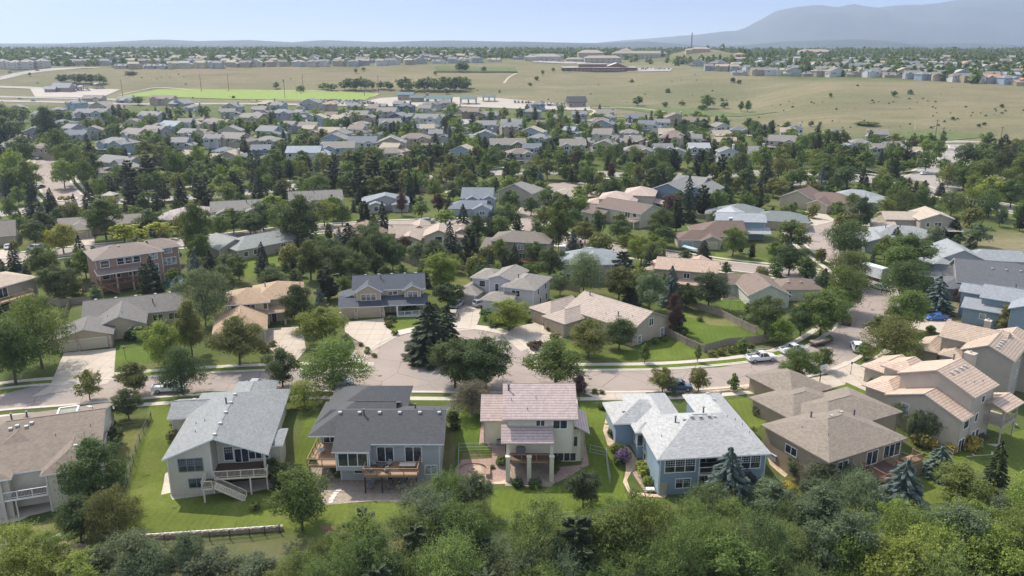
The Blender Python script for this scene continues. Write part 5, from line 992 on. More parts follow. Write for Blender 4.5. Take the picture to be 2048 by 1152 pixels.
def proto(kind,lod,v):
    k=(kind,lod,v)
    if k in PROTO: return PROTO[k]
    n={0:17000,1:6000,2:1600,3:380}[lod]; s={0:.026,1:.041,2:.078,3:.14}[lod]
    if kind=='feather' and lod==0: n=17000
    seed=ord(kind[0])*13+ord(kind[1])+v*101
    if kind in('spruce','pine'): mb,tk=conifer(seed,int(n*1.15),s*1.5,kind)
    elif kind=='bush': mb,tk=bush(seed,{0:2600,1:1200,2:420,3:150}[lod],{0:.08,1:.12,2:.2,3:.3}[lod])
    else: mb,tk=decid(seed,n,s,kind)
    PROTO[k]=(mb.mesh('crown',[LM['mid']]),tk.mesh('trunk',[BARK],smooth=True)); return PROTO[k]
TREES=[]
SHN=dict(round='tree',oval='tree',spread='tree',col='tree',weep='willow tree',cone='tree',feather='locust tree',spruce='spruce',pine='pine',bush='shrub')
NMN=dict(round='broadleaf_tree',oval='broadleaf_tree',spread='broadleaf_tree',col='poplar_tree',weep='willow_tree',cone='broadleaf_tree',feather='locust_tree',spruce='spruce_tree',pine='pine_tree',bush='shrub')
def tree(g,h,w,kind,mat,group=None,label=None):
    dist=math.hypot(g[0],g[1]-0); pxh=h*FPX/max(60,dist)
    lod=0 if pxh>62 else 1 if pxh>34 else 2 if pxh>15 else 3
    v=rnd.randrange(3 if lod<3 else 2); cr,tk=proto(kind,lod,v)
    e=bpy.data.objects.new(NMN[kind],None); COL.objects.link(e); e.location=g; e.rotation_euler=(0,0,rnd.uniform(0,6.28)); 
    base={'round':.84,'oval':.66,'spread':1.1,'col':.36,'weep':.96,'cone':.68,'feather':1.0,'spruce':.54,'pine':.56,'bush':1.1}[kind]
    e.scale=(w/base,w/base,h)
    c=link('crown',cr,e); c.material_slots[0].link='OBJECT'; c.material_slots[0].material=LM[mat]
    if kind!='bush' or lod<1: link('trunk',tk,e)
    e['category']='shrub' if kind=='bush' else 'tree'
    q=pix((g[0],g[1],g[2]+h*.55)); TREES.append([e,kind,mat,h,w,q[0],q[1],group,label,pxh]); return e
def tpx(px,pyc,hp,wp,kind,mat,group=None,label=None):
    """stand a tree so that its middle is seen at this place, hp by wp tall and wide"""
    if kind=='bush' and hp>42: kind='spread' if wp>hp*1.1 else 'round'
    g=ground(px,pyc+hp*.5); q=pix(g); f=q[2]; dep=math.atan2(CAMH-g.z,g.y)
    h=hp/FPX*f/math.cos(dep)*.93; w=wp/FPX*f
    g=ground(px,pyc+hp*.5-w*.12/f*FPX*math.sin(dep)); g.z-=.05
    return tree(g,h,w,kind,mat,group,label)
NEAR="""300 1150 80 110 spread grey|420 1150 70 100 round grey|520 1154 60 90 round grey|60 1148 80 120 spread bright|165 1152 70 100 round bright|600 1150 70 90 spread feather|198 955 140 122 round dark|163 1042 90 88 round dark|236 1040 100 96 spread olive|258 808 62 56 round dark|232 872 40 36 bush dark|180 770 60 52 round olive|270 757 68 58 oval olive|366 745 92 88 spread dark
85 668 140 130 spread mid|32 705 130 110 round mid|330 688 92 82 round bright|385 655 115 62 cone olive|412 597 112 100 spread grey|480 682 98 98 round olive|645 652 78 88 round bright|668 736 98 132 spread mid|566 736 78 74 round dark|610 790 52 64 bush bright
600 612 92 60 oval dark|656 567 64 48 pine pine|641 595 42 24 spruce blue|860 662 116 92 spruce spruce|894 657 94 56 spruce spruce|910 728 98 100 round dark|972 727 104 112 round dark|940 742 76 84 round dark|945 800 64 84 spread bare|1110 731 96 108 round mid|1158 774 52 26 oval purple
1018 630 66 78 round bright|881 542 82 62 oval bright|896 590 52 62 round dark|622 520 80 52 oval mid|682 524 74 66 round dark|719 508 84 60 round dark|760 500 80 60 round dark|786 510 66 48 round dark|640 500 60 50 round dark|700 480 70 60 spruce spruce|745 475 70 60 round dark
808 492 46 38 round purple|837 504 42 42 round grey|901 482 82 36 spruce spruce|940 498 78 42 pine pine|956 456 64 46 round dark|927 440 68 34 spruce spruce|980 446 48 22 spruce spruce|767 437 72 30 spruce spruce|749 449 46 24 spruce spruce|731 434 62 36 pine pine|843 418 36 35 round mid
804 406 48 22 oval purple|877 406 42 28 oval purple|898 408 38 20 spruce spruce|892 434 32 46 round bright|1016 434 58 52 round dark|606 440 106 84 oval dark|571 438 74 54 round mid|649 424 56 46 round bright|527 430 62 62 round dark|511 449 46 42 round dark|545 408 40 50 round bright|685 428 46 38 round mid
680 476 48 20 spruce blue|1001 500 52 30 oval mid|1028 506 42 26 spruce grey|213 436 84 64 oval mid|128 476 62 60 round yellow|72 464 52 52 round dark|250 466 42 62 round yellow|302 440 48 52 round dark|316 462 38 60 round yellow|398 458 112 62 oval mid|404 500 70 44 round mid|173 526 62 54 round mid|117 564 74 70 round dark|33 590 32 22 spruce blue|8 604 32 40 bush dark
392 531 64 36 spruce blue|422 522 48 28 spruce spruce|456 531 56 44 round grey|480 536 60 40 round dark|355 570 32 26 spruce blue|194 590 42 26 oval grey|68 402 74 32 spruce spruce|106 414 62 42 spruce spruce|153 410 48 17 spruce spruce|182 391 58 32 spruce spruce|269 386 58 42 pine pine|319 388 48 18 spruce spruce|365 387 62 32 spruce spruce|407 394 62 44 pine pine|273 424 26 26 round mid|468 440 52 54 round mid|501 448 46 50 round dark|440 452 50 44 round mid
1102 528 72 56 round dark|1167 548 92 80 weep willow|1120 566 50 40 round grey|1070 504 46 42 round dark|1146 480 42 28 spruce blue|1170 464 46 46 round olive|1195 446 58 32 round dark|1243 462 48 52 round dark|1256 486 42 48 round bright|1282 500 60 52 round bright|1304 490 46 50 round bright|1329 474 46 46 round dark|1213 534 42 38 round dark|1243 534 58 50 pine pine|1295 532 64 32 spruce spruce|1313 546 52 26 spruce grey|1237 568 76 60 oval olive|1298 582 84 62 round grey|1341 570 80 42 spruce blue|1372 592 54 42 round dark|1416 580 78 76 round pine|1346 624 84 32 oval purple|1358 640 40 22 oval purple|1262 580 60 36 spruce spruce
1176 678 78 82 round olive|1238 668 66 64 round dark|1289 706 40 22 oval mid|1395 706 36 15 oval mid|1483 690 28 22 bush mid|1407 500 40 28 spruce spruce|1465 482 62 52 round mid|1529 632 84 78 round dark|1558 664 58 52 round bright|1118 450 112 56 oval mid|1088 434 48 46 round mid|1158 410 46 42 round mid|1146 440 52 42 round dark|1097 400 52 46 round mid|1062 412 40 36 round dark|1020 402 50 44 round mid|1322 444 62 50 round dark|1352 431 62 30 pine pine|1374 394 94 32 spruce spruce|1404 402 60 40 pine pine|1432 402 50 46 round mid|1492 382 56 24 spruce spruce|1340 410 50 40 round purple
1580 470 62 76 round mid|1577 520 62 70 round dark|1549 500 36 38 round mid|1578 492 30 16 spruce blue|1689 482 70 84 spread dark|1719 426 74 46 oval pine|1676 419 36 32 round mid|1701 406 46 32 round mid|1768 419 52 38 round bright|1800 404 52 46 spread dark|1836 403 50 50 spread dark|1900 408 52 50 spread dark|1938 404 52 56 spread mid|1976 408 60 50 spread dark|1998 434 38 26 round pine|1907 455 42 32 spruce spruce|1953 467 50 44 round grey|1935 498 54 42 spruce spruce|1810 512 84 84 oval mid|1790 474 38 28 spruce spruce|1865 474 52 36 round grey|1898 520 34 44 round olive|1742 522 30 14 spruce spruce
1806 566 76 92 spread dark|1810 622 80 72 round mid|1695 538 64 78 spread mid|1689 580 84 80 spread mid|1640 626 86 88 round mid|1664 606 60 60 round mid|1645 566 56 36 spruce spruce|1600 640 60 50 round dark|1871 588 74 58 spruce blue|1926 588 34 46 round purple|1756 658 50 52 round mid|1786 684 78 100 spread olive|2006 640 64 42 cone olive|1728 702 32 32 round mid|1596 732 72 72 round mid|1646 718 48 40 round mid|1940 722 60 50 round grey
1849 849 66 64 round dark|1806 826 44 62 bush mid|1822 852 62 22 oval grey|1982 944 118 52 spruce dark|1876 924 56 58 spruce blue|1796 986 116 100 spruce blue|1645 945 76 88 round grey|1684 952 60 56 bush grey|1540 1004 78 78 oval grey|1708 1000 96 104 feather grey|1912 985 96 116 round mid|1706 1094 112 112 round bright|1840 880 30 34 bush olive|1945 884 30 30 bush gold|2030 1010 60 70 round grey|1590 935 46 40 round grey|1622 990 60 60 round grey|1582 990 44 26 bush gold
1452 958 112 92 spruce blue|1166 980 72 66 round pine|893 996 92 88 feather mid|948 992 84 70 round grey|605 1004 122 112 round mid|552 946 56 56 round dark|510 1010 20 20 bush mid|1413 1024 90 100 feather dark|1325 760 52 50 round olive|1396 760 52 42 round olive|1466 764 36 26 cone mid
380 1118 90 74 round grey|270 1128 90 120 bush grey|35 1112 90 120 feather bright|110 1112 80 90 feather bright|335 1138 50 50 bush grey|478 1140 40 60 bush grey|205 1130 60 70 round grey|1190 1146 50 90 bush yellow
750 350 70 46 pine pine|720 368 60 44 pine pine|782 360 70 40 pine pine|820 372 66 26 spruce spruce|668 352 56 40 pine pine|640 372 56 46 round mid|560 366 52 34 pine pine|520 370 60 30 spruce spruce|470 368 50 36 pine pine|300 342 60 46 pine pine|350 332 60 40 round mid|262 350 56 40 pine pine|330 380 44 26 pine pine|945 350 50 26 spruce spruce|922 352 44 24 spruce spruce|905 346 46 34 round olive|968 344 44 38 round mid|880 356 34 36 round olive|1022 330 46 32 pine pine|1050 372 44 22 spruce spruce|1080 380 40 40 round mid|1128 330 46 30 pine pine|1170 350 46 30 round mid|1222 376 50 44 round dark|1300 330 50 40 round mid|1345 324 50 30 pine pine|1400 330 56 36 pine pine|1440 340 60 30 pine pine|1480 330 56 34 round pine|1530 352 56 36 spruce pine|1556 336 50 36 round olive|1600 352 40 34 round mid|1650 330 50 40 round mid|1690 352 46 44 round dark|1730 370 36 20 spruce spruce|1768 372 52 50 round mid|1785 340 56 30 pine pine|1850 322 46 34 round mid|1885 330 30 28 round mid|1930 308 50 46 round dark|1872 300 44 30 round mid|1960 350 70 56 round mid|2000 330 80 60 round dark|2035 350 90 60 round mid|1925 355 50 40 round mid|1980 380 60 60 round bright|2020 385 60 50 round dark|1880 378 26 20 spruce spruce|1848 372 24 18 spruce spruce|1790 390 60 40 oval mid|1158 386 34 30 round bright|1175 380 28 24 round bright
140 310 60 50 round mid|120 290 70 50 round mid|30 330 70 50 round bright|50 300 60 54 round dark|20 360 60 50 round mid|60 350 70 50 round mid|15 260 60 60 round dark|100 250 80 44 oval pine|130 345 60 46 round bright|150 330 70 40 round mid|172 345 60 40 round mid|5 310 60 40 spruce spruce|190 330 60 40 round dark|10 230 50 50 round mid"""
FARTREES="""803 168 24 24 round dark|818 172 22 26 round mid|848 168 26 26 round dark|868 168 26 28 round mid|888 166 28 28 round dark|910 168 30 28 round dark|928 171 24 20 round dark|932 164 24 22 round mid|776 170 18 20 round mid|762 170 16 18 round dark|690 170 20 22 round dark|712 168 24 24 round dark|732 168 24 22 round mid|664 174 14 26 round mid|600 176 12 18 bush mid|920 134 18 18 round dark|932 134 18 16 round mid|122 157 18 20 round dark|160 157 20 22 round dark|184 157 20 22 round dark|207 159 16 16 round mid|60 148 8 6 round dark|925 133 18 22 round dark|968 138 12 12 round dark|712 141 10 8 round dark|870 146 8 8 round dark|727 138 7 8 round dark|553 170 14 14 round mid|648 172 14 24 round mid|700 166 24 22 round mid|722 166 26 22 round mid|745 170 18 14 round mid|782 172 14 14 round mid|812 167 26 26 round dark|838 170 22 24 round mid|856 166 26 28 round mid|878 172 22 20 round mid|900 167 28 28 round mid|920 166 30 24 round mid|893 182 12 14 round dark|940 178 0 0 round mid|130 156 16 24 round dark|150 156 18 22 round dark|172 156 20 22 round dark|200 157 20 24 round mid|262 145 7 22 bush mid|278 201 18 26 round mid|410 172 0 0 round mid|1276 201 20 22 round dark|1330 208 10 10 bush mid|1364 206 8 12 bush mid|1414 202 28 30 round mid|1404 214 12 16 bush mid|1448 209 14 14 bush grey|1482 212 22 12 oval mid|1495 212 24 14 oval mid|1465 159 10 10 bush dark|1478 163 8 8 bush dark|1661 190 10 8 round dark|1788 187 12 14 round dark|2003 211 8 8 bush dark|1905 236 8 8 bush mid|1968 247 7 8 bush dark|1957 250 7 8 bush dark|1622 247 12 12 round dark|1640 247 10 8 round mid|1733 247 8 40 bush mid|1073 156 8 8 bush dark|1085 145 12 8 round mid|1060 168 7 8 bush mid|1126 139 9 8 round dark|1106 139 9 8 round dark|1136 139 9 8 round dark|1560 250 0 0 bush mid"""
def trees():
    for blk,grp in ((NEAR,None),(FARTREES,'lone trees in the open meadow')):
        for s in blk.replace('\n','|').split('|'):
            a=s.split()
            if float(a[2])<1: continue
            k=1.16 if 1580<float(a[0])<1830 and 460<float(a[1])<710 else 1.07; tpx(float(a[0]),float(a[1]),float(a[2])*k,float(a[3])*k,a[4],a[5],grp)
    r=random.Random(11)
    # the thicket of locust and other trees along the bottom edge
    y=1050; 
    pts=[]
    for row,(py,x0,x1,st) in enumerate(((1052,860,2080,92),(1086,640,2080,84),(1122,640,2090,80),(1160,600,2090,84),(1215,520,2100,92))):
        x=x0+(row%2)*36
        while x<x1:
            X=x+r.uniform(-26,26); Y=py+r.uniform(-20,16)
            if row==0 and (985<X<1130 or 1250<X<1390): x+=st; continue
            if row==1 and 985<X<1080: Y+=30
            c=r.random()
            if X<1420: kind,mat=('feather','feather') if c<.55 else ('spread','feather') if c<.7 else ('round','mid') if c<.82 else ('pine','pine') if c<.9 else ('feather','grey')
            elif X<1660: kind,mat=('feather','feather') if c<.35 else ('round','mid') if c<.55 else ('pine','pine') if c<.68 else ('oval','grey') if c<.85 else ('feather','dark')
            else: kind,mat=('round','bright') if c<.3 else ('feather','mid') if c<.5 else ('round','grey') if c<.62 else ('feather','feather') if c<.75 else ('round','bright') if c<.8 else ('spread','bright') if c<.9 else ('cone','mid')
            hp=r.choice([70,90,110,130,150])*r.uniform(.85,1.15); tpx(X,Y,hp,min(150,hp*r.uniform(.8,1.15)),kind,mat,'thicket along the bottom of the slope'); x+=st*r.uniform(.8,1.2)
    # scattered trees of the further neighbourhood
    occupied=list(KEEP)+[(k[0],k[1]-k[2]-2.0,k[2]*.52) for k in KEEP if 110<k[1]<760]+[(t[0].location.x,t[0].location.y,t[4]*.35) for t in TREES]
    def free(x,y,rad):
        for a,b,c in occupied:
            if (a-x)**2+(b-y)**2<(c+rad)**2: return False
        for L,wd in ROADS:
            for p in L[::2]:
                if (p.x-x)**2+(p.y-y)**2<(wd+rad*.3)**2: return False
        return True
    n=0; tries=0
    while n<980 and tries<24000:
        tries+=1; py=232+170*r.random()**.82; px=r.uniform(-10,2060); g=ground(px,py)
        if meadow(g.x,g.y)>.2 or g.y>740: continue
        if py>345 and 560<px<1800 and r.random()<.35: continue
        h=r.uniform(5.5,10.5) if g.y>430 else r.uniform(5,10.5); w=h*r.uniform(.75,1.1)
        if not free(g.x,g.y,w*.27): continue
        k=r.random(); left=px<350
        if k<.58: kind,mat=r.choice(['round','oval','round','spread']),r.choice(['mid','mid','dark','olive','bright' if r.random()<.5 else 'mid'])
        elif k<.78: kind,mat='pine','pine'; w=h*.5
        elif k<.9: kind,mat='spruce',r.choice(['spruce','spruce','blue']); w=h*.4
        else: kind,mat='oval',r.choice(['dark','mid','purple','grey']); w=h*.45
        tree(Vector((g.x,g.y,g.z-.1)),h,w,kind,mat,'trees among the houses beyond the parkway'); occupied.append((g.x,g.y,w*.34)); n+=1
    # the second block: fill yards between 400 and 560
    n=0; tries=0
    while n<190 and tries<9000:
        tries+=1; py=r.uniform(395,600); px=r.uniform(-10,2060); g=ground(px,py)
        if meadow(g.x,g.y)>.2: continue
        h=r.uniform(3.5,9.5); w=h*r.uniform(.6,.9)
        if not free(g.x,g.y,w*.42+.4): continue
        kind,mat=r.choice([('round','mid'),('round','dark'),('spruce','spruce'),('pine','pine'),('bush','olive'),('round','mid'),('oval','dark')])
        if kind in('spruce','pine'): w=h*.5
        tree(Vector((g.x,g.y,g.z-.05)),h,w,kind,mat,'yard trees of the middle blocks'); occupied.append((g.x,g.y,w*.4)); n+=1
def merge_rest(limit=295):
    """past the 300 largest broadleaf trees the rest become one uncountable mass"""
    import numpy as np
    B=sorted([t for t in TREES if NMN[t[1]]=='broadleaf_tree'],key=lambda t:-t[9]); rest=B[limit:]
    V=[];F=[];M=[];slots=[];off=0
    for t in rest:
        e=t[0]; e_m=Matrix.LocRotScale(e.location,e.rotation_euler,e.scale)
        for me,mat in ((proto(t[1],3 if t[9]<26 else 2,0 if t[9]>=26 else rnd.randrange(2))[0],LM[t[2]]),(proto(t[1],3,0)[1],BARK)):
            n=len(me.vertices); a=np.empty(n*3,np.float32); me.vertices.foreach_get('co',a); a=a.reshape(n,3)@np.array(e_m.to_3x3().transposed())+np.array(e.location)
            if mat not in slots: slots.append(mat)
            k=slots.index(mat); V.append(a)
            for p in me.polygons: F.append([v+off for v in p.vertices]); M.append(k)
            off+=n
        for c in list(e.children): bpy.data.objects.remove(c)
        bpy.data.objects.remove(e); TREES.remove(t)
    if not rest: return
    me=bpy.data.meshes.new('background_trees'); me.from_pydata(np.concatenate(V).tolist(),[],F)
    for m in slots: me.materials.append(m)
    me.polygons.foreach_set('material_index',M); me.update(); tag(link('background_trees',me),'many more broadleaf trees filling the gaps among the far houses','trees',None,'stuff')
def merge_houses(limit=298):
    """past the 300 largest houses the small ones on the far ridge become one mass"""
    L_=[]
    for t in HS:
        if t[4] is None: continue
        e=t[1]; L_.append((pix(e.location)[2],t))
    L_.sort(key=lambda a:a[0]); keep=limit-NEARH[0]; rest=[t for _,t in L_[keep:]]
    V=[];F=[];M=[];slots=[];off=0
    for t in rest:
        e=t[1]; A=Matrix.LocRotScale(e.location,e.rotation_euler,e.scale)
        for c in list(e.children):
            if c.name.startswith('roof_vent'): bpy.data.objects.remove(c); continue
            W=A@Matrix.LocRotScale(c.location,c.rotation_euler,c.scale); me=c.data; idx=[]
            for m in me.materials:
                if m not in slots: slots.append(m)
                idx.append(slots.index(m))
            V+=[tuple(W@v.co) for v in me.vertices]
            for p in me.polygons: F.append([v+off for v in p.vertices]); M.append(idx[p.material_index])
            off+=len(me.vertices); bpy.data.objects.remove(c)
        bpy.data.objects.remove(e); HS.remove(t)
    if not rest: return
    me=bpy.data.meshes.new('distant_houses'); me.from_pydata(V,[],F)
    for m in slots: me.materials.append(m)
    me.polygons.foreach_set('material_index',M); me.update(); tag(link('distant_houses',me),'many small houses packed along the far ridge','houses',None,'stuff')
def cloud(name,label,pts,matname,seed):
    """an uncountable far wood: leaf clumps of many crowns in one object"""
    r=random.Random(seed); mb=MB()
    for x,y,z,h,w in pts:
        con=r.random()<.12
        for _ in range(34 if y<1500 else 22):
            t=r.random(); a=r.uniform(0,6.28); rr=w*.5*(math.sin(math.pi*min(1,t*.85+.12)) if not con else (1-t))*math.sqrt(r.random()); p=Vector((x+math.cos(a)*rr,y+math.sin(a)*rr,z+h*(.08+.9*t)))
            s=w*.3*r.uniform(.6,1.3); n_=Vector((math.cos(a)+r.uniform(-.5,.5),math.sin(a)+r.uniform(-.5,.5),r.uniform(.2,1.3))).normalized(); q=n_.to_track_quat('Z','Y')
            u=q@Vector((s,0,0)); w_=q@Vector((0,s*.8,0)); mb.poly([p-u*.6-w_*.4,p+u*.3-w_*.7,p+u*.7+w_*.3,p-u*.1+w_*.7])
    o=mb.build(name,LM[matname]); tag(o,label,'trees',None,'stuff'); return o
def far_woods():
    r=random.Random(21); pts=[]; pts2=[]
    keep=[k for k in KEEP if k[1]>600]
    for _ in range(7600):
        Y=700+1450*r.random()**.9; px=r.uniform(-40,2090); x=(px-1024)/1640*Y; z=T(x,Y); q=pix((x,Y,z)); e=q[1]
        lim=pw([(0,138),(60,131),(185,134),(200,134),(240,135),(700,131),(800,124),(900,120),(1000,118),(1130,119),(1200,124),(1300,130),(1420,134),(1500,146),(1560,152),(1800,158),(1950,168),(2048,172)],px)
        if e>lim or e<94: continue
        if 1335<px<1470 and 1280<Y<1540 and r.random()<.9: continue
        if 1050<px<1345 and 118<e<150 and r.random()<.75: continue
        h=r.uniform(5,11.5)
        if any((k[0]-x)**2+(k[1]-Y)**2<(k[2]*.8)**2 for k in keep): continue
        (pts if r.random()<.5 else pts2).append((x,Y,z-.3,h,h*r.uniform(.8,1.35)))
    sc_=[]
    for _ in range(1500):
        px=r.uniform(-20,2070); py=r.uniform(140,292); g=ground(px,py)
        if meadow(g.x,g.y)<.75 or g.y>1150: continue
        wet=noise.noise((g.x/70,g.y/40,7))+(.35 if 200<py<262 and px>1150 else 0)
        if wet<.12+.5*r.random(): continue
        h=r.uniform(.3,1.2) if r.random()<.95 else r.uniform(2,3.6); sc_.append((g.x,g.y,g.z-.1,h,h*r.uniform(1.2,2.6)))
    cloud('meadow_scrub','low grey-green scrub and weeds dotted over the open meadow',sc_,'far',8)
    cloud('distant_trees','grey-green trees massed among the far houses on the ridge',pts,'far',5); cloud('distant_trees','mid green trees massed among the far houses on the ridge',pts2,'mid',6)
# ---------------------------------------------------------------- vehicles
def carpaint(n,c):
    k='paint_'+n
    if k in MAT: return MAT[k]
    m,N,L,b=new_mat(k); b.inputs['Base Color'].default_value=(*c,1); b.inputs['Roughness'].default_value=.28; b.inputs['Coat Weight'].default_value=.6; b.inputs['Coat Roughness'].default_value=.08; MAT[k]=m; return m
PAINT=dict(white=(.72,.73,.74),silver=(.42,.44,.46),blue=(.03,.13,.45),navy=(.05,.09,.17),grey=(.16,.17,.18),dark=(.03,.032,.036),red=(.3,.03,.03),tan=(.4,.36,.28),boat=(.25,.4,.45))
VP={}
def body_me(kind,paint):
    k=(kind,paint)
    if k in VP: return VP[k]
    mb=MB(); gl=MB()
    L,Wd,Hh={'sedan':(4.8,1.85,1.45),'suv':(4.8,1.92,1.75),'pickup':(5.8,2.0,1.9),'hatch':(4.2,1.8,1.5)}[kind]
    # side outline as stations x -> (bottom, belt height, half width)
    hx=L/2; zb=.28
    if kind=='sedan': low=[(-hx,.5,.62,.78),(-hx+.12,.36,.82,.88),(-hx+.9,zb,.93,.92),(0,zb,.95,.925),(hx-1.2,zb,.88,.91),(hx-.35,.3,.74,.86),(hx,.45,.58,.74)]; cab=[(-hx+.55,-hx+1.35,hx-2.1,hx-1.15)]; zt=1.43
    elif kind=='hatch': low=[(-hx,.5,.8,.8),(-hx+.1,.36,.95,.87),(-hx+.9,zb,.98,.9),(0,zb,.98,.9),(hx-1.0,zb,.92,.88),(hx-.3,.3,.78,.84),(hx,.45,.6,.72)]; cab=[(-hx+.12,-hx+.6,hx-1.9,hx-1.0)]; zt=1.5
    elif kind=='suv': low=[(-hx,.55,.9,.84),(-hx+.1,.4,1.05,.93),(-hx+.9,.34,1.08,.95),(0,.34,1.08,.955),(hx-1.1,.34,1.06,.94),(hx-.2,.38,.95,.9),(hx,.55,.72,.82)]; cab=[(-hx+.1,-hx+.45,hx-1.95,hx-1.2)]; zt=1.76
    else: low=[(-hx,.6,.95,.95),(-hx+.05,.5,1.1,.98),(-hx+1.2,.42,1.12,.99),(0,.42,1.12,.995),(hx-1.4,.42,1.14,.98),(hx-.2,.45,1.05,.95),(hx,.6,.85,.88)]; cab=[(-.75,-.62,hx-2.25,hx-1.5)]; zt=1.9
    rings=[]
    for x,b,t,h in low:
        m=(b+t)/2; rings.append([(x,-h*.94,b),(x,-h,m),(x,-h*.93,t),(x,0,t+.04),(x,h*.93,t),(x,h,m),(x,h*.94,b),(x,0,b-.02)])
    i0=len(mb.v)
    for r_ in rings: mb.v+=r_
    for a in range(len(rings)-1):
        for j in range(8): p=i0+a*8+j; q=i0+a*8+(j+1)%8; mb.f.append((p,q,q+8,p+8)); mb.m.append(0)
    mb.f.append(tuple(i0+j for j in range(7,-1,-1))); mb.m.append(0); e=i0+(len(rings)-1)*8; mb.f.append(tuple(e+j for j in range(8))); mb.m.append(0)
    for xa,xb,xc,xd in cab:
        bz=low[3][2]-.03; w0=low[3][3]*.93; w1=w0*.80
        B=[(xa,-w0,bz),(xd,-w0,bz),(xd,w0,bz),(xa,w0,bz)]; Tt=[(xb,-w1,zt-.05),(xc,-w1,zt-.05),(xc,w1,zt-.05),(xb,w1,zt-.05)]
        for i in range(4): j=(i+1)%4; gl.poly([B[i],B[j],Tt[j],Tt[i]])
        mb.poly(Tt); mb.box(xb+.03,xc-.05,-w1-.01,w1+.01,zt-.06,zt)
        for i in range(4): mb.bar(B[i],Tt[i],.09)
        xm=(xb+xc)/2-.1
        for s_ in (-1,1): mb.bar((xm,s_*w0,bz),(xm,s_*w1,zt-.05),.09)
        for s_ in (-1,1): mb.bar(Tt[0 if s_<0 else 3],Tt[1 if s_<0 else 2],.08); mb.box(xd-.35,xd-.15,s_*(w0+.12)-.1,s_*(w0+.12)+.1,bz+.02,bz+.16)
    if kind=='pickup':
        mb.box(-hx+.12,-.85,-.82,.82,1.0,1.14,1)
        for s_ in (-1,1): mb.box(-hx+.05,-.8,s_*.9-.06,s_*.9+.06,1.05,1.27)
        mb.box(-hx+.02,-hx+.14,-.9,.9,.95,1.27)
    VP[k]=(mb.mesh('body',[carpaint(paint,PAINT[paint]),DARK]),gl.mesh('windows',[GLASS]),L,Wd); return VP[k]
def wheel_me():
    def f():
        t=MB(); t.tube([(0,-.11,0),(0,.11,0)],[.34,.34],14); r_=MB(); r_.tube([(0,-.118,0),(0,.118,0)],[.21,.21],10); return t.mesh('wheel',[RUBBER]),r_.mesh('rim',[STEEL])
    return shrink('wheel',f)
def lamp_me(c):
    def f():
        mb=MB(); mb.box(-.06,.06,-.17,.17,-.07,.07); return mb.mesh('lamp',[plain('lamp_%s'%c,(.7,.7,.66) if c=='h' else (.35,.02,.02),.2)])
    return shrink('lamp'+c,f)
def vehicle(px,py,yaw,kind,paint,label,small=False,group=None,g=None,z=.05):
    nm={'sedan':'sedan','suv':'suv','pickup':'pickup_truck','hatch':'hatchback'}[kind]; g=g or ground(px,py)
    b,gl,L,Wd=body_me(kind,paint); e=thing(nm,label,{'sedan':'car','suv':'car','hatch':'car','pickup':'pickup truck'}[kind],(g.x,g.y,g.z+z),R(yaw),group)
    link('body',b,e); link('windows',gl,e)
    if not small:
        w_,r_=wheel_me(); k={'pickup':1.15,'suv':1.06}.get(kind,.98)
        for x in (-L*.31,L*.32):
            for y in (-Wd*.44,Wd*.44): o=link('wheel',w_,e,(x,y,.34*k)); o.scale=(k,1,k); link('rim',r_,o)
        zz={'sedan':.66,'suv':.85,'pickup':.95,'hatch':.72}[kind]
        for s_ in (-1,1): link('headlight',lamp_me('h'),e,(L/2-.1,s_*Wd*.36,zz)); link('tail_light',lamp_me('t'),e,(-L/2+.06,s_*Wd*.37,zz+.08))
    return e
def lot(e,kd,pc,g):
    q=pix(g); HS.append(({'dark':'black'}.get(pc,pc)+' '+{'hatch':'hatchback','pickup':'pickup truck'}.get(kd,kd)+' in a far car park',e,q[0],q[1],None))
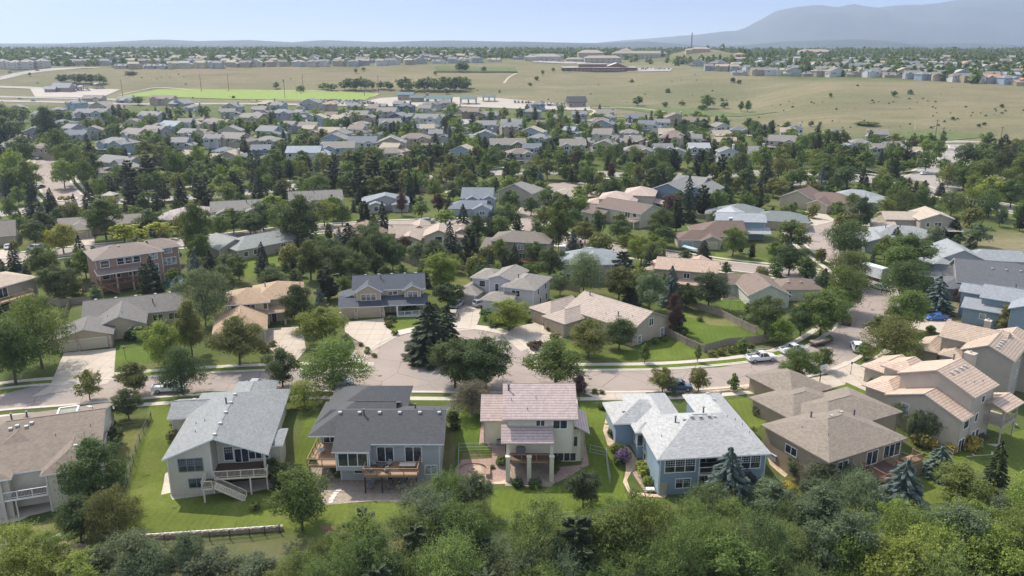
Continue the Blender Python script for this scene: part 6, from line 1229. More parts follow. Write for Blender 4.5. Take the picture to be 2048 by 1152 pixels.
def vehicles():
    V=vehicle
    V(340,783,8,'pickup','white','white pickup truck parked at the kerb under the broad tree above the cream gable house')
    V(514,775,-4,'sedan','silver','silver sedan parked at the kerb behind the cream gable house')
    V(681,770,0,'suv','silver','silver car glimpsed under the round tree above the charcoal roofed house')
    V(1357,779,-6,'suv','navy','dark blue suv parked beside the two small street trees behind the blue stucco house')
    t=V(1522,722,12,'pickup','white','white utility pickup truck with a ladder rack on the curving street')
    mb=MB()
    for y in (-.85,.85): mb.bar((-2.7,y,2.15),(2.0,y,2.15),.08); [mb.bar((x,y,1.2),(x,y,2.15),.07) for x in (-2.6,-.9)]
    mb.bar((-2.6,-.85,2.15),(-2.6,.85,2.15),.08); mb.bar((-.9,-.85,2.15),(-.9,.85,2.15),.08); mb.build('ladder_rack',STEEL,t)
    V(1586,706,20,'pickup','white','white pickup truck partly under the street tree, behind the utility pickup')
    t=thing('utility_trailer','flat dark utility trailer with wooden load parked at the kerb under the trees','trailer',(at(1640,689).x,at(1640,689).y,.05),R(28)); mb=MB(); mb.box(-2.6,2.6,-1,1,.55,.68); mb.bar((2.6,0,.5),(3.9,0,.45),.12); mb.build('bed',DARK,t); mb=MB(); mb.box(-2.4,2,-.8,.8,.68,1.0); mb.build('load',WOODG,t)
    w_,r_=wheel_me()
    for y in (-1.05,1.05): link('wheel',w_,t,(-.3,y,.34))
    V(1713,700,76,'suv','white','white suv parked on the right side of the curving street beside the olive tree')
    V(1692,646,70,'suv','dark','dark grey pickup-sized car parked under the street trees on the left of the curve') 
    V(1759,578,118,'sedan','white','white car driving past the moving truck on the street')
    V(1871,640,182,'sedan','blue','bright blue sedan on the concrete drive of the blue siding house'); V(1866,700,100,'sedan','dark','dark car almost hidden on the drive beside the olive tree')
    V(914,614,70,'suv','silver','silver suv in the driveway of the pale grey stepped roof house'); V(907,635,88,'suv','tan','beige suv with dark roof racks at the foot of the driveway'); V(965,612,32,'suv','silver','pale blue suv angled beside the shrubs of the stepped roof house'); V(856,446,10,'suv','silver','silver suv parked on the street beyond the pink-tan house')
    V(17,497,115,'sedan','white','white sedan parked in front of the red garage door'); V(70,500,165,'suv','silver','silver suv parked by the sidewalk next to the dark round tree')
    V(1849,349,200,'sedan','white','white car entering the roundabout from the right'); V(1634,287,10,'pickup','white','white pickup truck in the far driveway near the top edge of the neighbourhood',True)
    for k,(px,py,y,kd,p) in enumerate([(93,313,60,'suv','navy'),(78,318,100,'suv','white'),(81,376,80,'sedan','navy'),(486,304,30,'suv','dark'),(495,300,40,'suv','white'),(1600,486,60,'sedan','silver')]):
        V(px,py,y,kd,p,['navy suv at the top of the left cul-de-sac','white van-like car left of the navy suv in the left cul-de-sac','dark sedan parked on the lower left of the residential street','dark suv on the drive of the slate roofed grey house','white suv beside the dark suv on that far drive','silver car under the big trees on the curving street'][k],k in(3,4))
    # box truck
    g=at(1744,558); t=thing('moving_truck','white box moving truck parked half behind the big street tree','truck',(g.x,g.y,.05),R(118))
    mb=MB(); mb.box(-3.6,3.0,-1.25,1.25,.9,3.7); mb.box(-3.66,-3.6,-1.2,1.2,.95,3.6,1); mb.build('cargo_box',[carpaint('white',PAINT['white']),STEEL],t)
    mb=MB(); mb.v=[(3.1,-1.05,.5),(5.2,-1.05,.5),(5.2,1.05,.5),(3.1,1.05,.5),(3.1,-1.05,2.3),(4.2,-1.0,2.3),(4.2,1.0,2.3),(3.1,1.05,2.3),(5.2,-1.05,1.25),(5.2,1.05,1.25)]; mb.f=[(0,3,2,1),(0,1,8,5,4),(2,3,7,6,9),(4,5,6,7),(0,4,7,3),(1,2,9,8),(5,8,9,6)]; mb.m=[0]*6+[1]; mb.build('cab',[carpaint('white',PAINT['white']),GLASS],t)
    mb=MB(); mb.box(-3.6,4.8,-.5,.5,.5,.9); mb.build('chassis',DARK,t)
    for x in (-2.2,4.1):
        for y in (-1.05,1.05): o=link('wheel',w_,t,(x,y,.45)); o.scale=(1.3,1.2,1.3)
    # boat
    g=at(1381,503); t=thing('boat','pale teal covered boat on a trailer in front of the open garage','boat',(g.x,g.y,.1),R(-62))
    mb=MB(); st=[(-3,.9,.95),(-1.5,1.15,1.0),(0,1.15,1.05),(1.6,.9,1.1),(2.7,.35,1.2),(3.1,.03,1.25)]
    for i in range(len(st)-1):
        (x0,w0,z0),(x1,w1,z1)=st[i],st[i+1]
        for s_ in (-1,1):
            mb.poly([(x0,s_*w0,z0),(x1,s_*w1,z1),(x1,s_*w1*.5,.45),(x0,s_*w0*.5,.4)][::s_]); mb.poly([(x0,0,z0+.35),(x1,0,z1+.2 if i>2 else z1+.35),(x1,s_*w1,z1),(x0,s_*w0,z0)][::s_],1)
        mb.poly([(x0,-w0*.5,.4),(x1,-w1*.5,.45),(x1,w1*.5,.45),(x0,w0*.5,.4)])
    mb.poly([(-3,-.9,.95),(-3,0,1.3),(-3,.9,.95),(-3,.45,.4),(-3,-.45,.4)]); mb.build('hull',[carpaint('white',PAINT['white']),plain('teal_cover',PAINT['boat'],.6)],t)
    mb=MB(); mb.box(-3,3.4,-.6,.6,.25,.33); mb.build('trailer',DARK,t)
    for y in (-1.0,1.0): link('wheel',w_,t,(-1,y,.33))
    # far car park: rows of little cars
    r=random.Random(5); n=0
    for row,(x0,x1,y0,y1) in enumerate(((636,728,202.5,203.5),(640,745,205.5,206),(650,760,209,209),(1030,1140,206,211),(1060,1150,211,214))):
        x=x0
        while x<x1:
            g=ground(x,lerp(y0,y1,(x-x0)/(x1-x0))); kd=r.choice(['suv','sedan','hatch','pickup']); pc=r.choice(['white','silver','grey','dark','navy','red','white']); lot(V(0,0,90+r.uniform(-4,4),kd,pc,None,True,'cars in the park lots',g,.4),kd,pc,g); x+=r.uniform(4.2,8); n+=1
    for x in range(1262,1342,4):
        if r.random()<.8: g=ground(x+r.uniform(-1,1),139.5+r.uniform(-1,1)); kd=r.choice(['suv','sedan']); pc=r.choice(['white','silver','grey','dark']); lot(V(0,0,90,kd,pc,None,True,'cars at the school',g,.6),kd,pc,g)
    for x in range(1070,1200,7):
        g=ground(x+r.uniform(-2,2),124+r.uniform(-.5,.5)); kd=r.choice(['suv','sedan']); pc=r.choice(['white','silver','grey']); lot(V(0,0,90,kd,pc,None,True,'cars above the school',g,.7),kd,pc,g)
    for k,(px,py,a,c) in enumerate([(41,199,0,'dark'),(68,203,0,'navy'),(20,146,30,'dark'),(75,142,15,'dark'),(165,134,10,'white')]):
        V(px,py,a,'sedan',c,['dark car furthest left on the divided far road','navy car on the divided far road, near the meadow','dark car lowest on the far rising road','dark car midway up the far rising road','white car at the top of the far rising road'][k],True,None,ground(px,py),.35)
# ---------------------------------------------------------------- fences, poles, garden things
def fence(px,h,mat,label,kind='board',name='wooden_fence',cat='fence',world=False,step=2.4):
    P=[ground(*p) for p in px]; pts=[]
    for a,b in zip(P,P[1:]):
        n=max(1,round((b-a).length/step)); pts+= [a.lerp(b,k/n) for k in range(n)]
    pts.append(P[-1]); postme=[]; pts=[Vector((p.x,p.y,T(p.x,p.y))) for p in pts]; o=pts[0]
    e=thing(name,label,cat,o); mb=MB(); pm=MB()
    for a,b in zip(pts,pts[1:]):
        a=a-o;b=b-o; t=b-a; d=Vector((t.x,t.y,0)).normalized()*.02; nrm=Vector((-d.y,d.x,0))
        if kind=='board':
            n=max(2,round(t.length/.3))
            for k in range(n):
                p=a+t*(k/n); q=a+t*((k+.93)/n); z=h*(1+.01*((k*7)%5-2)); off=nrm*(1 if k%2 else -.2)
                mb.poly([p+off,q+off,q+off+Vector((0,0,z)),p+off+Vector((0,0,z))]); mb.poly([p-nrm+off,p-nrm+off+Vector((0,0,z)),q-nrm+off+Vector((0,0,z)),q-nrm+off])
            mb.bar(a+Vector((0,0,h*.85))-nrm*2,b+Vector((0,0,h*.85))-nrm*2,.08)
        elif kind=='iron':
            for z in (.12,h-.08): mb.bar(a+Vector((0,0,z)),b+Vector((0,0,z)),.04)
            n=max(2,round(t.length/.16))
            for k in range(n): p=a+t*(k/n); mb.bar(p,p+Vector((0,0,h)),.02)
        else:
            for z in (.1,h*.5,h): mb.bar(a+Vector((0,0,z)),b+Vector((0,0,z)),.05)
            n=max(2,round(t.length/.3))
            for k in range(n): p=a+t*(k/n); mb.bar(p,p+Vector((0,0,h)),.012)
    pm.bar(Vector((0,0,-.1)),Vector((0,0,h+.1)),.1 if kind!='mesh' else .07); pme=pm.mesh('post',[mat]); mb.build('panel',mat,e)
    for p in pts[:95]: link('post',pme,e,p-o)
def fences():
    WG=WOODG; IR=DARK
    fence([(1328,668),(1372,690),(1408,705),(1455,692),(1505,688),(1560,680)],1.7,WG,'weathered board fence bounding the lower side of the wide side lawn')
    fence([(1340,600),(1400,620),(1440,632),(1470,648),(1512,668)],1.7,WG,'weathered board fence along the upper side of the wide side lawn')
    fence([(60,600),(120,612),(190,604)],1.6,WG,'board fence behind the ranch house at the left edge'); fence([(125,650),(140,610)],1.6,WG,'short board fence beside the ranch house at the left edge'); fence([(165,584),(200,572)],1.6,WG,'board fence left of the brick house')
    fence([(795,520),(830,532),(905,535),(945,548)],1.7,WG,'board fence behind the navy roofed house'); fence([(1085,560),(1115,575),(1160,585)],1.7,WG,'board fence right of the pale grey stepped roof house')
    fence([(630,374),(700,376),(790,382),(860,384),(905,372)],1.9,plain('pale_block',(.40,.35,.28)),'pale masonry wall curving along the parkway','board','garden_wall','wall')
    fence([(500,352),(560,352),(640,350)],1.9,plain('pale_block',(.40,.35,.28)),'pale wall beyond the parkway left of the pines','board','garden_wall','wall')
    fence([(770,332),(860,322),(960,316),(1040,320)],1.8,WG,'long back fence of the green house row beyond the parkway'); fence([(230,428),(300,415),(330,412)],1.8,WG,'grey fence behind the brown ranch with the tan garage'); fence([(0,402),(40,398)],1.8,WG,'grey fence at the left edge near the residential street')
    fence([(1000,404),(1040,410),(1080,395)],1.7,WG,'fence near the steel blue house'); fence([(1300,425),(1340,432),(1420,440)],1.7,WG,'fence right of the cream brown-tiled house'); fence([(1500,382),(1570,388)],1.7,WG,'fence behind the reddish brown house'); fence([(1290,318),(1370,322)],1.7,WG,'fence along the parkway pines')
    fence([(1520,330),(1600,322),(1700,325)],1.7,WG,'fence below the far white gabled houses')
    fence([(303,838),(288,868),(272,905),(262,945),(248,985)],1.3,plain('green_mesh',(.07,.09,.06)),'dark green mesh fence running down between the two left lawns','mesh','mesh_fence')
    fence([(235,862),(280,856),(303,840)],1.2,plain('green_mesh',(.07,.09,.06)),'short mesh fence joining the brown house to its dark shrub','mesh','mesh_fence')
    fence([(250,1084),(330,1088),(420,1082),(500,1075),(560,1066)],1.25,IR,'black iron railing along the bottom of the left lawn','iron','iron_fence'); fence([(0,1120),(60,1112),(140,1108)],1.2,IR,'black iron railing below the rock edging at the left','iron','iron_fence')
    fence([(915,985),(918,902),(1010,900)],1.3,plain('grey_mesh',(.30,.31,.30)),'light wire fence around the fire pit yard','mesh','wire_fence'); fence([(1180,905),(1212,912),(1220,970)],1.3,plain('grey_mesh',(.30,.31,.30)),'light wire fence right of the three column house','mesh','wire_fence')
    fence([(880,1030),(1000,1048),(1150,1040)],1.3,plain('grey_mesh',(.30,.31,.30)),'wire fence hidden in the thicket','mesh','wire_fence'); fence([(1760,905),(1850,935),(1960,960),(2048,985)],1.3,WOODG,'split rail fence crossing the right side yard','mesh','rail_fence'); fence([(1750,820),(1800,850),(1850,880),(1905,915)],1.3,plain('grey_mesh',(.30,.31,.30)),'wire fence between the tan ranch and the salmon gabled house','mesh','wire_fence')
    fence([(1560,1005),(1620,1030)],1.2,plain('grey_mesh',(.30,.31,.30)),'wire fence end behind the grey shrubs','mesh','wire_fence')
    fence([(870,145),(1035,146)],1.5,plain('olive_brown',(.12,.12,.08)),'low dark hedge-like fence on the far meadow top','board','far_fence','fence',step=12)
def lamp(px,py,label):
    g=ground(px,py); e=thing('garden_lamp_post',label,'lamp post',g); mb=MB(); mb.tube([(0,0,-.1),(0,0,2.2)],[.05,.04],6); mb.build('post',DARK,e); mb=MB(); mb.box(-.13,.13,-.13,.13,2.2,2.5); mb.box(-.18,.18,-.18,.18,2.5,2.56); mb.build('lantern',DARK,e)
def lounge(g,z,label,rz=0):
    e=thing('patio_chair',label,'chair',(g[0],g[1],z),rz); mb=MB(); mb.box(-.3,.3,-.3,.3,.36,.44); mb.build('seat',plain('grey_cushion',(.25,.26,.27)),e); mb=MB(); mb.box(-.3,.3,.25,.33,.44,.95); mb.build('backrest',plain('grey_cushion',(.25,.26,.27)),e)
    for x in (-.26,.26):
        for y in (-.26,.26): mb=MB(); mb.bar((x,y,0),(x,y,.36),.05); mb.build('leg',DARK,e)
def table(g,z,label,w=1.8,d=1.0,c=(.45,.40,.33)):
    e=thing('patio_table',label,'table',(g[0],g[1],z)); mb=MB(); mb.box(-w/2,w/2,-d/2,d/2,.68,.74); mb.build('tabletop',plain('table_top_%d'%int(c[0]*100),c),e)
    for x in (-w/2+.1,w/2-.1):
        for y in (-d/2+.1,d/2-.1): mb=MB(); mb.bar((x,y,0),(x,y,.68),.06); mb.build('leg',DARK,e)
def solid(name,label,cat,g,fn,mats,rz=0,group=None):
    mb=MB(); fn(mb); o=mb.build(name,mats); o.location=g; o.rotation_euler=(0,0,rz); return tag(o,label,cat,group)
def details():
    lamp(1537,788,'black lamp post at the left edge of the tan ranch driveway'); lamp(1701,750,'black lamp post between the two right-hand driveways'); lamp(251,718,'black lamp post on the lawn of the craftsman house'); lamp(1394,722,'black lamp post in the lawn by the curving sidewalk')
    # deck of the charcoal roofed house
    z=.03; table((-15.0,102.8,0),z,'long stone-topped table on the right half of the cedar deck',2.3,1.0); table((-18.9,102.9,0),z,'low dark fire table between the deck chairs',1.2,.9,(.06,.05,.05))
    for k,(x,y,a) in enumerate(((-20,103.6,.4),(-17.8,103.6,-.5),(-20.2,102,2.4),(-18,101.9,-2.4))): lounge((x,y),z,['patio chair on the cedar deck, left of the door wall','patio chair on the cedar deck, between the two sliding doors','patio chair at the front left of the cedar deck','patio chair at the front of the cedar deck left of the long table'][k],a)
    for k,(x,y) in enumerate(((-20.3,103.6),(-20.4,102.3),(-17.6,102.2),(-15.8,102.2))): lounge((x,y),-2.96,['leftmost patio chair in the shade under the cedar deck','patio chair nearest the left deck post under the cedar deck','patio chair between the middle posts under the cedar deck','rightmost patio chair under the cedar deck'][k],k)
    table((-16.5,104,0),-2.96,'grey table against the wall under the cedar deck',2,.8,(.3,.3,.3)); table((-28.4,107.2,0),0,'small round-looking table on the small side deck',1,1,(.35,.36,.37))
    solid('planter_box','planter box with green plants on the corner of the small side deck','planter',(-29,104.4,0),lambda m:(m.box(-.6,.6,-.2,.2,0,.4),m.ball((-.3,0,.55),.3,1),m.ball((.3,0,.55),.3,1),m.ball((0,.05,.6),.3,1)),[WOODF,LM['dark']])
    for k,(px,py) in enumerate(((661,1004),(664,998),(668,992),(672,986),(678,981))): solid('stepping_stone','stepping stone, number %s from the lawn, on the paver patio'%['one','two','three','four','five'][k],'stone',ground(px,py)+Vector((0,0,.04)),lambda m:m.tube([(0,0,0),(0,0,.06)],[.45,.42],9),plain('pale_stone',(.55,.52,.46)),0,'stepping stones on the paver patio')
    # fire pit yard
    g=ground(946,944); e=thing('fire_pit','round brown stone fire pit in the middle of the flagstone circle','fire pit',g+Vector((0,0,.04)))
    mb=MB(); n=16
    for k in range(n): a=2*math.pi*k/n; b=2*math.pi*(k+.92)/n; mb.prism([(.6*math.cos(a),.6*math.sin(a)),(.6*math.cos(b),.6*math.sin(b)),(.35*math.cos(b),.35*math.sin(b)),(.35*math.cos(a),.35*math.sin(a))],0,.45)
    mb.build('ring',STONE,e)
    mb=MB()
    for k in range(14): a=R(-5+190*k/14); b=R(-5+190*(k+.96)/14); mb.prism([(2.6*math.cos(a),1.9*math.sin(a)),(2.6*math.cos(b),1.9*math.sin(b)),(2.0*math.cos(b),1.35*math.sin(b)),(2.0*math.cos(a),1.35*math.sin(a))],0,.55)
    for s_ in (-1,1): mb.box(s_*2.3-.3,s_*2.3+.3,-1.9,-.2,0,.55)
    o=mb.build('seat_wall',plain('terracotta_stone',(.30,.20,.15),.9,.25,2)); o.location=g+Vector((0,.3,.04)); tag(o,'curved stone seat wall wrapping the fire pit','seat wall')
    e=thing('barbecue_grill','grey covered barbecue grill on the rear deck behind the columns','grill',(1.3,107,.03)); mb=MB(); mb.box(-.7,.7,-.35,.35,0,.95); mb.box(-.6,.6,-.33,.33,.95,1.25); mb.build('cover',plain('grill_cover',(.16,.16,.17)),e)
    e=thing('air_conditioner','grey air conditioner beside the left wing of the pink tiled house','air conditioner',ground(999,888)); mb=MB(); mb.box(-.45,.45,-.45,.45,0,.85); mb.build('housing',plain('ac_grey',(.20,.2,.2)),e); mb=MB(); mb.tube([(0,0,.85),(0,0,.9)],[.36,.36],10); mb.build('fan_grille',DARK,e)
    solid('utility_box','small beige electric box on the wall base of the cream gable house','utility box',ground(364,978),lambda m:m.box(-.4,.4,-.25,.25,0,.7),CREAMT)
    solid('water_barrel','teal plastic storage bin beside the blue house garage wing','storage bin',ground(1252,878)+Vector((0,0,0)),lambda m:(m.box(-1,.9,-.4,.4,0,1.15),m.box(-1.05,.95,-.45,.45,1.15,1.22)),plain('teal_plastic',(.03,.14,.12),.4))
    e=thing('wheelbarrow','upturned white wheelbarrow beside the flagstone path end','wheelbarrow',ground(1300,984)); mb=MB(); mb.box(-.6,.6,-.35,.35,.35,.6); mb.build('tray',WHITE,e); mb=MB(); mb.bar((-1.2,-.3,.5),(.6,-.2,.2),.05); mb.bar((-1.2,.3,.5),(.6,.2,.2),.05); mb.build('handles',DARK,e)
    solid('storage_cabinet','grey metal cabinet standing against the corner of the blue stucco house','cabinet',ground(1325,988),lambda m:(m.box(-.5,.5,-.4,.4,0,1.9),m.box(-.55,.55,-.45,.45,1.9,1.96)),STEEL)
    e=thing('hot_tub','grey hot tub beside the left wall of the tan ranch house','hot tub',ground(1551,915)); mb=MB(); mb.box(-1.1,1.1,-1.1,1.1,0,.9); mb.build('shell',plain('tub_grey',(.3,.31,.31)),e); mb=MB(); mb.box(-1.15,1.15,-1.15,1.15,.9,1.0); mb.build('cover',plain('tub_cover',(.4,.42,.42)),e); e.rotation_euler.z=R(27)
    e=thing('basketball_hoop','basketball hoop with white backboard beside the tan ranch driveway','basketball hoop',ground(1639,768)); mb=MB(); mb.bar((0,0,0),(0,0,3.0),.12); mb.bar((0,0,3),(.4,-.5,3.3),.08); mb.build('pole',DARK,e); mb=MB(); mb.box(-.8,.8,-.55,-.5,2.8,3.9); mb.build('backboard',WHITE,e); mb=MB(); mb.tube([(0,-.8,3.0),(0,-.8,3.04)],[.23,.23],10,cap=False); mb.build('rim',plain('orange_rim',(.5,.1,.03)),e); e.rotation_euler.z=R(20)
    solid('rubbish_bin','dark round bin under the street tree beside the driveway','bin',ground(1582,769),lambda m:m.tube([(0,0,0),(0,0,.8)],[.35,.42],10),DARK)
    # ornamental rocks and plants
    r=random.Random(2)
    def rocks(pts,lab,grp,s=.45,mat=None):
        for k,(px,py) in enumerate(pts): HS.append((lab,None,px,py,None)); HS[-1]=(lab,solid('boulder',lab,'boulder',ground(px,py)+Vector((0,0,.08)),lambda m:m.ball((0,0,0),s*r.uniform(.7,1.3),0,8,.65,.4),mat or plain('rock',(.42,.38,.33),.95,.3,2),r.uniform(0,6),grp),px,py,None)
    rocks([(x,lerp(1092,1072,(x-4)/150)+r.uniform(-3,3)) for x in range(4,154,6)],'grey boulder in the rock edging at the bottom left','rock edging at the bottom left',.5)
    WALLP=[ground(x,1080-((x-262)/300)*20) for x in range(262,570,16)]; o0=WALLP[0]; mb=MB(); cp=MB()
    for a,b in zip(WALLP,WALLP[1:]):
        a=a-o0; b=b-o0; n=Vector((-(b-a).y,(b-a).x,0)).normalized()*.2
        for k in range(5):
            p=a.lerp(b,k/5); q=a.lerp(b,(k+.94)/5); z=.5+.07*((k*3)%4)
            mb.poly([p-n,q-n,q-n+Vector((0,0,z)),p-n+Vector((0,0,z))]); mb.poly([p+n,p+n+Vector((0,0,z)),q+n+Vector((0,0,z)),q+n]); mb.poly([p-n+Vector((0,0,z)),q-n+Vector((0,0,z)),q+n+Vector((0,0,z)),p+n+Vector((0,0,z))])
        cp.bar(a+Vector((0,0,.66)),b+Vector((0,0,.7)),.1)
    e=thing('retaining_wall','low pinkish retaining wall with a pale cap along the bottom of the left lawn','wall',o0); mb.build('stonework',pavers('wall_stone',(.40,.31,.25),2.5),e); cp.build('cap',WHITE,e)
    for k,(px,py) in enumerate(((1434,786),(1492,778),(1466,782))): solid('boulder',['pale flat boulder in the gravel strip right of the olive tree','rusty boulder furthest right in the gravel strip','boulder at the foot of the tiny street tree'][k],'boulder',ground(px,py)+Vector((0,0,.08)),lambda m:m.ball((0,0,.1),.7,0,8,.6,.4),plain('tan_rock',(.5,.38,.3),.9,.3,2))
    for k,(px,py,w,m) in enumerate(((1246,918,32,'flower'),(1232,900,26,'bright'),(1236,925,22,'dark'),(1290,950,30,'bright'),(1283,935,26,'bright'),(1296,968,24,'bright'),(1222,868,16,'dark'),(1236,858,18,'olive'),(1205,815,20,'dark'),(1190,785,14,'mid'),(1204,786,12,'mid'),(1350,790,16,'grey'),(1364,789,12,'grey'),(1390,789,12,'grey'),(1518,768+40,22,'purple'),(1516,826,26,'dark'),(1530,806,16,'yellow'),(1500,866,22,'bright'),(1508,890,14,'dark'),(1860,892,26,'gold'),(1900,899,28,'gold'),(1940,898,26,'gold'),(1572,975,24,'gold'),(1760,790,20,'dark'),(1745,768,20,'box'),(1752,775,24,'box'),(1780,800,28,'dark'),(1735,745,12,'dark'),
        (1035,970,24,'dark'),(1070,972,26,'dark'),(1112,920,20,'dark'),(1110,942,20,'dark'),(1002,925,22,'mid'),(985,935,10,'mid'),(350,850,18,'olive'),(345,873,24,'olive'),(352,838,14,'dark'),(905,836,26,'dark'),(910,856,22,'dark'),(905,835,12,'flower'),(560,970,40,'dark'),(580,960,30,'dark'),(735,705,14,'grey'),(748,712,12,'grey'),(722,690,12,'olive'),(735,698,10,'olive'),(690,675,16,'bare'),(778,650,18,'olive'),(783,640,18,'dark'),(790,668,14,'olive'),(815,625,22,'dark'),(830,622,18,'bright'),(848,625,16,'dark'),(925,690,26,'box'),(915,685,22,'box'),(940,688,20,'box'),(975,635,30,'box'),(1000,640,34,'dark'),(985,650,20,'box'),(1072,695,26,'purple'),(1110,678,22,'olive'),(1055,642,16,'dark'),(1098,660,12,'olive'),(1294,690,16,'mid'),(1310,685,18,'mid'),(1328,680,16,'mid'),(1424,710,18,'olive'),(1443,706,20,'olive'),(1462,702,18,'olive'),(1484,698,16,'olive'),(1502,694,16,'olive'),(1360,668,30,'dark'),(1346,655,24,'purple'),(1490,645,24,'grey'),(1512,640,28,'dark'),(1500,620,24,'dark'),(280,672,40,'box'),(262,675,26,'box'),(530,700,22,'purple'),(545,690,16,'olive'),(440,690,20,'dark'),(1840,648,0,'mid'),(1862,662,20,'mid'),(1505,605,22,'box'),(1060,690,14,'olive'),(1400,640,14,'olive'))):
        if w: tpx(px,py-w*.2,w*.8,w,'bush',m,'garden shrubs')
    # toys, pools, furniture in yards
    e=thing('trampoline','round blue covered pool beside the brick house','pool',ground(350,566)); mb=MB(); mb.tube([(0,0,0),(0,0,.8),(0,0,1.2)],[2.3,2.3,.4],16); mb.build('cover',plain('pool_blue',(.03,.22,.50),.4),e)
    solid('inflatable_toy','multicoloured inflatable toy lying flat on the lawn left of the brick house','toy',ground(170,580),lambda m:(m.box(-1.6,-.8,-.5,.5,0,.3,0),m.box(-.8,0,-.5,.5,0,.3,1),m.box(0,.8,-.5,.5,0,.3,2),m.box(.8,1.6,-.5,.5,0,.3,3)),[plain('toy_orange',(.6,.15,.03)),plain('toy_white',(.7,.7,.7)),plain('toy_blue',(.05,.2,.5)),plain('toy_yellow',(.6,.5,.05))],.3)
    e=thing('swing_set','grey metal swing set on the lawn behind the sage gabled house','swing set',ground(1485,620)); mb=MB(); mb.bar((-3,0,2.2),(3,0,2.2),.1)
    for x in (-3,3): mb.bar((x,-.8,0),(x,0,2.2),.08); mb.bar((x,.8,0),(x,0,2.2),.08)
    mb.build('frame',STEEL,e); mb=MB(); [mb.bar((x,0,.5),(x,0,2.2),.03) for x in (-1.2,-.7,.7,1.2)]; mb.box(-1.2,-.7,-.1,.1,.45,.5); mb.box(.7,1.2,-.1,.1,.45,.5); mb.build('swings',DARK,e)
    solid('pool_toy','small round turquoise wading pool behind the salmon gabled house','wading pool',ground(1953,888),lambda m:(m.tube([(0,0,0),(0,0,.35)],[.9,.95],14),m.tube([(0,0,.35),(0,0,.36)],[.7,.7],14,1)),[plain('turquoise',(.03,.35,.45),.3),WHITE])
    e=thing('patio_sofa','dark outdoor sofa on the concrete patio of the salmon gabled house','sofa',ground(1963,882)+Vector((0,0,.05))); mb=MB(); mb.box(-1.5,1.5,-.4,.4,0,.45); mb.build('seat',DARK,e); mb=MB(); mb.box(-1.5,1.5,.3,.5,.45,.85); mb.build('backrest',DARK,e); e.rotation_euler.z=R(37)
    solid('blue_tarp','flat blue mat lying beside the patio door','mat',ground(1928,888)+Vector((0,0,.06)),lambda m:m.box(-.9,.9,-.4,.4,0,.08),plain('tarp_blue',(.03,.2,.55),.5),R(30))
    for k,(x,px,py) in enumerate(((0,2022,838),(1,2030,853))): lounge(ground(px,py),ground(px,py).z,['white lawn chair beside the covered corner deck','dark lawn chair nearest the right edge below the covered deck'][k],1)
    solid('stone_pillar','square stone fence pillar near the right edge among the shrubs','pillar',ground(2028,1008),lambda m:(m.box(-.5,.5,-.5,.5,0,1.5),m.box(-.6,.6,-.6,.6,1.5,1.62)),STONE)
    e=thing('playset','red and blue play equipment on the sand circle near the steel blue house','play equipment',ground(917,383)); mb=MB(); mb.box(-2,2,-1,1,.1,.4); mb.bar((-2,0,.3),(-2,0,1.6),.15); mb.bar((2,0,.3),(2,0,1.6),.15); mb.bar((-2,0,1.6),(2,0,1.6),.1); mb.build('frame',plain('play_red',(.4,.05,.05)),e); mb=MB(); mb.box(-.5,.5,-1.6,1.6,.4,.6); mb.build('slide',plain('play_blue',(.05,.1,.3)),e)
    g=ground(915,384); drape('sand_circle',[(g.x+5.5*math.cos(a*.5),g.y+4*math.sin(a*.5)) for a in range(13)],plain('sand',(.5,.4,.3)),.05)
    e=thing('gazebo','open garden pavilion with thatch-coloured roof beside the parkway at left','gazebo',ground(222,402)); mb=MB(); mb.poly([(-2.5,-2.5,2.6),(2.5,-2.5,2.6),(0,0,3.9)]); mb.poly([(2.5,-2.5,2.6),(2.5,2.5,2.6),(0,0,3.9)]); mb.poly([(2.5,2.5,2.6),(-2.5,2.5,2.6),(0,0,3.9)]); mb.poly([(-2.5,2.5,2.6),(-2.5,-2.5,2.6),(0,0,3.9)]); mb.build('roof',plain('shake_grey',(.3,.28,.25)),e)
    for x in (-2.2,2.2):
        for y in (-2.2,2.2): mb=MB(); mb.bar((x,y,0),(x,y,2.7),.35); mb.build('column',STONE,e)
    e=thing('flower_bed','round raised flower bed with orange blooms at the mouth of the left street','flower bed',ground(131,399)); mb=MB(); mb.tube([(0,0,0),(0,0,.3)],[4.6,4.6],18); mb.build('kerb',CONC,e); mb=MB(); [mb.ball((r.uniform(-3,3),r.uniform(-3,3),.5),.7,0) for _ in range(14)]; mb.build('plants',LM['mid'],e); mb=MB(); [mb.ball((r.uniform(-2.6,2.6),r.uniform(-2.6,2.6),.9),.25,0) for _ in range(16)]; mb.build('blooms',plain('bloom',(.6,.2,.03)),e)
    # poles
    for k,(px,py,h) in enumerate(((1869,284,13),(1881,303,13),(2001,284,0),(1400,0,0),(1999,292,11))):
        if not h or py<5: continue
        g=ground(px,py); e=thing('utility_pole',['tall brown utility pole at the far left corner of the wide junction','brown utility pole nearest the trees by the wide junction','','','utility pole beside the meadow right of the wide junction'][k],'utility pole',g); mb=MB(); mb.tube([(0,0,-.3),(0,0,h)],[.2,.14],8); mb.build('pole',plain('pole_brown',(.10,.06,.04)),e); mb=MB(); mb.bar((-1.2,0,h-.8),(1.2,0,h-.8),.18); mb.build('crossarm',plain('pole_brown',(.1,.06,.04)),e)
    for k,(px,py) in enumerate(((403,184),(458,183),(570,196),(607,186),(729,192),(757,186),(246,196))):
        g=ground(px,py); h=17; e=thing('floodlight_mast','floodlight mast, number %s from the left, around the bright playing field'%['two','three','four','five','six','seven','one'][k],'light mast',g); mb=MB(); mb.tube([(0,0,-.5),(0,0,h)],[.26,.16],6); mb.build('pole',DARK,e); mb=MB(); mb.box(-1.3,1.3,-.2,.2,h-.4,h+.4); mb.build('lamp_head',STEEL,e)
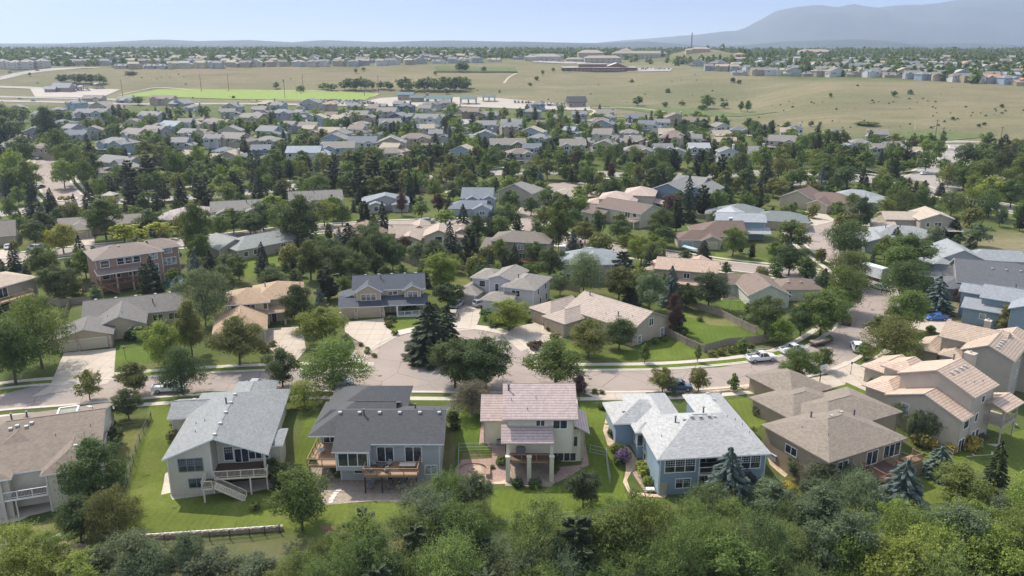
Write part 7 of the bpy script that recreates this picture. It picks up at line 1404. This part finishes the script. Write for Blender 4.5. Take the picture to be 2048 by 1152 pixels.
    g=ground(1829,262); e=thing('sign_post','thin white post standing in the meadow edge','post',g); mb=MB(); mb.tube([(0,0,-.2),(0,0,6)],[.15,.12],6); mb.build('post',WHITE,e)
    g=Vector((1376-1024,0,0)); X=(1376-1024)/1640*1385; e=thing('radio_mast','thin lattice radio mast on the tan knoll','mast',(X,1385,T(X,1385)-.5)); mb=MB()
    for a in range(3): mb.bar((math.cos(a*2.1)*1.4,math.sin(a*2.1)*1.4,0),(math.cos(a*2.1)*.5,math.sin(a*2.1)*.5,30),.45)
    for z in range(0,30,3):
        for a in range(3): k1=1.4-.03*z; mb.bar((math.cos(a*2.1)*k1,math.sin(a*2.1)*k1,z),(math.cos(a*2.1+2.1)*(k1-.09),math.sin(a*2.1+2.1)*(k1-.09),z+3),.25)
    mb.build('lattice',plain('mast_red',(.25,.12,.10)),e)
def civic():
    TEAL=roofmat('teal',(.10,.165,.165)); ST=wallmat('lodge',(.33,.26,.20)); 
    def pav(px,py,w,d,h,label,open_=True,rm=TEAL,rot=0,pitch=.45,name='pavilion'):
        g=ground(px,py); e=thing(name,label,'pavilion' if open_ else 'building',g,R(rot)); mb=MB(); hb=d/2; z=h; zr=h+hb*pitch
        mb.poly([(-w/2,-hb,z),(w/2,-hb,z),(w/2,0,zr),(-w/2,0,zr)]); mb.poly([(w/2,hb,z),(-w/2,hb,z),(-w/2,0,zr),(w/2,0,zr)]); mb.poly([(-w/2,-hb,z-.3),(-w/2,hb,z-.3),(w/2,hb,z-.3),(w/2,-hb,z-.3)]); mb.poly([(-w/2,hb,z),(-w/2,-hb,z),(-w/2,0,zr)]); mb.poly([(w/2,-hb,z),(w/2,hb,z),(w/2,0,zr)])
        for a,b in (((-w/2,-hb),(w/2,-hb)),((w/2,-hb),(w/2,hb))): mb.bar((*a,z-.15),(*b,z-.15),.3)
        mb.build('roof',rm,e,slope=True)
        if open_:
            n=max(2,round(w/7))
            for k in range(n+1):
                for y in (-hb+.8,hb-.8): q=MB(); x=-w/2+.8+(w-1.6)*k/n; q.box(x-.45,x+.45,y-.45,y+.45,0,h-.3); q.build('column',ST,e)
        else:
            q=MB(); q.box(-w/2+1,w/2-1,-hb+1,hb-1,-2,h-.3); q.build('wall',ST,e)
            for k in range(max(2,int(w/6))): x=-w/2+3+(w-6)*k/max(1,int(w/6)-1); link('window',window_me(2,1.6,2,'w')[2],e,(x,-hb+1-.03,1.2))
        landmark(label.split(',')[0],(g.x,g.y,g.z+h)); return e
    pav(812,200,16,10,5,'teal roofed park lodge with stone chimney, leftmost of the park buildings',False); pav(835,204,14,9,4,'low teal wing beside the park lodge',False)
    pav(879,207,23,11,4.2,'widest open teal pavilion in the park'); pav(937,208,15,9,4.5,'square teal pavilion right of the widest one'); pav(978,203,12,9,4,'small blue-green picnic shelter right of the pavilions')
    g=ground(855,206); e=thing('stone_chimney_tower','stone chimney tower standing between the park pavilions','chimney',g); mb=MB(); mb.box(-1.5,1.5,-1.5,1.5,0,9); mb.build('shaft',ST,e)
    pav(1152,214,17,10,4.5,'steep dark roofed park building with gables',False,roofmat('lodge_dark',(.10,.10,.11)),12,.9)
    pav(128,183,22,12,4,'white striped roof playground building at far left',False,roofmat('pale_slate',(.3,.3,.32)),-10,.8); pav(103,184,12,9,3,'low lodge at far left beside the playground',False,roofmat('pale_slate',(.3,.3,.32)),5,.6)
    r=random.Random(9)
    for k,(px,py,w,c) in enumerate(((143,181,10,(.05,.07,.2)),(152,181,8,(.25,.05,.06)),(166,182,9,(.07,.09,.2)),(196,177,8,(.1,.1,.12)))):
        g=ground(px,py); e=thing('playground_frame',['navy climbing frame nearest the far left playground building','red climbing frame of the far left playground','blue slide tower of the far left playground','dark climbing frame furthest right in the far left playground'][k],'climbing frame',g); mb=MB()
        for x in (-w/2,0,w/2):
            for y in (-2,2): mb.bar((x,y,0),(x,y,5),.35)
        mb.box(-w/2,w/2,-2,2,2.2,2.5); mb.build('frame',plain('pf%d'%k,c),e); mb=MB(); mb.poly([(-w/2,-2.5,4.5),(0,-2.5,4.5),(0,2.5,5.8),(-w/2,2.5,5.8)]); mb.bar((w/2,0,2.4),(w/2+3,0,.2),.9); mb.build('canopy',plain('pc%d'%k,sc(c,1.6)),e)
    # school
    g=ground(1196,143.5); h=House('school','long low brick school with pale flat roof and glazed clerestory on the meadow top','the school',(g.x,g.y),-1,(.19,.095,.075),(.52,.50,.47),z=g.z,detail=False,cat='school')
    W=76
    for a,b,c,d in ((-W*.55,-W*.1,0,34),(-W*.1,W*.35,-3,36),(W*.35,W*.62,4,34)): h.box(a,b,c,d,-8,4.6); h.Rf.box(a-.6,b+.6,c-.6,d+.6,4.62,5.1)
    h.box(-W*.3,W*.15,10,30,4,8.5); h.Rf.box(-W*.3-.5,W*.15+.5,9.5,30.5,8.52,9.0); h.roof(W*.12,W*.5,8,30,5.2,.35,'y','gg'); 
    for k in range(9): h.win(1,'S',-W*.07+k*4.3,1.2,2.6,1.6,3)
    for k in range(8): h.win(0,'S',-W*.52+k*4.8,1.4,1.6,1.4,2)
    h.roofs=[(0,0,0,0,0,9,'x',0,0,0,0)]; h.done()
    def block(px,py,w,d,hh,label,wc,rc,st=2,rot=0):
        g=ground(px,py); h=House('building',label,None,(g.x,g.y),rot,wc,rc,z=g.z,detail=False,cat='building'); a=h.wing(-w/2,w/2,0,d,-3,hh,'x','hh',.42)
        for s_ in range(st):
            for k in range(max(2,int(w/7))): h.win(a,'S',-w/2+3+(w-6)*k/max(1,int(w/7)-1),1+s_*3.2,2,1.5,2)
        h.done(); return h
    block(1182,122,40,20,12,'tall tan civic block with stepped roof behind the school',(.38,.33,.27),(.33,.28,.22),3); block(1206,126,54,16,7,'long tan two-storey wing right behind the school',(.38,.33,.27),(.33,.28,.22),2); block(1280,118,90,18,9,'long beige building left of the tan knoll',(.40,.36,.28),(.30,.26,.20),2); block(1253,117,20,20,13,'tower-like end of the long beige building',(.40,.36,.28),(.3,.26,.2),3)
    block(1094,122,40,18,6,'low pale building left of the civic block',(.42,.38,.3),(.3,.28,.25),1); block(1060,122,16,12,5,'small pale building furthest left on that ridge',(.42,.38,.3),(.3,.28,.25),1); block(1150,124,26,12,4,'small tan building in front of the civic block',(.4,.35,.28),(.3,.26,.2),1)
    block(1403,104,30,14,5,'terracotta building on top of the tan knoll',(.42,.30,.22),(.40,.30,.22),1); block(1385,106,22,10,5,'low sandy building on the left of the knoll top',(.44,.36,.27),(.4,.33,.25),1); block(1480,118,16,12,7,'reddish house on the right foot of the knoll',(.4,.25,.17),(.4,.24,.16),2); block(1632,114,60,20,9,'wide terracotta roofed building on the right horizon',(.42,.36,.3),(.36,.27,.22),2)
    for k,(px,py,w) in enumerate(((2,137,15),(25,139,15),(52,138,17),(78,136,13))): block(px,py,w,14,8,['beige apartment block at the far left edge of the ridge','beige apartment block second from the left edge','largest beige apartment block in the far left group','beige apartment block nearest the far road, furthest right of its group'][k],(.44,.40,.34),(.27,.235,.22),3,[12,-10,15,-8][k])
# ---------------------------------------------------------------- hills and haze
def ridge(name,Y,prof_,depth,mat,rough,base=44,nx=220,x0=-200,x1=2250,nz=10):
    v=[];f=[];hz=CAMH
    for j in range(nz+1):
        t=j/nz; yy=Y-depth/2+depth*t
        for i in range(nx+1):
            px=x0+(x1-x0)*i/nx; X=(px-1024)/1668*Y; top=kz(pw(prof_,px),Y)
            k=math.sin(math.pi*min(1,t*1.0))**.8; n_=noise.fractal((X/rough,yy/rough,3.1),.8,2.1,7)*.26*(k*(1-k)*4*.8+.12)
            z=base+(top-base)*(k+n_*1.0) if 0<j<nz else base-30
            v.append((X,yy,z))
    n=nx+1
    for j in range(nz):
        for i in range(nx): a=j*n+i; f.append((a,a+1,a+n+1,a+n))
    me=bpy.data.meshes.new(name); me.from_pydata(v,[],f); me.polygons.foreach_set('use_smooth',[True]*len(f)); me.materials.append(mat); tag(link(name,me),kind='structure')
def hills():
    m,N,L,b=new_mat('wooded_hill'); ob=N.new('ShaderNodeTexCoord').outputs['Object']
    v=ramp(N,L,noi(N,L,ob,.006,6,.7),[(.35,(.010,.020,.018)),(.6,(.022,.034,.028)),(.75,(.06,.065,.055))]); vo=N.new('ShaderNodeTexVoronoi'); vo.inputs['Scale'].default_value=.02; L.new(ob,vo.inputs[0])
    v=mixc(N,L,ramp(N,L,vo.outputs['Distance'],[(.10,(.45,.45,.45)),(.16,(0,0,0))]),v,(.45,.42,.38)); L.new(v,b.inputs['Base Color']); b.inputs['Roughness'].default_value=1
    m2,N,L,b=new_mat('mountain'); ob=N.new('ShaderNodeTexCoord').outputs['Object']; L.new(ramp(N,L,noi(N,L,ob,.0016,7,.65),[(.35,(.015,.025,.022)),(.65,(.07,.07,.06))]),b.inputs['Base Color']); b.inputs['Roughness'].default_value=1
    mb=MB(); n=24
    v=[]; f=[]
    for j in range(13):
        Y=2550+j*320
        for i in range(41): x=(-.75+1.5*i/40)*Y; v.append((x,Y,46-6*sm(j/12)+5*noise.noise((x/500,Y/500,1))))
    for j in range(12):
        for i in range(40): a=j*41+i; f.append((a,a+1,a+42,a+41))
    me=bpy.data.meshes.new('plain'); me.from_pydata(v,[],f); me.materials.append(m); tag(link('distant_plain',me),kind='structure')
    ridge('hills',4300,[(-200,93),(0,93),(150,90),(330,87),(460,92),(560,90),(650,91),(800,93),(1000,92),(1200,93),(1400,95),(1550,97),(2250,99)],1500,m,500)
    ridge('hills',6000,[(-200,88),(0,87),(140,87),(230,84),(330,79),(400,82),(500,80),(590,85),(650,80),(760,84),(900,81),(1000,83),(1200,86),(1290,82),(1330,86),(1400,92),(1500,90),(1560,84),(1640,81),(1690,79),(1740,83),(1765,90),(1840,88),(1900,86),(1950,87),(2000,91),(2048,92),(2250,96)],1800,m,700)
    ridge('mountain',9500,[(-200,110),(1100,105),(1150,92),(1190,86),(1240,81),(1320,75),(1400,69),(1440,64),(1475,62),(1500,54),(1530,36),(1555,20),(1580,14),(1620,11),(1660,15),(1690,10),(1705,14),(1740,18),(1770,13),(1820,12),(1860,8),(1890,2),(1920,-6),(1990,-10),(2060,-16),(2250,-20)],3400,m2,900,base=30,nz=26,nx=520)
def haze():
    mb=MB(); mb.box(-11500,11500,10,12500,-60,830); m=bpy.data.materials.new('haze_air'); m.use_nodes=True; N=m.node_tree.nodes; N.remove(N['Principled BSDF']); pv=N.new('ShaderNodeVolumePrincipled')
    mb.v=[(x,y if y>50 else -60,z) for x,y,z in mb.v]
    pv.inputs['Color'].default_value=(.60,.72,.91,1); pv.inputs['Density'].default_value=HAZE; pv.inputs['Anisotropy'].default_value=.35
    m.node_tree.links.new(pv.outputs[0],N['Material Output'].inputs['Volume']); o=mb.build('haze',m); tag(o,'thin summer haze over the whole valley','haze',None,'stuff')
# ---------------------------------------------------------------- labels
ORD=['nearest','second nearest','third nearest','fourth nearest','fifth nearest','sixth nearest','seventh nearest','eighth nearest','ninth nearest','tenth nearest','eleventh nearest','twelfth nearest','thirteenth nearest','fourteenth nearest','fifteenth nearest','sixteenth nearest','seventeenth nearest','eighteenth nearest']
def finish_labels():
    extra=[('the bright playing field',500,190),('the school',1196,135),('the roundabout',1828,366),('the wide junction',1925,290),('the upper cul-de-sac',1148,379),('the park pavilions',890,200),('the left residential street',105,350),('the radio mast',1376,90),('the wide side lawn',1420,660),('the traffic island trees',880,690),('the fire pit',946,944),('the bottom left corner',0,1152),('the bottom right corner',2048,1152),('the middle of the bottom edge',1024,1152),('the left edge of the dry meadow',1950,560),('the iron railing',420,1080),('the far left apartment blocks',40,130),('the olive green far house',1016,295),('the steep park building',1152,210)]
    marks=LAND[:]
    marks=[m for m in marks if m[0] and len(m[0].split())<=8]+extra
    for e,kind,mat,h,w,px,py,grp,lab,pxh in TREES:
        size='tall ' if h>10.5 else 'small ' if h<5.5 else ''
        d=lab or (size+LN[mat]+' '+SHN[kind]) if SHN[kind]!='shrub' else lab or (('large ' if w>4 else 'small ' if w<1.6 else '')+LN[mat]+' shrub')
        d=d.replace('weeping willow','weeping willow').replace('green feathery green','green'); HS.append((d,e,px,py,None))
        if grp: e['group']=grp
    by={}
    for i,(d,e,px,py,_) in enumerate(HS): by.setdefault(d,[]).append((px,py,e))
    for d,L_ in by.items():
        todo=L_[:]; 
        # every (landmark, rank) pair names one thing
        cand=[]
        for m in marks:
            for k,(q) in enumerate(sorted(L_,key=lambda q:(q[0]-m[1])**2+((q[1]-m[2])*1.5)**2)[:18]):
                cand.append((((q[0]-m[1])**2+((q[1]-m[2])*1.5)**2)**.5*(1+.35*k),k,m,q))
        cand.sort(key=lambda c:c[0]); done=set()
        for _,k,m,q in cand:
            if id(q[2]) in done: continue
            done.add(id(q[2])); q[2]['label']=(d+', '+ORD[k]+' to '+m[0]) if len(L_)>1 else d+' near '+m[0]
        rest=[q for q in L_ if id(q[2]) not in done]
        for q in rest: q[2]['label']=d+' among many alike beyond the parkway'; q[2]['group']='look-alikes: '+d
    for o in COL.objects:
        if o.parent is None and 'label' in o and len(o['label'].split())>16: o['label']=' '.join(o['label'].split()[:16])
import time; t0=time.time()
front_row(); second_rows(); NEARH=[sum(1 for o in COL.objects if o.parent is None and o.name.startswith('house'))]; mid_rows(); fill_rows(); far_rows(); print('houses',time.time()-t0)
setting(); civic(); print('setting',time.time()-t0)
trees(); merge_rest(); print('trees',len(TREES),time.time()-t0)
vehicles(); fences(); details(); far_woods(); hills(); print('rest',time.time()-t0)
haze(); merge_houses(); finish_labels(); print('done',len(bpy.data.objects),time.time()-t0)
